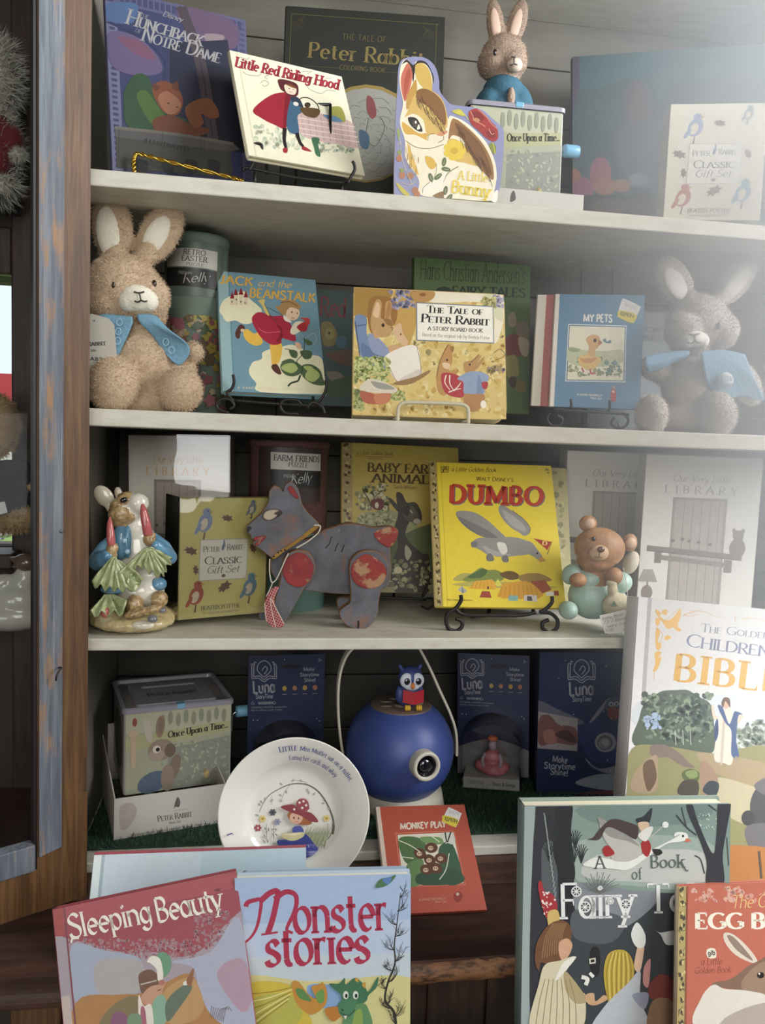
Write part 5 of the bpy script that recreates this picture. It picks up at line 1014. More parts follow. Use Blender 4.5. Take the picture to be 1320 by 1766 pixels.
def gift(label, key, crop, sc, face, wrap, sidec, group=None):
    """yellow gift box with plain woodland animals and leaves round a white title panel (crop pixels of the left-hand box)"""
    t, f = carton(label, POSE[key], .058, face, sidec, wrap=wrap, group='gift boxes with woodland birds'); w, h = f.w, f.h
    U = lambda x, y: Vector((f.x0+(x-490)/440*w, (1-(y-400)/590)*h))
    def B(c, x, y, rx, ry, rot=0, n=14):
        t_ = radians(rot); f.poly(c, [U(x+rx*cos(a*2*pi/n)*cos(t_)-ry*sin(a*2*pi/n)*sin(t_), y+rx*cos(a*2*pi/n)*sin(t_)+ry*sin(a*2*pi/n)*cos(t_)) for a in range(n)])
    def leaf(c, x, y, s, rot):
        p = []
        for i in range(15): a = 2*pi*i/15; r_ = s*(1 if i % 2 else .62); p.append((r_*cos(a)*1.3, r_*sin(a)*.7))
        t_ = radians(rot); f.poly(c, [U(x+px*cos(t_)-py*sin(t_), y+px*sin(t_)+py*cos(t_)) for px, py in p])
    for x, y, c in ((610, 520, '#8d9ab8'), (575, 875, '#b5604a'), (845, 850, '#6f93a3'), (845, 455, '#7d8a8c')):   # little birds
        big = .62 if y < 470 else 1
        B(c, x, y, 34*big, 48*big, 20); B('#d6c9ae', x-6*big, y+8*big, 18*big, 30*big, 20); B(c, x+8*big, y-52*big, 21*big, 19*big); B('#c9a05a', x+30*big, y-52*big, 9*big, 5*big); B('#2b2420', x+12*big, y-56*big, 3*big, 3*big); B(c, x-34*big, y+30*big, 30*big, 10*big, 120); f.poly('#6a5a48', [U(x-4, y+46*big), U(x+2, y+46*big), U(x-2, y+84*big), U(x-10, y+84*big)])
    for x, y, s, r_ in ((545, 655, 30, 20), (570, 750, 22, 80), (720, 500, 26, 10), (715, 840, 34, -35), (855, 655, 24, 60)): leaf('#7d5f4c', x, y, s, r_)
    f.poly('#b9b3a2', [U(587, 602), U(830, 602), U(826, 806), U(583, 806)]); f.poly('#e0dccb', [U(592, 606), U(826, 606), U(822, 802), U(588, 802)])
    def txt(s, x0, x1, y, hh, c='#55534e', **kw):
        quads, adv = letters(s, **kw); yy = f._y(); V = []; F = []
        for qd in quads:
            o = len(V)
            for p in qd: z = U(x0+(x1-x0)*p.x/adv, y-p.y*hh); V.append(Vector((z.x, yy, z.y)))
            F.append([o, o+1, o+2, o+3])
        f.tb.add(V, F, mat(c, .4))
    txt('Peter', 604, 684, 663, 28, thick=.14, thin=.06, caps=.8); txt('Rabbit', 722, 802, 657, 28, thick=.14, thin=.06, caps=.8); B('#66789a', 703, 640, 7, 20, 15); B('#66789a', 706, 616, 4, 10)
    txt('Classic', 612, 800, 725, 38, thick=.15, thin=.05, caps=.8); txt('Gift Set', 622, 785, 770, 36, thick=.1, thin=.05, serif=.03, slant=.25); B('#7d5f4c', 707, 785, 10, 8)
    txt('BEATRIX POTTER', 600, 792, 950, 20, thick=.14, thin=.07); txt('The original and authorized edition', 606, 788, 970, 12, thick=.1, thin=.07, serif=0)
    f.done(t, 'printed_picture'); return t
gift('small yellow gift box in shrink wrap beside the ceramic rabbit', 'gift', None, 1, '#d0c67c', True, '#b0a566')
gift('pale gift box with a white title panel, right end of the top shelf', 'giftR', None, 1, '#d6d0b8', False, '#c4bea8')

# teal picture book standing open-faced at the back right of the top shelf
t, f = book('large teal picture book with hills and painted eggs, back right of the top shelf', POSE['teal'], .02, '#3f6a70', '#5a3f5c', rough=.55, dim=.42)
f.crop(940, 60, 3.474); f.R('#3d6a70', 0, 0, 1, 1).R('#553e58', 0, 0, .035, 1)
f.S('#44585e', '180 400 330 320 510 265 640 300 700 420 760 300 1000 280 1300 320 1300 1100 180 1100').L('#2c3c42', '175 400 340 320 510 270', 5).L('#2c3c42', '580 275 760 262 1000 290', 4).S('#665a5e', '500 300 560 270 620 320 640 420 620 640 520 600 480 420').S('#5c6468', '420 600 640 520 740 560 740 900 520 880')
for x, y, rx, ry, c in ((335, 830, 64, 96, '#a25a66'), (220, 920, 78, 66, '#9c5876'), (165, 845, 50, 46, '#a8644c'), (360, 910, 70, 52, '#a86a52'), (460, 905, 54, 40, '#a07050'), (560, 870, 60, 40, '#7d868a')): f.E(c, x, y, rx, ry)
f.S('#4a4440', '150 1000 300 960 480 970 640 940 700 1080 150 1080').S('#6b5a4c', '300 1000 460 985 470 1070 300 1070')
for i in range(26): f.L('#39453e', f'{150+i*21} 1000 {160+i*21} 960 {172+i*21} 985', 6)
f.done(t)

# ------------------------------------------------------------------ wire stands
BK = mat('#1f1b19', .45, metal=.3); GOLD = mat('#c9a84c', .25, metal=1); CREAMW = mat('#c9c2a6', .4)
def PX(s, Y, ox=0, oy=0, k=1):
    a = [float(v) for v in s.split()]; return [G(ox+a[i]/k, oy+a[i+1]/k, Y) for i in range(0, len(a), 2)]
def stand(label, parts, m, r=.0021, group='wire stands holding the books', name='wire_stand'):
    loc = parts[0][1][0][0]; t = thing(name, label, 'stand', loc, group)
    for nm, lines in parts:
        mb = MB()
        for l in lines: mb.tube(spline(l, 5) if len(l) > 2 else l, r, m, n=8)
        mb.build(nm, t, world=True)
    return t
def drop(p, z, y=None): return Vector((p.x, p.y if y is None else y, z))
def prop(px, py, Y0, ztop_px, Zs, dY):
    """upright behind the book and the strut that holds it back"""
    a = G(px, py, Y0); b = G(px, ztop_px, Y0+dY*.6); return [a, b], [b, Vector((b.x, Y0+dY, Zs+.003))]
# gold twisted stand
t = thing('wire_stand', 'gold twisted wire stand in front of the purple book', 'stand', G(232, 290, .07), 'wire stands holding the books'); m = MB()
base = spline(PX('232 298 231 276 234 268 242 266 300 281 395 305 420 312', .068), 14)
for ph in (0, pi):
    pts = []
    for i, p in enumerate(base):
        tn = (base[min(i+1, len(base)-1)]-base[max(i-1, 0)]).normalized(); u = tn.orthogonal().normalized(); v = tn.cross(u); a = i*.75+ph
        pts.append(p+(u*cos(a)+v*sin(a))*.0017)
    m.tube(pts, .0017, GOLD, n=6)
m.build('twisted_rail', t, world=True)
m = MB(); a = G(240, 296, .068); b = G(400, 316, .068); m.tube([drop(a, S1T+.002), drop(a, S1T+.002, .2)], .0018, GOLD); m.tube([drop(b, S1T+.002), drop(b, S1T+.002, .2)], .0018, GOLD); m.tube([a, drop(a, S1T+.002)], .0018, GOLD); m.build('base_wire', t, world=True)
def back(px1, px2, pyb, pyt, Y0, Zs, dY=.09):
    l = []
    for p in (px1, px2):
        a = G(p, pyb, Y0+.015); b = G(p, pyt, Y0+.015+dY*.45); l += [[a, b]]
    c = (l[0][1]+l[1][1])/2; l += [[l[0][1], l[1][1]], [c, Vector((c.x, Y0+dY, Zs+.002))]]; return l
y = .03
stand('black wire stand holding the cream square book', [('base', [PX('422 296 428 290 520 308 600 316', y), [G(440, 296, y), drop(G(440, 296, y), S1T+.002)], [G(590, 316, y), drop(G(590, 316, y), S1T+.002)]]),
    ('hook', [PX('432 249 444 248 451 250 452 262 447 271 438 280 430 294', .026)]), ('hook', [PX('608 278 611 283 612 293 606 304 600 316', .026)]), ('back_frame', back(460, 570, 300, 180, .045, S1T))], BK)
y = .075
stand('dark wire stand under the blue running child book', [('base', [PX('402 690 470 696 550 700', y), PX('395 712 378 706 374 696 384 688 398 690 404 700 396 706', y-.03), PX('515 714 492 712 484 700 492 690 512 690 520 698', y-.03), PX('560 714 556 702 540 694 530 704', y-.03)]),
    ('hook', [PX('402 646 404 658 400 670 392 678 404 692', y-.004)]), ('hook', [PX('562 656 563 668 558 682 548 696', y-.004)]), ('back_frame', back(420, 540, 690, 600, y+.01, S2T))], BK)
t = thing('wire_stand', 'cream wire stand in front of the wide rabbit board book', 'stand', G(748, 724, .012), 'wire stands holding the books'); m = MB()
m.tube(spline(PX('686 728 687 706 692 697 704 694 750 695 792 697 803 700 808 708 808 731', .013), 6), .0027, CREAMW, n=10); m.build('front_loop', t, world=True)
m = MB()
for px in (687, 808): a = G(px, 728, .013); m.tube([drop(a, S2T+.003), drop(a, S2T+.003, .13)], .0027, CREAMW)
m.build('base_wire', t, world=True)
y = .085
stand('dark wire stand with curled feet under the blue duckling book', [('base', [PX('955 706 1000 709 1050 712 1085 715', y-.01), PX('948 712 944 724 952 734 966 732 970 722 960 716', y-.03), PX('1060 720 1055 730 1064 738 1078 736 1084 724 1074 712', y-.03)]),
    ('hook', [PX('985 688 986 700 982 708', y-.006)]), ('hook', [PX('1052 690 1052 703 1048 712', y-.006)]), ('back_frame', back(1000, 1060, 705, 520, y+.03, S2T))], BK)
t = stand('tall thin grey wire easel behind the blue duckling book', [('upright', [PX('1003 700 1003 466', .24)]), ('upright', [PX('1057 704 1057 462', .24)]), ('cross_bar', [PX('1003 512 1030 508 1057 514', .24)]), ('foot', [[G(1003, 700, .24), drop(G(1003, 700, .24), S2T+.001, .20)], [G(1057, 704, .24), drop(G(1057, 704, .24), S2T+.001, .20)]])], mat('#5a5652', .5, metal=.4), r=.0012)
y = .165
stand('black wire stand under the golden yellow foal book', [('base', [PX('640 1030 690 1032 735 1034', y), PX('728 1046 738 1050 748 1044 748 1034 736 1032', y-.02)]), ('hook', [PX('735 1006 736 1018 730 1028', y)]), ('hook', [PX('622 1004 622 1016 628 1028', y)]), ('back_frame', back(650, 730, 1030, 900, y+.03, S3T))], BK)
y = .046
stand('black scroll-footed wire stand under the bright yellow book', [('base', [PX('270 1372 340 1425 600 1432 860 1432 1000 1405', y, 735, 790, 5.28), [G(840, 1061, y), drop(G(840, 1061, y), S3T+.003, .13)]]),
    ('scroll_foot', [PX('318 1248 318 1300 270 1368 205 1410 182 1480 210 1555 280 1575 330 1530 318 1480 270 1462', y, 735, 790, 5.28)]), ('scroll_foot', [PX('1148 1262 1146 1318 1080 1384 1040 1402 1130 1412 1195 1470 1192 1545 1130 1588 1070 1560 1062 1500 1118 1472', y, 735, 790, 5.28)]), ('back_frame', back(800, 920, 1060, 930, y+.02, S3T))], BK, r=.0030)

# ------------------------------------------------------------------ puzzle canisters
def canister(label, cpx, Y, Zs, rpx, ytop, bands, lid_h, body, seed):
    s = SCL(Y); c = G(cpx, 600, Y); R = rpx*s; top = G(cpx, ytop, Y).z; h = top-Zs; t = thing('puzzle_canister', label, 'canister', (c.x, Y, Zs), 'puzzle canisters')
    m = MB(); m.lathe([(0, 0), (R*.97, 0), (R, .002), (R, h-lid_h)], body, 56); m.build('body', t)
    m = MB(); m.lathe([(R*.98, h-lid_h-.001), (R*1.03, h-lid_h), (R*1.03, h-.003), (R*1.0, h), (R*.9, h), (R*.88, h-.003), (0, h-.003)], bands, 56); m.build('lid', t)
    return t, R, h, s
def wrapface(t, R, h, px, w_ang, z0, z1, a_mid):
    """printable band round a cylinder; px = the band's corners in the photograph"""
    L0 = t.location; cn = []
    for sx, zz in ((-1, z1), (1, z1), (1, z0), (-1, z0)): a = a_mid+sx*w_ang/2; cn.append(project(L0+Vector((R*sin(a), -R*cos(a), zz))))
    px = cn; w = R*w_ang; f = Face(px, w, z1-z0, dz=.00003, y0=-.0006)
    def wp(v): a = v.x/R+a_mid; r_ = R-v.y; return Vector((r_*sin(a), -r_*cos(a), z0+v.z))
    f.warp = wp; f.strip = .0016; return f
gc = mat('#66766a', .55)
t, R, h, s = canister('green puzzle canister with a black and white label, behind the tan plush rabbit', 337, .19, S2T, 51, 412, gc, .014, gc, 1)
def floral(t, R, z0, z1, cols, n, seed, nm):
    r = random.Random(seed); m = MB(); k = 0
    for i in range(n):
        a0 = r.uniform(-1.4, 1.4); zz = r.uniform(z0, z1); ra = r.uniform(.003, .011); c = mat(r.choice(cols), .5); k += 1; rr = R+.0004+.00002*k
        pts = []
        for j in range(10):
            q_ = 2*pi*j/10; rad = ra*(1 if j % 2 else .7); a = a0+rad*cos(q_)/R; z = min(z1, max(z0, zz+rad*sin(q_))); pts.append((rr*sin(a), -rr*cos(a), z))
        m.add(pts, [list(range(10))], c)
    m.build(nm, t, recalc=False)
floral(t, R, .006, h*.55, ['#8a7a3c', '#7d4a4c', '#5b4a34', '#96883f', '#a0907a', '#4d5a44', '#8f5a5e'], 170, 4, 'printed_picture')
f = wrapface(t, R, h, [(286, 427), (376, 435), (376, 512), (284, 500)], 2.15, h-.0145-.078, h-.0145, .0)
f.R('#56665a', 0, 0, 1, 1).K('#b9b6ac', '290 431 372 438 371 470 289 461').K('#201f1e', '289 463 371 472 371 504 288 494')
f.T('#2a2926', 'RETRO', 322, 444, 353, 447, 8.5, .16, .1, .1, gap=.1).T('#2a2926', 'EASTER', 319, 455, 355, 458, 8.5, .16, .1, .1, gap=.1).T('#4a4844', 'PUZZLE', 326, 463, 350, 466, 5, .14, .09, .05, gap=.1)
f.T('#9a9894', 'PRISMA', 314, 477, 333, 479, 5, .12, .07, .05).T('#b9b7b2', 'Kelly', 320, 494, 358, 490, 16, .07, .05, 0, .5, .0, .35); f.done(t, 'label', 'label_lettering')
lc = ramp_mat('woven_maroon', [(.35, '#4a2f2b'), (.55, '#5d3d38'), (.7, '#6d4a42')], (1, 1, 1), 300, 2, .7, 0, .3)
t, R, h, s = canister('maroon puzzle canister with a black and white label, behind the wooden toy', 504, .23, S3T, 67, 760, lc, .010, lc, 2)
m = MB(); m.lathe([(R*1.005, .0), (R*1.008, .002), (R*1.008, h*.46), (R*1.0, h*.46)], mat('#5f8078', .55), 56); m.build('teal_band', t)
f = wrapface(t, R, h, [(461, 770), (561, 778), (560, 850), (460, 842)], 1.75, h-.0105-.085, h-.0105, 0)
f.R('#3a2825', 0, 0, 1, 1).K('#bdb9ad', '470 779 552 783 552 812 470 808').K('#1c1b1a', '469 810 552 814 551 842 469 838')
f.T('#2a2926', 'FARM FRIENDS', 475, 793, 549, 797, 9.5, .18, .1, .12, gap=.1).T('#3a3835', 'PUZZLE', 497, 803, 527, 806, 7, .16, .09, .1, gap=.1)
f.T('#a9a7a2', 'PRISMA', 490, 822, 508, 823, 5, .12, .07, .05).T('#c9c7c2', 'Kelly', 500, 834, 533, 830, 17, .07, .05, 0, .5, .0, .35); f.done(t, 'label', 'label_lettering')

# ------------------------------------------------------------------ plush rabbits
def E3(px, py, Y, rx, ry, rz, rot=0, yr=0):
    s = SCL(Y); return (G(px, py, Y), (rx*s, ry*s, rz*s), Euler((0, radians(rot), radians(yr))))
def skin(parent, nm, parts, m, voxel=.003, smooth=5, furn=0, fl=.004, fw=.0004, disp=0, dscale=60, furm=None, down=.3):
    me = blend(parts, voxel, smooth, disp, dscale); mb = MB(); mb.mesh(me, m)
    if furn: fur(mb, me, furm or m, furn, fl, fw, down)
    return mb.build(nm, parent, world=True, recalc=False)
def patch(parent, nm, c, r, m, rot=None, seg=16): return MB().ell(c, r, m, rot=rot, seg=seg).build(nm, parent, world=True)
def ribbon(parent, nm, rows, m, th=.002, sub=4):
    """cloth from a grid of points: rows of equal length, smoothed and given thickness"""
    R_ = [spline(r_, sub) for r_ in rows]; C_ = [spline(list(c), sub) for c in zip(*R_)]
    nc = len(C_); nr = len(C_[0]); vs = [p for c in C_ for p in c]; me = bpy.data.meshes.new('tmp')
    me.from_pydata([tuple(v) for v in vs], [], [[i*nr+j, i*nr+j+1, (i+1)*nr+j+1, (i+1)*nr+j] for i in range(nc-1) for j in range(nr-1)]); me.update()
    o = bpy.data.objects.new('tmp', me); COL.objects.link(o); k = o.modifiers.new('s', 'SOLIDIFY'); k.thickness = th; k.offset = 0
    m2 = bpy.data.meshes.new_from_object(o.evaluated_get(bpy.context.evaluated_depsgraph_get())); bpy.data.objects.remove(o)
    return MB().mesh(m2, m).build(nm, parent, world=True)
tan = mat('#c2aa8e', .9, var=.18, vscale=90, bump=.5, scale=260); tanf = mat('#ccb59a', .9); whitep = mat('#e2ddcb', .85, bump=.3, scale=300); blue = mat('#6f97ac', .85, bump=.35, scale=240, var=.08, vscale=30)
blk = mat('#241c18', .35); eyem = mat('#2b1c12', .12)
t = thing('plush_rabbit', 'tan plush rabbit in blue cape with card tag, left end of second shelf', 'plush toy', Vector((G(250, 700, .07).x, .07, S2T)), 'plush rabbits')
Y = .085
body = [E3(247, 630, Y, 66, 52, 74), E3(245, 690, Y, 74, 50, 34), E3(213, 502, Y-.005, 64, 52, 58, 8), E3(248, 512, Y-.02, 42, 34, 40), E3(190, 520, Y-.01, 42, 42, 38), E3(262, 540, Y, 24, 30, 28),
        E3(196, 662, Y-.048, 42, 34, 46, 10), E3(311, 672, Y-.046, 37, 34, 37), E3(300, 620, Y+.005, 44, 26, 22, 35), E3(333, 608, Y, 18, 18, 18), E3(178, 600, Y, 24, 26, 50, 15),
        E3(194, 392, Y+.005, 33, 13, 62, -8), E3(200, 450, Y, 22, 14, 30), E3(276, 402, Y+.005, 32, 13, 56, 30), E3(252, 440, Y, 18, 14, 30, 30)]
skin(t, 'body', body, tan, .003, 5, 26000, .0045, .00035, furm=tanf)
skin(t, 'muzzle', [E3(239, 514, Y-.036, 32, 22, 24), E3(223, 518, Y-.036, 19, 19, 20), E3(255, 518, Y-.036, 19, 19, 20)], whitep, .002, 4)
skin(t, 'inner_ear', [E3(186, 400, Y-.004, 19, 6, 42, -6)], whitep, .0018, 2); skin(t, 'inner_ear', [E3(270, 405, Y-.004, 18, 6, 36, 28)], whitep, .0018, 2)
m = MB(); yy = Y-.0545
m.tube(spline(PX('231 503 240 505 249 503', yy), 4), .001, blk); m.tube(spline(PX('240 505 242 512 243 518', yy-.001), 4), .001, blk); m.tube(spline(PX('232 519 238 521 243 518 249 520 254 519', yy), 4), .001, blk); m.build('stitched_mouth', t, world=True)
p = E3(197, 492, Y-.045, 6, 4, 8); patch(t, 'eye', p[0], p[1], eyem)
p = E3(266, 490, Y-.040, 4, 4, 7); patch(t, 'eye', p[0], p[1], eyem)
yf = Y-.052
ribbon(t, 'cape', [PX('160 548 180 542 205 544 228 547', yf+.012), PX('163 570 182 575 206 566 229 556', yf+.004), PX('160 600 180 606 200 600 222 574', yf+.006), PX('158 622 178 630 200 622 206 606', yf+.014)], blue, .0022)
ribbon(t, 'cape', [PX('236 543 255 542 270 546 274 552', yf+.012), PX('241 556 262 556 280 566 296 572', yf+.006), PX('264 580 286 584 306 588 324 594', yf+.016), PX('282 606 296 606 312 612 326 612', yf+.020), PX('296 622 302 627 308 630 313 628', yf+.018)], blue, .0022)
m = MB()
for q_ in ('206 556', '204 572', '203 588', '286 590', '296 604'): m.tube(spline(PX(' '.join(f'{float(q_.split()[0])+5*cos(a):.1f} {float(q_.split()[1])+6*sin(a):.1f}' for a in [k*pi/4 for k in range(9)]), yf-.001 if q_[0] == '2' and float(q_.split()[0]) < 250 else yf+.012), 2), .0008, mat('#8fb2c4', .7))
m.build('embroidery', t, world=True)
k_ = [G(158, 541, yf-.004), G(187, 549, yf-.004), G(197, 560, yf-.004), G(203, 634, yf-.004), G(150, 641, yf-.004), G(148, 545, yf-.004)]
m = MB(); n = len(k_); vs = k_+[v+Vector((0, .0012, 0)) for v in k_]; m.add(vs, [list(range(n)), [n+i for i in range(n)][::-1]]+[[i, (i+1) % n, n+(i+1) % n, n+i] for i in range(n)], mat('#b9b4a8', .6)); m.build('card_tag', t, world=True)['label'] = 'white card hang tag'
def flatface(parent, pxs, Y):
    """a printed card lying in the plane y = Y; world metres"""
    tl, tr, br, bl = [G(x, y_, Y) for x, y_ in pxs]; w = (tr-tl).length; h_ = (tl-bl).length; f = Face(pxs, w, h_, 0)
    ex = (tr-tl)/w; ez = (tl-bl)/h_; f.clip = (-1, 1, -1, 1)
    f.warp = lambda v: bl+ex*v.x+ez*v.z+Vector((0, v.y, 0))
    return f
def fdone(f, parent, a='printed_picture', b='lettering'):
    if f.mb.f: f.mb.build(a, parent, world=True, recalc=False)
    if f.tb.f: f.tb.build(b, parent, world=True, recalc=False)
f = flatface(t, [(148, 545), (200, 549), (203, 634), (150, 641)], yf-.0042); f.T('#3a3836', 'Peter Rabbit', 118, 600, 185, 591, 7, .18, .08, .1, caps=.8).T('#3a3836', 'PETER RABBIT', 106, 624, 192, 617, 6, .16, .12, 0, gap=.25).T('#6a6864', 'baby', 158, 604, 168, 603, 4, .14, .1, 0); f.E('#6a6864', 164, 553, 1.5); fdone(f, t, 'tag_print', 'tag_lettering')

pale = mat('#b8afa7', .9, var=.15, vscale=90, bump=.5, scale=260); palef = mat('#c2b9b1', .9)
t = thing('plush_rabbit', 'pale plush rabbit in blue cape with round badge, right end of second shelf', 'plush toy', Vector((G(1200, 740, .07).x, .07, S2T)), 'plush rabbits')
body = [E3(1200, 668, Y, 62, 50, 72), E3(1190, 722, Y, 70, 50, 34), E3(1205, 556, Y, 58, 50, 50, -6), E3(1180, 570, Y-.02, 36, 32, 34), E3(1238, 570, Y-.005, 38, 40, 36), E3(1190, 590, Y-.01, 34, 34, 26),
        E3(1124, 716, Y-.04, 29, 34, 38), E3(1238, 714, Y-.048, 36, 34, 42, -8), E3(1135, 640, Y+.01, 40, 26, 20, 20), E3(1285, 660, Y+.01, 26, 26, 48, -35),
        E3(1164, 484, Y+.005, 32, 13, 50, -38), E3(1194, 520, Y, 18, 14, 24, -38), E3(1270, 484, Y+.005, 28, 13, 56, 38), E3(1238, 522, Y, 16, 14, 26, 38)]
skin(t, 'body', body, pale, .003, 5, 24000, .0045, .00035, furm=palef)
skin(t, 'muzzle', [E3(1196, 584, Y-.036, 25, 18, 16), E3(1184, 588, Y-.036, 14, 15, 14), E3(1210, 588, Y-.036, 14, 15, 14)], mat('#d6d2cc', .85), .002, 4)
skin(t, 'inner_ear', [E3(1166, 490, Y-.003, 19, 6, 34, -38)], mat('#cfcac4', .85), .0018, 2); skin(t, 'inner_ear', [E3(1270, 488, Y-.003, 17, 6, 40, 38)], mat('#cfcac4', .85), .0018, 2)
m = MB(); yy = Y-.053
m.tube(spline(PX('1188 576 1198 578 1207 575', yy), 4), .0009, blk); m.tube(PX('1198 578 1199 588', yy-.001), .0009, blk); m.tube(spline(PX('1187 590 1193 592 1199 588 1205 591 1210 590', yy), 4), .0009, blk); m.build('stitched_mouth', t, world=True)
p = E3(1241, 562, Y-.041, 5, 4, 7); patch(t, 'eye', p[0], p[1], mat('#6d7780', .3))
p = E3(1164, 560, Y-.030, 4, 4, 6); patch(t, 'eye', p[0], p[1], mat('#4d4a48', .3))
bl2 = mat('#6d94ae', .85, bump=.3, scale=240)
ribbon(t, 'cape', [PX('1190 606 1165 606 1140 610 1112 616', yf+.012), PX('1188 612 1165 616 1142 624 1112 630', yf+.006), PX('1176 620 1160 626 1140 636 1118 642', yf+.016)], bl2, .0022)
ribbon(t, 'cape', [PX('1208 608 1235 604 1262 606 1285 612', yf+.010), PX('1212 630 1240 626 1270 630 1300 650', yf+.004), PX('1218 660 1246 660 1280 668 1318 690', yf+.008), PX('1234 680 1250 686 1266 686 1274 680', yf+.010)], bl2, .0022)
c = G(1252, 656, yf-.001); s = SCL(yf); m = MB(); m.lathe([(0, 0), (15*s, 0), (15*s, .0012), (0, .0012)], mat('#b4bcc4', .5), 24, M=Matrix.Translation(c) @ Matrix.Rotation(pi/2, 4, 'X')); m.build('badge', t, world=True)
f = flatface(t, [(1236, 640), (1268, 640), (1268, 672), (1236, 672)], c.y-.0014); f.T('#7a8894', 'PETER', 1241, 656, 1264, 658, 8, .16, .12, 0).T('#7a8894', 'RABBIT', 1240, 667, 1265, 669, 7, .16, .12, 0); fdone(f, t, 'badge_print', 'badge_lettering')

t = thing('plush_rabbit', 'small pinkish plush rabbit in teal jacket, behind the tin on the top shelf', 'plush toy', Vector((G(870, 300, .25).x, .25, S1T)), 'plush rabbits')
Y3 = .245; pk = mat('#96806e', .9, var=.15, vscale=90, bump=.5, scale=260)
skin(t, 'body', [E3(870, 98, Y3, 40, 34, 36), E3(884, 108, Y3-.012, 26, 26, 26), E3(850, 110, Y3, 26, 30, 26), E3(870, 160, Y3, 30, 28, 40), E3(870, 250, Y3, 52, 40, 76), E3(855, 42, Y3, 16, 9, 42, -10), E3(861, 74, Y3, 9, 9, 16), E3(892, 40, Y3, 17, 9, 42, 14), E3(882, 74, Y3, 9, 9, 16), E3(838, 300, Y3-.02, 26, 24, 22), E3(905, 300, Y3-.02, 26, 24, 22)], pk, .003, 4, 12000, .0035, .00035, furm=mat('#ae9682', .9))
skin(t, 'muzzle', [E3(888, 112, Y3-.031, 14, 12, 12)], mat('#c2ae9c', .85), .002, 3)
skin(t, 'inner_ear', [E3(855, 44, Y3-.007, 9, 4, 30, -10)], mat('#c2a592', .85), .0016, 2); skin(t, 'inner_ear', [E3(890, 44, Y3-.007, 9, 4, 30, 14)], mat('#c2a592', .85), .0016, 2)
for x, y_ in ((854, 90), (899, 92)): p = E3(x, y_, Y3-.032 if x < 870 else Y3-.024, 3.5, 3, 5.5); patch(t, 'eye', p[0], p[1], eyem)
m = MB(); m.tube(PX('882 98 890 99', Y3-.044), .001, blk); m.tube(PX('887 98 887 110 880 113', Y3-.045), .001, blk); m.tube(PX('887 110 893 112', Y3-.045), .001, blk); m.build('stitched_mouth', t, world=True)
tl = mat('#2c5566', .85, bump=.3, scale=240)
skin(t, 'jacket', [E3(868, 160, Y3+.002, 36, 34, 30), E3(842, 178, Y3, 22, 26, 30, 30), E3(895, 176, Y3, 22, 26, 34, -30), E3(868, 200, Y3+.004, 50, 36, 40)], tl, .003, 4)
skin(t, 'shirt_front', [E3(882, 168, Y3-.030, 7, 6, 18)], pk, .002, 2)

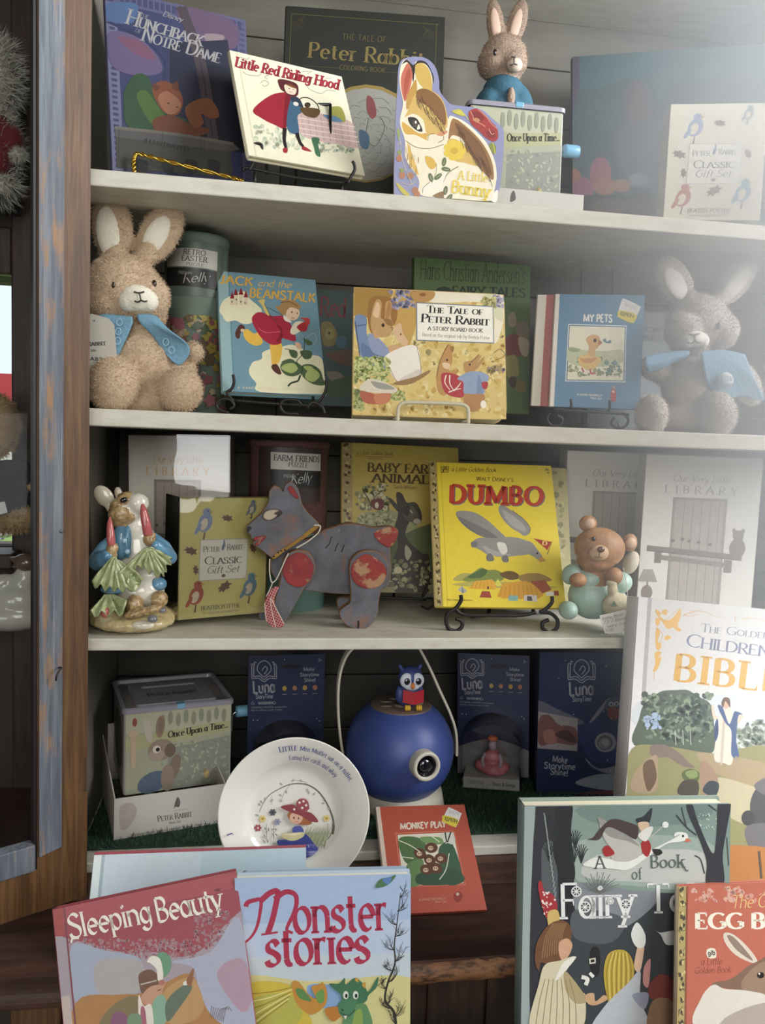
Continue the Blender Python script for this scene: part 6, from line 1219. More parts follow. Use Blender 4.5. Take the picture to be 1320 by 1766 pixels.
# ------------------------------------------------------------------ tin music boxes in card trays
tinw = mat('#a9a4a0', .35, metal=.0, coat=.3); lav = mat('#8d8a94', .35, coat=.3); CARD = mat('#b5b0a8', .65); CARDI = mat('#8f8a82', .7); CRB = mat('#6fa3bd', .35); CHR = mat('#c9c9cc', .2, metal=1)
def music_tin(label, key, depth, scene_):
    q = POSE[key]; w, h = q[6], q[7]; t = thing('music_tin', label, 'music box', None, 'tin music boxes', pose(q))
    m = MB(); m.box((-w/2+.002, .002, 0), (w/2-.002, depth-.002, h-.004), tinw, bev=.004); m.build('body', t)
    m = MB(); o = rrect(w+.002, depth+.002, .008); z = h
    M = Matrix.Translation((0, -.001, z)) @ Matrix.Rotation(-pi/2, 4, 'X') @ Matrix.Identity(4)
    R_ = lambda inset: [(x*(1-2*inset/w), y*(1-2*inset/depth)+inset) for x, y in o]
    vs = []; rings = ((0, -.006), (0, .0), (.003, .002), (.006, .001), (.007, -.004), (.022, -.004), (.024, -.001), (.040, -.001), (.042, -.003))
    n = len(o)
    for ins, dz in rings: vs += [(x, y-.001, z+dz) for x, y in R_(ins)]
    fs = [[j*n+i, j*n+(i+1) % n, (j+1)*n+(i+1) % n, (j+1)*n+i] for j in range(len(rings)-1) for i in range(n)]+[[(len(rings)-1)*n+i for i in range(n)]]
    m.add(vs, fs, lav, False); lid = m.build('lid', t); lid['label'] = 'raised lid with stepped panel'
    m = MB(); m.box((-.004, -.0016, h-.005), (.008, .012, h+.0025), CRB, bev=.001); m.build('clasp', t)
    m = MB(); zc = h*.46; m.tube(spline([Vector((w/2-.002, depth*.35, zc)), Vector((w/2+.008, depth*.35, zc)), Vector((w/2+.011, depth*.35, zc+.01)), Vector((w/2+.012, depth*.35, zc+.03)), Vector((w/2+.022, depth*.35, zc+.034))], 5), .0015, CHR); cr = m.build('crank', t)
    m = MB(); m.lathe([(0, 0), (.0085, 0), (.0095, .004), (.009, .022), (.008, .024), (0, .024)], CRB, 20, M=Matrix.Translation((w/2+.016, depth*.35, zc+.034)) @ Matrix.Rotation(pi/2, 4, 'Y')); m.build('handle', cr)['label'] = 'pale blue crank handle'
    m = MB(); m.add([(-w/2+.0018, depth*.12+depth*.76*(.5+.5*cos(a)), h*.5+h*.34*sin(a)) for a in [2*pi*i/24 for i in range(24)]], [list(range(24))], mat('#5f6450', .45)); m.build('side_panel', t)
    f = Face(rect_px(pose(q), w, h), w, h, y0=.0014); f.rough = .4
    def C(c, *a): f.poly(c, [Vector((f.x0+u*w, v*h)) for u, v in a])
    def EL(c, u, v, ru, rv, rot=0, n=16):
        t_ = radians(rot); f.poly(c, [Vector((f.x0+w*u+ru*w*cos(a)*cos(t_)-rv*h*sin(a)*sin(t_), v*h+ru*w*cos(a)*sin(t_)+rv*h*sin(a)*cos(t_))) for a in [2*pi*i/n for i in range(n)]])
    C('#9b9c84', (.03, .02), (.97, .02), (.97, .95), (.03, .95)); C('#a9a98f', (.03, .72), (.97, .72), (.97, .95), (.03, .95)); C('#a3a276', (.03, .52), (.97, .64), (.97, .76), (.03, .68)); C('#85867a', (.4, .02), (.97, .02), (.97, .58), (.4, .5))
    r = random.Random(5)
    for i in range(90): EL(r.choice(['#8f9080', '#7d7f72', '#a3a48e', '#94967c']), r.uniform(.35, .95), r.uniform(.05, .55), .02, .012, r.uniform(0, 180), 7)
    for i in range(9): EL('#868874', .35+i*.07, .83+.03*(i % 2), .022, .08); 
    C('#b7a184', (.075, .32), (.115, .32), (.12, .7), (.07, .7)); EL('#b7a184', .095, .72, .05, .04); EL('#8f4a3c', .105, .85, .02, .05)
    if scene_:                                                # plain field hare, no clothes
        EL('#b5aa9c', .22, .74, .035, .14, 12); EL('#8b7360', .33, .77, .04, .13, -4); EL('#7d6a5a', .335, .78, .02, .09, -4); EL('#8d7c6c', .34, .5, .115, .125); EL('#a0907f', .30, .44, .07, .07); EL('#6d5d50', .42, .48, .05, .08); EL('#c9c0b0', .30, .51, .035, .045); EL('#231a16', .31, .505, .018, .024); EL('#7d6c5c', .46, .27, .05, .16, -14); EL('#56647a', .27, .13, .14, .12, 20); EL('#8d7c6c', .4, .16, .06, .16)
    else:
        EL('#7d7466', .07, .34, .07, .22, -10); EL('#6d665a', .05, .2, .06, .1); EL('#8d7c6c', .03, .85, .03, .1)
    EL('#b3a064', .76, .14, .025, .05); EL('#8f7c50', .74, .19, .018, .02)
    qd, adv = letters('Once Upon a Time...', thick=.2, thin=.08, serif=.1); y = f._y(); V = []; F = []
    for qq in qd:
        o_ = len(V)
        for p in qq: u = .4+.55*p.x/adv; V.append(Vector((f.x0+u*w, y, h*(.63+.04*(u-.4)/.55*1.2)+p.y*h*.072)))
        F.append([o_, o_+1, o_+2, o_+3])
    f.tb.add(V, F, mat('#23221e', .4)); f.done(t, 'printed_picture', 'lettering')
    # writing on the lid
    m = MB()
    qd, adv = letters('Peter Rabbit', thick=.16, thin=.07, serif=.08, caps=.8)
    m.add([(-.038+.076*p.x/adv, depth*.42+p.y*.014, h-.0022) for qq in qd for p in qq], [[4*i, 4*i+1, 4*i+2, 4*i+3] for i in range(len(qd))], mat('#4a4850', .4)); m.build('lid_lettering', lid, recalc=False)
    return t
def card_tray(label, q, depth, rise, back_h=None):
    w, h = q[6], q[7]; t = thing('card_tray', label, 'display tray', None, 'card trays under the music boxes', pose(q)); th = .0018
    m = MB(); m.box((-w/2, 0, 0), (w/2, th, h), CARD); m.build('front_panel', t)
    m = MB(); m.box((-w/2, 0, 0), (w/2, depth, th), CARDI); m.build('base_panel', t)
    for sx in (-1, 1):
        m = MB(); x0 = sx*w/2; x1 = x0-sx*th; o = [(0, 0), (depth, 0), (depth, rise), (depth*.8, rise*.98), (depth*.4, h*1.25), (.002, h)]
        n = len(o); vs = [(x0, a, b) for a, b in o]+[(x1, a, b) for a, b in o]; m.add(vs, [list(range(n)), [n+i for i in range(n)][::-1]]+[[i, (i+1) % n, n+(i+1) % n, n+i] for i in range(n)], CARD); m.build('side_panel', t)
    m = MB(); m.box((-w/2, depth-th, 0), (w/2, depth, back_h or rise), CARD); m.build('back_panel', t)
    f = Face(rect_px(pose(q), w, h), w, h); return t, f
music_tin('tin music box with a hare on a meadow, on the bottom shelf', 'tin', .15, True)
t, f = card_tray('pale card tray with rabbit lettering, holding the music box on the bottom shelf', POSE['tray'], .215, .098)
f.crop(150, 1130, 4.4); f.S('#a89a96', '250 1160 330 1120 380 1180 330 1290 260 1320').T('#54524e', 'Peter Rabbit', 540, 1262, 800, 1222, 44, .15, .06, .09, caps=.78).T('#6d6b66', 'Music Box', 625, 1282, 712, 1268, 20, .12, .06, .03, slant=.2).L('#7d7a74', '650 1182 765 1165', 2, 0).T('#6d6b66', 'the original peter rabbit music box', 340, 1372, 880, 1290, 20, .14, .09, .03, gap=.12)
f.S('#5d5a56', '660 1165 672 1110 690 1075 708 1110 700 1150 672 1150'); f.done(t, 'tray_print', 'tray_lettering')
music_tin('tin music box on the top shelf, in front of the small plush rabbit', 'tintop', .13, False)
q = list(POSE['tintop']); t, f = card_tray('white card tray under the music box on the top shelf', [q[0]+.018, q[1]-.010, S1T+.001, q[3], 0, 0, q[6]+.02, .034], .16, .034, .155)
f.crop(780, 0, 2.444); f.S('#55524c', '245 850 250 815 262 805 268 840'); f.done(t, 'tray_print')

# ------------------------------------------------------------------ story projector, its packs and box
NAVY = '#161f3e'
def luna_art(f, ox, oy, k, dim=1.0, warn=True):
    c = '#aeb2c0'
    f.crop(ox, oy, k)
    return c
def logo(f, x, y, s, c):
    """open book with a heart-shaped cloud above the word"""
    P = lambda pts: ' '.join(f'{x+float(v)*s:.1f}' if i % 2 == 0 else f'{y+float(v)*s:.1f}' for i, v in enumerate(pts.split()))
    for p in ('-22 -6 -22 -30 -16 -31', '22 -6 22 -30 16 -31', '-19 -8 -18 -34 -14 -34', '19 -8 18 -34 14 -34', '-22 -5 -10 -6 0 0 10 -6 22 -5', '-18 -9 -8 -10 0 -4 8 -10 18 -9', '0 -8 -12 -20 -10 -32 0 -38 10 -32 12 -20 0 -8', '-4 -20 2 -28 6 -22 0 -14'): f.L(c, P(p), 1.7*s)
    f.T(c, 'Luna', x-20*s, y+21*s, x+20*s, y+19*s, 22*s, .2, .17, 0, 0, .06).T(c, 'StoryTime', x-15*s, y+31*s, x+16*s, y+30*s, 8*s, .2, .16, 0, 0, .08)
def luna_pack(label, key, fig, dim):
    q = POSE[key]; w, h = q[6], q[7]; t = thing('toy_pack', label, 'toy package', None, 'navy toy packs on the bottom shelf', pose(q)); m = MB(); navy = mat(NAVY, .4)
    hole = None; m.prism(rrect(w, h, .006), 0, .0012, navy); m.build('backing_card', t)
    f = Face(rect_px(pose(q), w, h), w, h); c = '#b3b6c2'
    f.dim = .6; f.R('#22305f', 0, .45, 1, 1); px = rect_px(pose(q), w, h); tl = px[0]; tr = px[1]; W_ = (tr-tl).length
    f.crop(tl.x, tl.y, 1); sl = (tr.y-tl.y)/W_; k = W_/128
    A = lambda x, y: (x*k, y*k+x*k*sl)
    x, y = A(26, 44); logo(f, x, y, .92*k, c)
    def tx(s_, x0, x1, y_, hh, cc=c, **kw): a, b = A(x0, y_); d, e_ = A(x1, y_); f.T(cc, s_, a, b, d, e_, hh*k, **kw)
    for s_, y_, x0, x1 in (('Make', 28, 92, 110), ('Storytime', 37, 86, 118), ('Shine!', 46, 93, 112)): tx(s_, x0, x1, y_, 6, thick=.18, thin=.15, serif=0)
    tx('3+', 116, 122, 13, 5, thick=.16, thin=.14, serif=0); tx('WARNING:', 16, 46, 82, 4.6, thick=.2, thin=.17, serif=0); tx('CHOKING HAZARD small parts', 4, 64, 88, 2.6, thick=.14, thin=.12, serif=0); tx('Not for children under 3 years', 4, 56, 92.5, 2.6, thick=.14, thin=.12, serif=0)
    a = A(7, 81); f.L(c, f'{a[0]-3*k} {a[1]} {a[0]} {a[1]-5*k} {a[0]+3*k} {a[1]} {a[0]-3*k} {a[1]}', .8*k, 0)
    for i, cc in enumerate(('#d9b84a', '#c98a5a', '#d9a84a', '#c9785a')): a = A(60+i*17, 56); f.E(cc, a[0], a[1], 4*k, 4.5*k, n=5+i); a = A(60+i*17, 66); f.L(c, f'{a[0]-4*k} {a[1]} {a[0]+4*k} {a[1]}', .8*k)
    for x_, y_ in ((4, 14), (8, 108), (15, 108), (114, 108), (118, 112), (60, 8)): a = A(x_, y_); f.E(c, a[0], a[1], 1.2*k, n=6)
    a = A(72, 20); f.E('#0f1526', a[0], a[1], 17*k, 4*k); f.poly('#8d8b8c', [Vector((f.x0, 0)), Vector((f.x0+w, 0)), Vector((f.x0+w, h*.22))]+[Vector((f.x0+w*(1-i/10), h*(.22+.08*sin(pi*i/10)))) for i in range(1, 10)]+[Vector((f.x0, h*.22))])
    f.done(t, 'card_print', 'card_lettering')
    # clear dome over the toy
    bw, bd, bh = w*.86, .055, h*.54; z0 = -.004; m = MB(); o = []; n = 16
    for i in range(n+1): a = pi*i/n; o.append((bw/2*cos(a), bh*.62+bh*.38*sin(a)))
    o = [(bw/2, 0)]+o+[(-bw/2, 0)]; k2 = len(o); fr = [(x*.92, -bd, z*.95+.002) for x, z in o]; bk = [(x, 0, z) for x, z in o]
    m.add([(x, y_, z+z0) for x, y_, z in fr+bk], [list(range(k2))]+[[i, (i+1) % k2, k2+(i+1) % k2, k2+i] for i in range(k2)], wrapm, False); m.build('clear_dome', t)
    m = MB(); m.box((-bw*.44, -bd+.003, z0+.002), (bw*.44, -.001, z0+bh*.17), mat('#a9a7a4', .6)); b = m.build('card_base', t)
    if fig:
        P_ = mat('#b0646c', .5); P2 = mat('#9c8a94', .5); zb = z0+bh*.17
        sk = [(Vector((0, -bd*.5, zb+.010)), (.024, .02, .012)), (Vector((.0, -bd*.5, zb+.026)), (.014, .012, .016)), (Vector((-.019, -bd*.5, zb+.013)), (.010, .012, .010)), (Vector((.02, -bd*.55, zb+.012)), (.010, .012, .010)), (Vector((0.004, -bd*.6, zb+.006)), (.02, .016, .008))]
        me = blend(sk, .0016, 3); m = MB(); m.mesh(me, P_); tf = m.build('toy_figure', t); tf['label'] = 'small pink seated toy figure'
        me = blend([(Vector((.001, -bd*.5, zb+.048)), (.0075, .007, .010)), (Vector((.001, -bd*.5, zb+.038)), (.004, .004, .008))], .0012, 3); m = MB(); m.mesh(me, P2); hd = m.build('head', tf)
        m = MB()
        for sx in (-1, 1): m.tube([Vector((sx*.012+.001, -bd*.52, zb+.034)), Vector((sx*.016, -bd*.6, zb+.024)), Vector((sx*.013, -bd*.72, zb+.014))], .0035, P2)
        m.build('arms', tf)
        m = MB(); m.ell((.001, -bd*.5, zb+.060), (.009, .008, .005), mat('#b0603c', .5)); m.build('hat', tf)
        fy = -bd+.0028; m = MB(); qd, adv = letters('Dancing', thick=.12, thin=.06, serif=.02, slant=.2); qd2, adv2 = letters('Story & Songs', thick=.16, thin=.12, serif=0)
        m.add([(-bw*.38+bw*.26*p.x/adv, fy, zb-.011+p.y*.008) for qq in qd for p in qq], [[4*i, 4*i+1, 4*i+2, 4*i+3] for i in range(len(qd))], mat('#6d6a68', .5)); m.add([(bw*.02+bw*.36*p.x/adv2, fy, zb-.012+p.y*.006) for qq in qd2 for p in qq], [[4*i, 4*i+1, 4*i+2, 4*i+3] for i in range(len(qd2))], mat('#2a2826', .5)); m.build('base_lettering', b, recalc=False)
    return t
luna_pack('navy blister pack of a toy, mostly hidden behind the white plate', 'lunaL', False, 1)
luna_pack('navy blister pack with a small pink toy figure under a clear dome', 'lunaM', True, 1)
t, f = carton('navy picture box with a round projector lens printed on it, beside the tall white book', POSE['lunaR'], .10, '#1c2750', '#10152a', name='toy_box'); f.dim = .62
f.crop(900, 1020, 3.143); c = '#b5b8c4'
f.R('#1f2b55', 0, 0, 1, .35).S('#2b3c78', '320 760 420 690 560 690 620 720 620 900 420 930 340 860').S('#9da0a8', '290 1040 420 990 570 1000 620 1000 620 1080 480 1080').S('#8a8c96', '345 900 420 960 560 930 620 940 620 990 480 990 380 950').S('#6d7084', '90 590 200 640 330 700 300 720 90 650')
f.K('#a8a2a4', '90 650 304 690 302 865 86 850').S('#8a5a56', '95 690 150 670 200 720 290 740 295 830 180 820 95 830').S('#b4756c', '120 760 170 750 190 820 130 820').S('#5a3a3c', '180 780 240 750 290 790 285 820').S('#a09ca8', '368 708 440 610 470 580 480 590 400 690')
f.S('#55607e', '450 620 470 585 520 575 550 620 540 650 470 650').S('#a9432e', '465 640 500 625 530 640 525 690 480 690').E('#d0d4da', 485, 610, 14, 12).E('#d0d4da', 515, 608, 14, 12).E('#22242c', 486, 611, 6).E('#22242c', 514, 609, 6).E('#c98a3a', 500, 622, 6, 8)
f.E('#b9b9bc', 455, 818, 58, 54).E('#6d6f78', 452, 820, 42, 40).E('#a3a4a8', 450, 822, 34, 33).S('#c8c8ca', '430 820 450 800 475 815 460 840')
logo(f, 325, 495, 3.3, c)
f.T(c, 'Make', 166, 922, 248, 930, 34, .18, .16, 0, 0, .08).T(c, 'Storytime', 122, 958, 290, 966, 34, .18, .16, 0, 0, .08).T(c, 'Shine!', 156, 992, 250, 1000, 34, .18, .16, 0, 0, .08)
f.specks(['#c9ccd6'], 14, (120, 345, 560, 1000), 4, 91); f.S('#7d3a3a', '180 1105 430 1080 560 1080 540 1110').S('#3f5a3e', '150 1090 300 1090 420 1075 200 1110'); f.done(t, 'printed_picture')

YP = .13; s = SCL(YP); C0 = G(689, 1290, YP); RP = 98*s
t = thing('story_projector', 'round blue toy projector with a white carrying loop and lens', 'projector', (C0.x, YP, S4T+.004)); bp = mat('#3a4c8a', .42, bump=.08, scale=900)
ZB = S4T+.004; prof = []
ztop = G(683, 1216, YP-.0).z
for i in range(26):
    a = -pi/2+.42+(pi-.42-.60)*i/25; prof.append((RP*cos(a), C0.z+RP*.98*sin(a)))
ztop = prof[-1][1]; rt = prof[-1][0]
m = MB(); m.lathe([(0, prof[0][1])]+prof, bp, 64, M=Matrix.Translation((C0.x, YP, 0))); m.build('ball_body', t, world=True)
m = MB(); m.lathe([(rt, ztop-.001), (rt*1.0, ztop+.001), (rt*.97, ztop+.002), (0, ztop+.002)], mat('#6b5a50', .5), 56, M=Matrix.Translation((C0.x, YP, 0))); td = m.build('top_disc', t, world=True)
m = MB(); k = 0
for dx, dy, rx, ry in ((-.5, -.15, .2, .13), (-.45, .28, .2, .11), (-.1, .55, .2, .11), (.52, .1, .24, .2), (.0, -.1, .26, .26)):
    k += 1; m.lathe([(0, 0), (1, 0), (1, .0003), (0, .0003)], mat('#8d8478', .5), 20, M=Matrix.Translation((C0.x+dx*rt, YP+dy*rt, ztop+.002)) @ Matrix.Diagonal((rx*rt, ry*rt, 1, 1)))
m.build('printed_icons', td, world=True)
wt_ = mat('#c9c3b2', .5)
m = MB(); zb1 = prof[0][1]+.012; m.lathe([(0, ZB), (RP*.72, ZB), (RP*.76, ZB+.006), (RP*.70, zb1), (RP*.5, zb1+.004), (0, zb1+.004)], wt_, 56, M=Matrix.Translation((C0.x+.01, YP-.0, 0))); m.build('base', t, world=True)
m = MB(); pr = [G(x, y_, YP) for x, y_ in ((596, 1320), (588, 1280), (583, 1225), (584, 1175), (592, 1140), (608, 1116), (640, 1100), (680, 1094), (712, 1104), (735, 1140), (758, 1190), (776, 1230), (785, 1262), (786, 1300))]
pr = spline(pr, 5); vs = []; fs = []; W_, T_ = .010, .0035
for i, p in enumerate(pr):
    tn = (pr[min(i+1, len(pr)-1)]-pr[max(i-1, 0)]).normalized(); nn = Vector((tn.z, 0, -tn.x)); vs += [p+nn*T_/2+Vector((0, -W_, 0)), p+nn*T_/2+Vector((0, W_, 0)), p-nn*T_/2+Vector((0, W_, 0)), p-nn*T_/2+Vector((0, -W_, 0))]
for i in range(len(pr)-1): fs += [[4*i+j, 4*i+(j+1) % 4, 4*i+4+(j+1) % 4, 4*i+4+j] for j in range(4)]
m.add(vs, fs, wt_, False); m.build('carrying_loop', t, world=True)
# lens barrel, on the lower right of the ball
lc_ = G(731, 1318, YP-RP*.98); d = (lc_-Vector((C0.x, YP, C0.z))).normalized(); d = (d+Vector((.1, -.5, 0))).normalized()
ML = Matrix.Translation(lc_) @ d.to_track_quat('Z', 'Y').to_matrix().to_4x4()
rl = 27*SCL(YP-RP); m = MB(); m.lathe([(rl*.95, -.03), (rl, -.012), (rl, .010), (rl*.96, .013), (rl*.76, .013), (rl*.72, .008), (rl*.7, -.01)], mat('#b9b4a6', .5), 40, M=ML); m.build('lens_barrel', t, world=True)
m = MB(); m.lathe([(rl*.78, .010), (rl*.6, .007), (rl*.55, .004), (0, .004)], mat('#141318', .25), 32, M=ML); m.ell((0, 0, .004), (rl*.5, rl*.5, .006), mat('#0d0f18', .04, coat=1), M=ML); m.build('lens', t, world=True)
# owl toy standing on the projector
zo = ztop+.0023; op = Vector((C0.x+.010, YP-.014, zo)); t = thing('owl_toy', 'small blue owl toy reading a red book on top of the projector', 'toy', op); u = 26*SCL(YP)
ow = mat('#38477e', .5); wl_ = mat('#c9ced8', .5)
skin(t, 'body', [(op+Vector((-.002, 0, u*.8)), (u*.8, u*.7, u*.85)), (op+Vector((.001, 0, u*2.05)), (u*.86, u*.78, u*.78)), (op+Vector((-u*.66, 0, u*2.72)), (u*.14, u*.12, u*.28), Euler((0, -.5, 0))), (op+Vector((u*.66, 0, u*2.76)), (u*.14, u*.12, u*.28), Euler((0, .5, 0))), (op+Vector((-u*.75, -u*.1, u*.9)), (u*.25, u*.35, u*.6)), (op+Vector((u*.72, -u*.1, u*.95)), (u*.25, u*.35, u*.6))], ow, .0014, 4)
m = MB(); dsc = Matrix.Rotation(.12, 4, 'Z')
for sx in (-.34, .40): m.ell(op+Vector((sx*u, -u*.60, u*2.0)), (u*.46, u*.2, u*.52), wl_)
m.ell(op+Vector((.03*u, -u*.62, u*1.62)), (u*.55, u*.16, u*.3), wl_); m.build('face_disc', t, world=True)
for sx in (-.34, .44): m = MB(); m.ell(op+Vector((sx*u, -u*.74, u*1.98)), (u*.22, u*.1, u*.26), mat('#191a20', .15)); m.ell(op+Vector((sx*u-u*.06, -u*.83, u*2.08)), (u*.06, u*.04, u*.07), wl_); m.build('eye', t, world=True)
m = MB(); m.ell(op+Vector((.06*u, -u*.82, u*1.68)), (u*.15, u*.16, u*.22), mat('#c9783a', .4)); m.build('beak', t, world=True)
rb = mat('#a8202c', .45); m = MB()
for sx in (-1, 1): m.add([op+Vector((.12*u, -u*1.05, u*.45)), op+Vector((.12*u, -u*1.05, u*1.3)), op+Vector((.12*u+sx*u*.72, -u*.8, u*1.42)), op+Vector((.12*u+sx*u*.72, -u*.8, u*.55)), op+Vector((.12*u, -u*.98, u*.45)), op+Vector((.12*u, -u*.98, u*1.3)), op+Vector((.12*u+sx*u*.72, -u*.73, u*1.42)), op+Vector((.12*u+sx*u*.72, -u*.73, u*.55))], [[0, 1, 2, 3], [4, 5, 6, 7], [0, 1, 5, 4], [1, 2, 6, 5], [2, 3, 7, 6], [3, 0, 4, 7]], rb)
m.build('red_book', t, world=True)
for sx in (-.28, .5): m = MB(); [m.ell(op+Vector((sx*u+j*u*.12, -u*.95, u*.22)), (u*.09, u*.22, u*.2), mat('#d9b03a', .45)) for j in (-1, 0, 1)]; m.build('foot', t, world=True)

# ------------------------------------------------------------------ nursery plate
YPL = .045
for _ in range(30):
    sp = SCL(YPL); R = 132.5*sp; cz = G(508, 1398, YPL).z; low = cz-R*cos(.17); YPL += ((S4T+.008)-low)*-.35
c = G(508, 1398, YPL); R = 132.5*SCL(YPL)
MP = Matrix.Translation(c) @ Matrix.Rotation(-.05, 4, 'Z') @ Matrix.Rotation(pi/2-.17, 4, 'X')     # local z towards the viewer
t = thing('nursery_plate', 'white china plate with a blue rhyme and a girl in a red hat, bottom shelf', 'plate', None, None, MP)
prof = [(0, 0), (R*.50, 0), (R*.57, .001), (R*.64, .006), (R*.68, .0095), (R*.98, .017), (R, .0178), (R*1.0, .0165), (R*.68, .0062), (R*.6, -.001), (R*.5, -.003), (0, -.003)]
m = MB(); m.lathe(prof, mat('#dedad0', .12, coat=.5), 96); m.build('dish', t)
def pz(r):
    for (r0, z0), (r1, z1) in zip(prof[:7], prof[1:7]):
        if r <= r1: return z0+(z1-z0)*(r-r0)/max(1e-6, r1-r0)
    return .0178
pxs = [project(MP @ Vector((x, y_, 0))) for x, y_ in ((-R, R), (R, R), (R, -R), (-R, -R))]
f = Face(pxs, 2*R, 2*R); f.clip = (-R, R, 0, 2*R); f.rough = .2; f.dz = .00003
f.warp = lambda v: Vector((v.x, v.z-R, pz(sqrt(v.x**2+(v.z-R)**2))-v.y))
f.crop(360, 1260, 4.4); gy = '#8d8f80'
f.L('#6d6a5c', '940 780 950 720 935 640 890 540 830 460 760 415 690 402 620 408 540 440 460 490 410 560 385 620', 16, w2=3); f.L(gy, '620 408 580 460 555 520', 3); f.L(gy, '760 415 720 385 640 375', 3); f.L(gy, '480 490 480 560', 2); f.L(gy, '880 540 860 520', 2); f.L('#7d7c6a', '940 700 930 780 890 830', 5)
for x, y_ in ((550, 405), (590, 465), (545, 490), (400, 540), (430, 520), (385, 560), (700, 380), (640, 378), (760, 470), (800, 480), (870, 550), (480, 530), (370, 640), (910, 590), (750, 450), (550, 530)): f.E('#a3a598', x, y_, 13, 7, x % 170)
for x, y_, c_, c2 in ((410, 668, '#dcc27a', '#b08a3a'), (895, 665, '#dcc27a', '#b08a3a'), (375, 735, '#a04a52', '#d9b0a8'), (487, 618, '#5a5c66', '#44464f'), (522, 690, '#9a9cae', '#7d8094')):
    for k in range(6): f.E(c_, x+16*cos(k*pi/3), y_+16*sin(k*pi/3), 12, 9, k*60)
    f.E(c2, x, y_, 9)
for p in ('440 840 440 700', '495 820 495 720', '410 800 440 820', '430 760 440 780', '460 740 440 770', '515 740 495 780', '480 770 495 800', '900 800 905 700'): f.L(gy, p, 4)
for x, y_ in ((425, 795), (455, 745), (430, 740), (510, 745), (485, 745), (512, 785), (420, 835), (450, 835)): f.E('#8f927e', x, y_, 12, 5, x % 120)
for i in range(46): x = 720+i*4; f.L(['#9aa078', '#7d8560', '#b4b894'][i % 3], f'{x-20} {850+i % 5*8} {x+10} {780} {x+30+(i % 7)*4} {710+(i % 6)*16}', 5, w2=2)
f.S('#3f4690', '520 830 600 820 700 790 740 780 800 850 830 890 790 930 740 950 660 960 560 900').S('#525aa4', '640 730 700 720 720 770 650 780').S('#cfc48f', '555 775 620 770 720 765 715 800 640 830 570 810').S('#e0d8ae', '570 778 640 772 710 770 640 790')
f.S('#a3623e', '600 640 640 590 720 600 770 660 780 700 720 710 640 690').E('#d9a890', 665, 655, 50, 46).S('#8f4048', '548 572 640 555 700 600 780 620 832 685 770 680 700 640 620 612').S('#9c4a52', '665 560 680 520 720 510 755 535 760 600 710 600')
f.E('#33262a', 648, 655, 5, 8).E('#33262a', 682, 658, 5, 8).L('#a8504c', '655 682 668 686 680 682', 3)
for x, y_ in ((690, 540), (720, 530), (740, 560), (650, 590), (760, 600), (710, 580)): f.E('#e0d9cf', x, y_, 9)
f.L('#c9b7dd', '755 860 770 900', 4); f.L('#c9b7dd', '775 890 800 880', 4)
def arc_text(txt, r0, a0, a1, hh, c_, **kw):
    qd, adv = letters(txt, **kw); y = f._y(); V = []; F = []
    for qq in qd:
        o = len(V)
        for p in qq: a = radians(a0+(a1-a0)*p.x/adv); rr = r0+p.y*hh; V.append(f.warp(Vector((rr*sin(a), y, R+rr*cos(a)))))
        F.append([o, o+1, o+2, o+3])
    f.tb.add(V, F, mat(c_, .3))
bk_ = '#454a86'
arc_text('Little', R*.83, -15, 1, R*.075, bk_, thick=.17, thin=.07, caps=.85); arc_text('Miss Muffet sat on a tuffet,', R*.83, 3.5, 60, R*.062, bk_, thick=.15, thin=.06); arc_text('Eating her curds and whey;', R*.70, -7, 50, R*.062, bk_, thick=.13, thin=.05); arc_text('J', R*.83, -108, -105, R*.07, bk_)
f.done(t, 'printed_picture', 'rhyme_lettering')

# ------------------------------------------------------------------ carved wooden toy
toyw = ramp_mat('worn_grey_toy_paint', [(.3, '#4a4b52'), (.5, '#5b5c63'), (.7, '#686870')], (1, 1, 1), 30, 8, .7, .3, .3, mixes=(('#7d5a48', (1, 1, 1), 26, .56, .68), ('#8b8c92', (1, 1, 1), 90, .66, .75)))
toyedge = ramp_mat('bare_toy_edge', [(.3, '#6d4f3a'), (.6, '#8d6a4c'), (.8, '#a37d58')], (1, 1, 1), 40, 6, .7, .3, .2)
toyred = ramp_mat('worn_toy_red', [(.3, '#6a1c1e'), (.6, '#8a2426'), (.8, '#9c3030')], (1, 1, 1), 40, 6, .6, .3, .2, mixes=(('#8a6a50', (1, 1, 1), 55, .60, .68),))
toyred2 = ramp_mat('flaked_toy_red', [(.3, '#7a2420'), (.6, '#8f2c26'), (.8, '#9c4030')], (1, 1, 1), 40, 6, .6, .3, .2, mixes=(('#a07a58', (1, 1, 1.2), 42, .50, .56),))
OX, OY, KT = 410, 820, 4.552
def cp(pts, Y): return PX(pts, Y, OX, OY, KT)
def slab(parent, nm, pts, Y, th, m, sub=4, edge=None, lift=0):
    P = cp(pts, Y); P = spline(P, sub, True) if sub else P; n = len(P); B = []
    cen = sum(P, Vector())/n; e = .0012
    F0 = [p+(cen-p).normalized()*e for p in P]; F1 = [p+Vector((0, e, 0)) for p in P]; B0 = [p+Vector((0, th-e, 0)) for p in P]; B1 = [p+(cen-p).normalized()*e+Vector((0, th, 0)) for p in P]
    vs = F0+F1+B0+B1; tri = tessellate_polygon([[Vector((p.x, p.z, 0)) for p in F0]]); mb = MB()
    mb.add(vs, [list(t_) for t_ in tri]+[[3*n+k for k in t_][::-1] for t_ in tri], m); o = len(mb.v)
    mb.add(vs, [[j*n+i, j*n+(i+1) % n, (j+1)*n+(i+1) % n, (j+1)*n+i] for j in range(3) for i in range(n)], edge or toyedge, True)
    return mb.build(nm, parent, world=True)
yl_ = GZ(620, 1084, S3T).y; yb = yl_+.020
t = thing('wooden_toy', 'worn grey wooden animal pull toy with red joints, on the third shelf', 'wooden toy', Vector((G(560, 1080, yb).x, yb, S3T)))
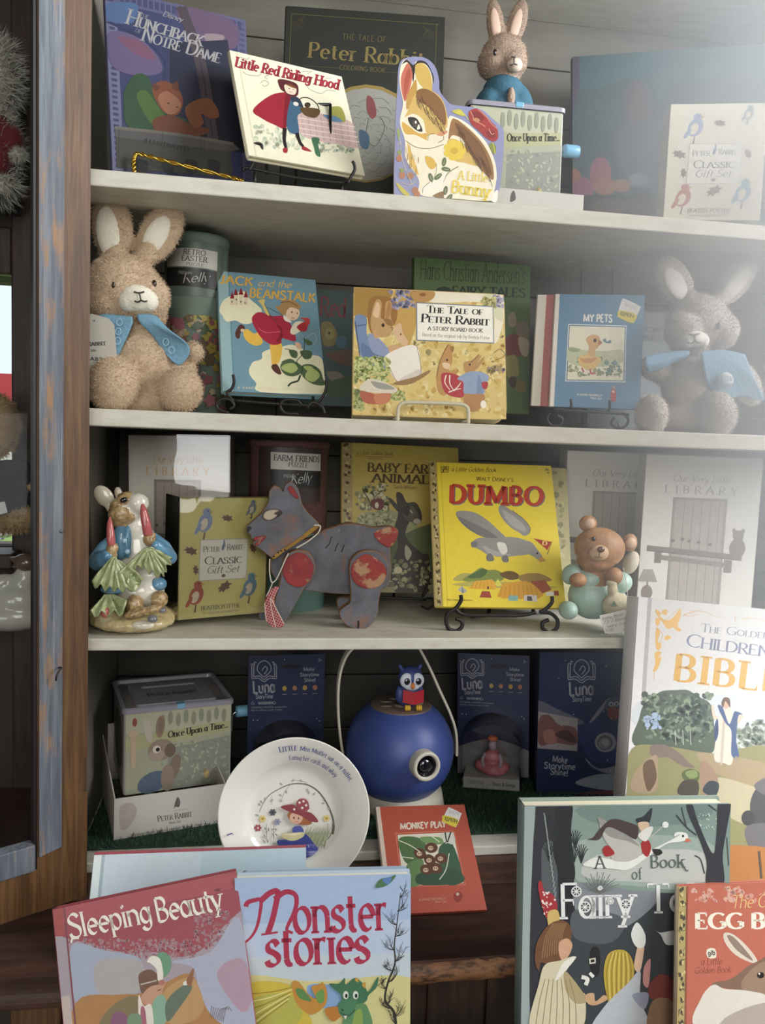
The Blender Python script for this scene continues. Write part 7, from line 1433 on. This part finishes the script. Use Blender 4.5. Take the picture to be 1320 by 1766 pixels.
slab(t, 'body', '400 520 560 500 660 440 740 410 820 385 900 378 1000 395 1080 410 1180 400 1240 410 1262 450 1240 520 1200 560 1205 700 1190 850 1130 900 960 930 780 930 560 905 420 880 290 800 255 700 290 640', yb, .022, toyw)
hd = slab(t, 'head', '70 402 85 388 140 340 190 290 220 240 244 200 248 130 270 95 292 78 330 95 360 128 372 80 400 55 420 50 462 80 490 150 510 230 560 300 610 350 645 400 560 470 450 545 350 610 285 652 255 640 190 590 120 540 145 510 110 500 98 470 75 440', yb-.024, .022, toyw, sub=3)
fl = lambda nm, par, pts, Y, m, sub=4: slab(par, nm, pts, Y-.0006, .0012, m, sub, edge=m)
yh = yb-.0244
fl('ear_paint', hd, '395 95 420 80 450 110 480 175 460 180 425 150 400 120', yh, toyred)
fl('eye', hd, '195 320 215 280 260 265 310 265 345 280 350 300 310 330 260 355 215 350', yh, mat('#2a201c', .5)); fl('eye_white', hd, '200 320 220 284 262 270 310 270 338 284 312 318 260 350 218 345', yh-.0004, mat('#b0a08c', .6)); fl('pupil', hd, '285 300 320 275 345 288 330 305 315 330 305 310', yh-.0008, mat('#2a201c', .5))
fl('mouth', hd, '130 490 160 478 215 472 222 490 190 520 160 550 135 540 165 510 130 510', yh, toyred); fl('nostril', hd, '75 410 95 400 110 415 95 430 80 445', yh, mat('#1d1715', .6))
fl('collar', hd, '275 640 330 590 420 535 520 460 610 392 640 398 560 470 450 545 350 610 290 655', yh-.0004, ramp_mat('yellow_collar', [(.3, '#6d4f1c'), (.6, '#94701f'), (.8, '#a37d2a')], (1, 1, 1), 60, 6, .6, 0, .1))
mb = MB()
for x, y_ in ((320, 605), (342, 592), (372, 585), (286, 636)): mb.ell(G(OX+x/KT, OY+y_/KT, yh-.001), (.0016, .0006, .0013), mat('#1d1715', .6), seg=10)
for p in ('740 480 720 540 690 570', '790 530 775 565 765 595', '840 545 825 580 818 600'): mb.tube(cp(p, yb-.0004), .0006, mat('#1d1715', .6), n=5)
mb.build('brush_marks', t, world=True)
fl('tail_paint', t, '1072 465 1100 430 1180 408 1235 412 1258 450 1235 520 1200 560 1160 555 1105 515', yb-.0004, toyred2)
for nm, pts, yy_ in (('leg', '880 960 800 960 782 1000 795 1060 830 1120 900 1150 1000 1100 1000 960', yb+.036), ('leg', '300 960 200 1050 165 1090 175 1140 240 1170 320 1150 400 1090 420 960', yb+.036)): slab(t, nm, pts, yy_, .016, toyw)
fr_ = slab(t, 'leg', '350 690 390 620 450 588 510 590 570 620 605 690 605 760 570 830 520 890 460 1000 410 1090 385 1130 330 1150 300 1110 290 1000 320 880 340 800', yb-.020, .018, toyw)
fl('joint_disc', fr_, '352 760 370 680 420 625 480 605 545 630 590 690 594 760 560 830 510 872 450 872 390 840', yb-.0204, toyred)
hr_ = slab(t, 'leg', '878 740 890 670 940 615 1010 592 1090 598 1150 640 1182 700 1186 770 1165 850 1125 920 1108 1000 1100 1080 1060 1160 1000 1205 930 1206 860 1180 815 1130 800 1075 830 1040 875 1010 890 960 885 860', yb-.020, .018, toyw)
fl('joint_disc', hr_, '890 760 905 690 960 640 1010 618 1070 640 1140 690 1170 760 1150 830 1100 875 1020 888 940 860 900 810', yb-.0204, toyred2)
fl('toe_slit', hr_, '944 1140 954 1140 958 1170 950 1205 942 1205 944 1170', yb-.0204, mat('#1a1614', .7), 0)
mb = MB(); st = mat('#c9c4b4', .8); yc = yb-.027
mb.tube(spline(cp('460 570 540 525 600 480 640 440 648 396 600 392', yc), 5), .0011, st, n=6); mb.tube(spline(cp('252 655 250 740 258 810 270 838 300 820 340 740 380 650 400 610', yc), 5), .0009, st, n=6); mb.tube(spline(cp('275 840 250 900 225 950', yc), 4), .0008, st, n=6); mb.build('string', t, world=True)
gin = mat('#b06468', .85).copy(); gin.name = 'red_gingham'
_n = gin.node_tree; _ck = _n.nodes.new('ShaderNodeTexChecker'); _ck.inputs['Scale'].default_value = 420; _ck.inputs['Color1'].default_value = rgb('#8a2f36'); _ck.inputs['Color2'].default_value = rgb('#bd8a84')
_tc = _n.nodes.new('ShaderNodeTexCoord'); _mp = _n.nodes.new('ShaderNodeMapping'); _mp.inputs['Rotation'].default_value = (0, .35, 0); _mp.inputs['Scale'].default_value = (1, .001, 1)
_n.links.new(_tc.outputs['Object'], _mp.inputs[0]); _n.links.new(_mp.outputs[0], _ck.inputs['Vector']); _n.links.new(_ck.outputs['Color'], _n.nodes['Principled BSDF'].inputs['Base Color'])
yr_ = yb-.030
ribbon(t, 'gingham_ribbon', [cp('252 900 300 870 325 880', yr_+.006), cp('215 990 258 955 290 960', yr_), cp('210 1060 260 1010 300 1050', yr_-.003), cp('225 1140 280 1150 365 1165', yr_-.001), cp('270 1185 300 1195 340 1190', yr_)], gin, .0012)
mb = MB()
for p in ('258 958 300 1040 365 1165', '255 965 270 1070 300 1195', '213 1000 218 1080 228 1145'): mb.tube(spline(cp(p, yr_-.005), 4), .0006, mat('#d6c4b4', .8), n=5)
mb.build('ribbon_edge', t, world=True)

# ------------------------------------------------------------------ ceramic rabbit
OX, OY, KT = 150, 820, 6.088
Yc = .052
def c3(x, y, dy, rx, ry, rz, rot=0):
    Y_ = Yc+dy; s_ = SCL(Y_)/KT; return (G(OX+x/KT, OY+y/KT, Y_), (rx*s_, ry*s_, rz*s_), Euler((0, radians(rot), 0)))
cer = lambda h_, **k: mat(h_, .16, coat=.5, **k)
t = thing('ceramic_rabbit', 'glazed ceramic rabbit figurine holding pink carrots over lettuce leaves', 'figurine', Vector((G(225, 1090, Yc).x, Yc, S3T)))
cream = cer('#cfc2a0', var=.2, vscale=60); brn = ramp_mat('glazed_brown_fur', [(.35, '#8a6f4c'), (.55, '#b09468'), (.7, '#c9b28a')], (1, 1, 1), 120, 4, .25, .4, .4, coat=.3); white = cer('#d9d4c6'); jkt = ramp_mat('glazed_blue', [(.3, '#4f7fa0'), (.55, '#6d9bb8'), (.8, '#86aec4')], (1, 1, 1), 30, 3, .16, 0, 0, coat=.5); grn = ramp_mat('glazed_lettuce', [(.3, '#7d8a5a'), (.5, '#a3ad7c'), (.7, '#bcc29a')], (1, 1, 1), 70, 3, .2, 0, .1, coat=.4); pnk = cer('#b4605f')
base = ramp_mat('glazed_sand_base', [(.3, '#a8966a'), (.55, '#c2b184'), (.75, '#cfc6a4')], (1, 1, 1), 50, 5, .25, .3, .25, coat=.3)
c0 = G(OX+480/KT, OY+1600/KT, Yc)
sb = [c3(480, 1560, .0, 430, 330, 110), c3(480, 1480, .03, 400, 260, 120), c3(200, 1450, .0, 170, 200, 130), c3(760, 1480, .01, 170, 200, 110)]
for q_ in sb: q_[0].z = max(q_[0].z, S3T+q_[1][2]*.9)
skin(t, 'base_mound', sb, base, .0022, 5, disp=.0012, dscale=120)
bodyp = [c3(520, 900, .02, 260, 220, 420), c3(480, 560, .012, 150, 140, 210), c3(400, 380, .0, 160, 140, 130), c3(540, 290, -.008, 110, 100, 105), c3(470, 260, .0, 130, 110, 90), c3(560, 1200, .01, 250, 230, 190)]
skin(t, 'body', bodyp, white, .0022, 5)
skin(t, 'brown_fur', [c3(380, 400, -.0035, 150, 130, 120), c3(350, 480, -.003, 100, 100, 80), c3(430, 255, -.003, 120, 100, 85), c3(330, 330, .0, 90, 100, 90)], brn, .0018, 3, disp=.0008, dscale=320)
skin(t, 'ear', [c3(180, 220, .01, 90, 40, 130, -38), c3(240, 330, .01, 45, 35, 90, -25)], cer('#cfc6b0'), .0018, 3); skin(t, 'ear', [c3(330, 190, .022, 42, 30, 75, -10)], cer('#c9bfa8'), .0018, 3)
p = c3(388, 258, -.024, 40, 18, 28, -20); MB().ell(p[0], p[1], cer('#1d1512'), rot=p[2]).build('eye', t, world=True)
def limbp(pts, rr, dys):
    out = []
    for i in range(len(pts)-1):
        for k in range(5): u = k/5; out.append(c3(pts[i][0]+(pts[i+1][0]-pts[i][0])*u, pts[i][1]+(pts[i+1][1]-pts[i][1])*u, dys[i]+(dys[i+1]-dys[i])*u, *(rr[i]+(rr[i+1]-rr[i])*u,)*3))
    return out
skin(t, 'jacket', [c3(360, 700, -.008, 100, 100, 190), c3(430, 700, -.016, 40, 50, 180), *limbp([(330, 640), (200, 780), (110, 900), (170, 880), (235, 830)], [70, 100, 100, 88, 70], [0, -.004, -.012, -.026, -.034]), *limbp([(690, 650), (800, 760), (870, 860), (800, 800), (715, 720)], [60, 85, 78, 72, 60], [0, -.004, -.012, -.024, -.032]), c3(750, 1140, -.0, 90, 110, 75), c3(270, 1190, -.014, 130, 90, 60)], jkt, .0022, 4)
for x, y_ in ((395, 685), (425, 800)): p = c3(x, y_, -.032, 26, 14, 26); MB().ell(p[0], p[1], cer('#8fb4c4'), rot=p[2]).build('button', t, world=True)
def limb3(nm, pts, rr, m, dys): P = [G(OX+x/KT, OY+y_/KT, Yc+d_) for (x, y_), d_ in zip(pts, dys)]; k_ = SCL(Yc)/KT; return MB().tube(spline(P, 6), [r_*k_ for r_ in rr], m, n=16).build(nm, t, world=True)
limb3('carrot', [(242, 430), (242, 520), (250, 640), (256, 730)], [6, 26, 38, 42, 40], pnk, (-.03, -.034, -.036, -.036)); limb3('carrot', [(583, 300), (600, 400), (625, 520), (640, 620)], [12, 36, 44, 48, 46], pnk, (-.034, -.036, -.036, -.034))
fur_p = brn
skin(t, 'paw', [c3(265, 770, -.034, 62, 60, 75, 10), c3(290, 830, -.034, 30, 34, 40)], fur_p, .0016, 3, disp=.0008, dscale=260); skin(t, 'paw', [c3(650, 670, -.032, 62, 60, 70, -10), c3(690, 640, -.03, 36, 40, 50)], fur_p, .0016, 3, disp=.0008, dscale=260)
def leafy(stem, tips, dy0, dy1, w):
    """crinkled leaf: stem point, row of tip points"""
    rows = []; n = len(tips); r = random.Random(len(tips)+int(stem[0]))
    for k in range(5):
        u = k/4; row = []
        for i, (tx, ty) in enumerate(tips):
            sx, sy = stem[0]+(i-(n-1)/2)*w, stem[1]; wob = r.uniform(-1, 1)*14*u+(18*u if i % 2 else -18*u)
            row.append(G(OX+(sx+(tx-sx)*u)/KT, OY+(sy+(ty-sy)*u+wob*.5)/KT, Yc+dy0+(dy1-dy0)*u+(.0035*u if i % 2 else -.0035*u)+r.uniform(-.0012, .0012)))
        rows.append(row)
    return ribbon(t, 'lettuce_leaf', rows, grn, .0022, 3)
leafy((285, 850), [(50, 1110), (90, 1180), (140, 1150), (190, 1215), (240, 1170), (290, 1220), (340, 1150)], -.046, -.046, 8)
leafy((300, 880), [(330, 1190), (380, 1230), (420, 1180), (470, 1220), (510, 1150), (560, 1110), (540, 1040)], -.044, -.050, 8)
leafy((630, 760), [(330, 1030), (390, 1060), (420, 980), (480, 1010), (520, 940), (580, 970), (620, 900)], -.044, -.048, 8)
leafy((640, 760), [(600, 960), (660, 1030), (690, 1000), (740, 1070), (780, 1020), (810, 1060), (800, 980)], -.044, -.046, 8)
leafy((660, 750), [(780, 1010), (840, 1000), (830, 940), (890, 930), (870, 880), (900, 860)], -.042, -.030, 8)
leafy((230, 1250), [(40, 1430), (90, 1480), (150, 1420), (220, 1470), (290, 1420), (350, 1470), (400, 1380), (420, 1300)], -.030, -.052, 14)
leafy((480, 1020), [(420, 1120), (460, 1210), (510, 1220), (550, 1150), (580, 1090)], -.048, -.050, 10)
skin(t, 'foot', [c3(500, 1350, -.022, 90, 90, 100), c3(520, 1440, -.036, 130, 90, 50, -15)], brn, .0018, 3, disp=.001, dscale=220); skin(t, 'foot', [c3(760, 1300, -.016, 90, 90, 90), c3(680, 1410, -.034, 130, 80, 45, -20)], brn, .0018, 3, disp=.001, dscale=220)
skin(t, 'radish', [c3(195, 1440, -.044, 52, 50, 56, 20)], pnk, .0016, 2)
for x, y_, r_ in ((690, 1505, 52), (795, 1415, 38)): p = c3(x, y_, -.05 if x < 700 else -.036, r_, r_, r_*.8); MB().ell(p[0], p[1], cer('#77787a')).build('pebble', t, world=True)
p = c3(590, 1570, -.040, 120, 60, 50); MB().ell(p[0], p[1], cer('#d9d2bc')).build('pebble', t, world=True)

# ------------------------------------------------------------------ bear figurine
OX, OY, KT = 940, 740, 3.474; Yc = .055
t = thing('bear_figurine', 'ceramic bear figurine in mint sleepsuit with a cream sack and paper price tag', 'figurine', Vector((G(1025, 1070, Yc).x, Yc, S3T)))
bb = ramp_mat('matte_bear_brown', [(.3, '#8d6440'), (.55, '#a87c54'), (.8, '#bb936a')], (1, 1, 1), 60, 5, .55, .2, .15); mint = mat('#9fb8aa', .4, var=.08, vscale=40)
skin(t, 'body', [c3(328, 712, -.012, 166, 132, 134, 4), c3(300, 790, -.012, 120, 110, 70), c3(290, 920, .0, 130, 110, 150)], bb, .0022, 4, disp=.0004, dscale=300)
skin(t, 'ear', [c3(258, 566, -.006, 60, 36, 54)], bb, .0018, 3); skin(t, 'ear', [c3(510, 680, .0, 50, 34, 60)], bb, .0018, 3)
for x, y_ in ((268, 566), (515, 682)): skin(t, 'inner_ear', [c3(x, y_, -.012, 38, 22, 36)], mat('#c2a184', .6), .0016, 2)
skin(t, 'muzzle', [c3(325, 742, -.042, 66, 40, 54)], mat('#c2a07c', .55), .0018, 3)
for nm, x, y_, rx, rz, c_ in (('eye', 293, 658, 14, 15, '#2a1a14'), ('eye', 420, 724, 13, 15, '#2a1a14'), ('nose', 337, 722, 26, 20, '#5b3826')): p = c3(x, y_, -.0515 if nm == 'nose' else (-.0395 if x < 300 else -.0375), rx, 12, rz); MB().ell(p[0], p[1], mat(c_, .2, coat=.3)).build(nm, t, world=True)
m = MB(); m.tube(PX('330 740 326 765', Yc-.0525, OX, OY, KT), .0006, mat('#5b3826', .5)); m.tube(spline(PX('300 765 318 770 328 765 345 772', Yc-.050, OX, OY, KT), 3), .0006, mat('#5b3826', .5)); m.build('mouth', t, world=True)
zc = lambda l: l
skin(t, 'sleepsuit', [c3(290, 1000, .0, 165, 130, 150), c3(270, 900, .0, 130, 110, 90), c3(160, 870, -.008, 60, 70, 70, 30), c3(450, 920, -.004, 80, 80, 70, -20), c3(140, 1085, -.022, 60, 80, 60), c3(400, 1050, .0, 120, 110, 100)], mint, .0022, 4)
skin(t, 'paw', [c3(200, 905, -.030, 56, 52, 48)], bb, .0018, 3); skin(t, 'paw', [c3(415, 880, -.034, 58, 54, 56)], bb, .0018, 3)
skin(t, 'pillow', [c3(515, 800, .01, 50, 50, 80, 20)], mat('#b9ae9c', .8), .002, 3)
skin(t, 'sack', [c3(430, 1060, -.036, 100, 60, 90), c3(490, 1090, -.03, 70, 55, 80), c3(405, 960, -.038, 34, 30, 50), c3(400, 920, -.038, 40, 30, 22)], mat('#b4a98a', .8, bump=.2, scale=200), .0018, 4)
fl_ = flatface(t, [(OX+395/KT, OY+1020/KT), (OX+440/KT, OY+1020/KT), (OX+440/KT, OY+1070/KT), (OX+395/KT, OY+1070/KT)], Yc-.066); fl_.crop(OX, OY, KT); fl_.K('#5f7a5c', '412 1025 438 1062 396 1064'); fdone(fl_, t, 'sack_print')
m = MB(); m.tube(spline(PX('470 830 490 930 500 1040 520 1130', Yc-.058, OX, OY, KT), 5), .0006, mat('#cfcabc', .8)); m.build('tag_string', t, world=True)
k_ = PX('328 1118 480 1082 520 1110 548 1140 545 1170 520 1205 390 1228 360 1222', Yc-.068, OX, OY, KT); m = MB(); n = len(k_); vs = k_+[v+Vector((0, .0008, 0)) for v in k_]
m.add(vs, [list(range(n)), [n+i for i in range(n)][::-1]]+[[i, (i+1) % n, n+(i+1) % n, n+i] for i in range(n)], mat('#cfcac0', .6)); m.build('price_tag', t, world=True)['label'] = 'white handwritten price tag'
fl_ = flatface(t, [(OX+328/KT, OY+1100/KT), (OX+540/KT, OY+1060/KT), (OX+545/KT, OY+1180/KT), (OX+345/KT, OY+1225/KT)], Yc-.0682); fl_.crop(OX, OY, KT)
for s_, a, b, y0_, y1_ in (('baby bear', 345, 470, 1146, 1116), ('7387 Bank', 350, 490, 1170, 1138), ('very cute', 375, 505, 1192, 1160)): fl_.T('#6d6660', s_, a, y0_, b, y1_, 19, .09, .07, 0, slant=.3)
fl_.T('#6d6660', '10.00', 362, 1216, 410, 1208, 16, .09, .07, 0, slant=.3); fl_.E('#55504a', 521, 1139, 9); fdone(fl_, t, 'tag_print', 'tag_lettering')

# ------------------------------------------------------------------ toys in the left window, seen through the door glass
Yw = .5
ws = thing('window_shelves', 'glass display shelves across the left window', 'shelf', Vector((-.6, Yw, 0)))
for zz in (G(10, 346, Yw).z, G(10, 921, Yw).z): m = MB(); m.box((-1.1, Yw-.07, zz-.006), (wx1+.02, WY-.035, zz), glass); m.build('glass_shelf', ws, world=True)
flw = mat('#cfcbbf', .95); t = thing('plush_doll', 'white fluffy plush in a dark red dress, seen through the door glass', 'plush toy', G(0, 345, Yw))
me = blend([E3(-12, 130, Yw, 36, 34, 58), E3(-5, 320, Yw, 26, 26, 22), E3(-10, 250, Yw, 30, 26, 60), E3(32, 268, Yw-.01, 9, 9, 8)], .006, 4); m = MB(); m.mesh(me, flw); fur(m, me, flw, 5200, .030, .0009, .15, .9, skip=lambda p: False); m.build('body', t, world=True, recalc=False)
redv = mat('#6d1820', .8, bump=.3, scale=200, sheen=.3)
skin(t, 'dress', [E3(-8, 250, Yw-.004, 38, 34, 50), E3(18, 240, Yw-.012, 22, 22, 22, -30), E3(4, 285, Yw-.006, 20, 34, 20)], redv, .004, 4); skin(t, 'cuff', [E3(30, 268, Yw-.02, 12, 12, 9, -10)], mat('#d6d2c8', .9), .003, 3, 900, .008, .0006, furm=flw)
tb_ = mat('#b59a74', .95); t = thing('teddy_bear', 'tan teddy bear in a dark knitted jacket, seen through the door glass', 'teddy bear', G(15, 920, Yw))
me = blend([E3(-6, 735, Yw, 32, 30, 52), E3(10, 860, Yw, 40, 34, 56), E3(36, 895, Yw-.02, 28, 28, 20, -10), E3(50, 838, Yw-.02, 15, 12, 11)], .005, 4); m = MB(); m.mesh(me, tb_); fur(m, me, tb_, 5200, .012, .0008, .2, .8); m.build('body', t, world=True, recalc=False)
knit = ramp_mat('dark_knit', [(.35, '#1f2024'), (.6, '#2f3036'), (.8, '#3d3e44')], (1, 1, 1), 160, 3, .95, 0, .8)
skin(t, 'jacket', [E3(14, 845, Yw-.006, 46, 38, 50), E3(38, 815, Yw-.018, 28, 22, 20, 35), E3(22, 866, Yw-.012, 28, 30, 30)], knit, .004, 4, disp=.001, dscale=140)
k_ = PX('-12 868 8 865 13 884 -10 890', Yw-.066); m = MB(); m.add(k_+[v+Vector((0, .001, 0)) for v in k_], [[0, 1, 2, 3], [7, 6, 5, 4], [0, 1, 5, 4], [1, 2, 6, 5], [2, 3, 7, 6], [3, 0, 4, 7]], mat('#d9d6d0', .6)); m.build('paper_tag', t, world=True)
cw = mat('#cfcabc', .18, coat=.4, var=.2, vscale=20); cb_ = mat('#6a5544', .2, coat=.4); t = thing('ceramic_bird', 'white glazed bird figurine with a brown head, on the left window sill', 'figurine', Vector((G(20, 1085, Yw).x, Yw, wz0)))
skin(t, 'body', [E3(18, 1062, Yw, 60, 34, 26), E3(30, 1035, Yw, 42, 30, 30), E3(38, 1005, Yw, 20, 18, 30, 24), E3(50, 978, Yw, 18, 16, 22, 30), E3(-10, 1010, Yw, 36, 20, 16, -24)], cw, .004, 5)
skin(t, 'head', [E3(46, 970, Yw-.006, 20, 17, 16, 10), E3(28, 966, Yw-.006, 12, 8, 5, 20), E3(30, 976, Yw-.006, 10, 7, 4, -10)], cb_, .003, 3)

# ------------------------------------------------------------------ added haze volume imitating lens flare at the right
hz = bpy.data.materials.new('glare_volume'); hz.use_nodes = True; nt = hz.node_tree; nt.nodes.remove(nt.nodes['Principled BSDF'])
vs_ = nt.nodes.new('ShaderNodeVolumeScatter'); vs_.inputs['Color'].default_value = (.88, .94, 1, 1); vs_.inputs['Anisotropy'].default_value = 0
tc = nt.nodes.new('ShaderNodeTexCoord'); vm = nt.nodes.new('ShaderNodeVectorMath'); vm.operation = 'DISTANCE'; vm.inputs[1].default_value = (.66, -.24, .125)
mp = nt.nodes.new('ShaderNodeMapping'); mp.inputs['Scale'].default_value = (1, 1, .62); nt.links.new(tc.outputs['Object'], mp.inputs['Vector']); nt.links.new(mp.outputs[0], vm.inputs[0])
mr = nt.nodes.new('ShaderNodeMapRange'); mr.interpolation_type = 'SMOOTHERSTEP'; mr.inputs[1].default_value = .55; mr.inputs[2].default_value = 0; mr.inputs[3].default_value = 0; mr.inputs[4].default_value = 1
nt.links.new(vm.outputs['Value'], mr.inputs[0])
pw = nt.nodes.new('ShaderNodeMath'); pw.operation = 'POWER'; pw.inputs[1].default_value = 1.9; nt.links.new(mr.outputs[0], pw.inputs[0])
ml = nt.nodes.new('ShaderNodeMath'); ml.operation = 'MULTIPLY'; ml.inputs[1].default_value = 4.8; nt.links.new(pw.outputs[0], ml.inputs[0])
nt.links.new(ml.outputs[0], vs_.inputs['Density']); nt.links.new(vs_.outputs[0], nt.nodes['Material Output'].inputs['Volume'])
m = MB(); m.box((.02, -.95, -.62), (1.40, -.03, 1.2), hz); o = m.build('glare'); tag(o, 'added bluish haze from the window on the right', 'glare', kind='stuff')
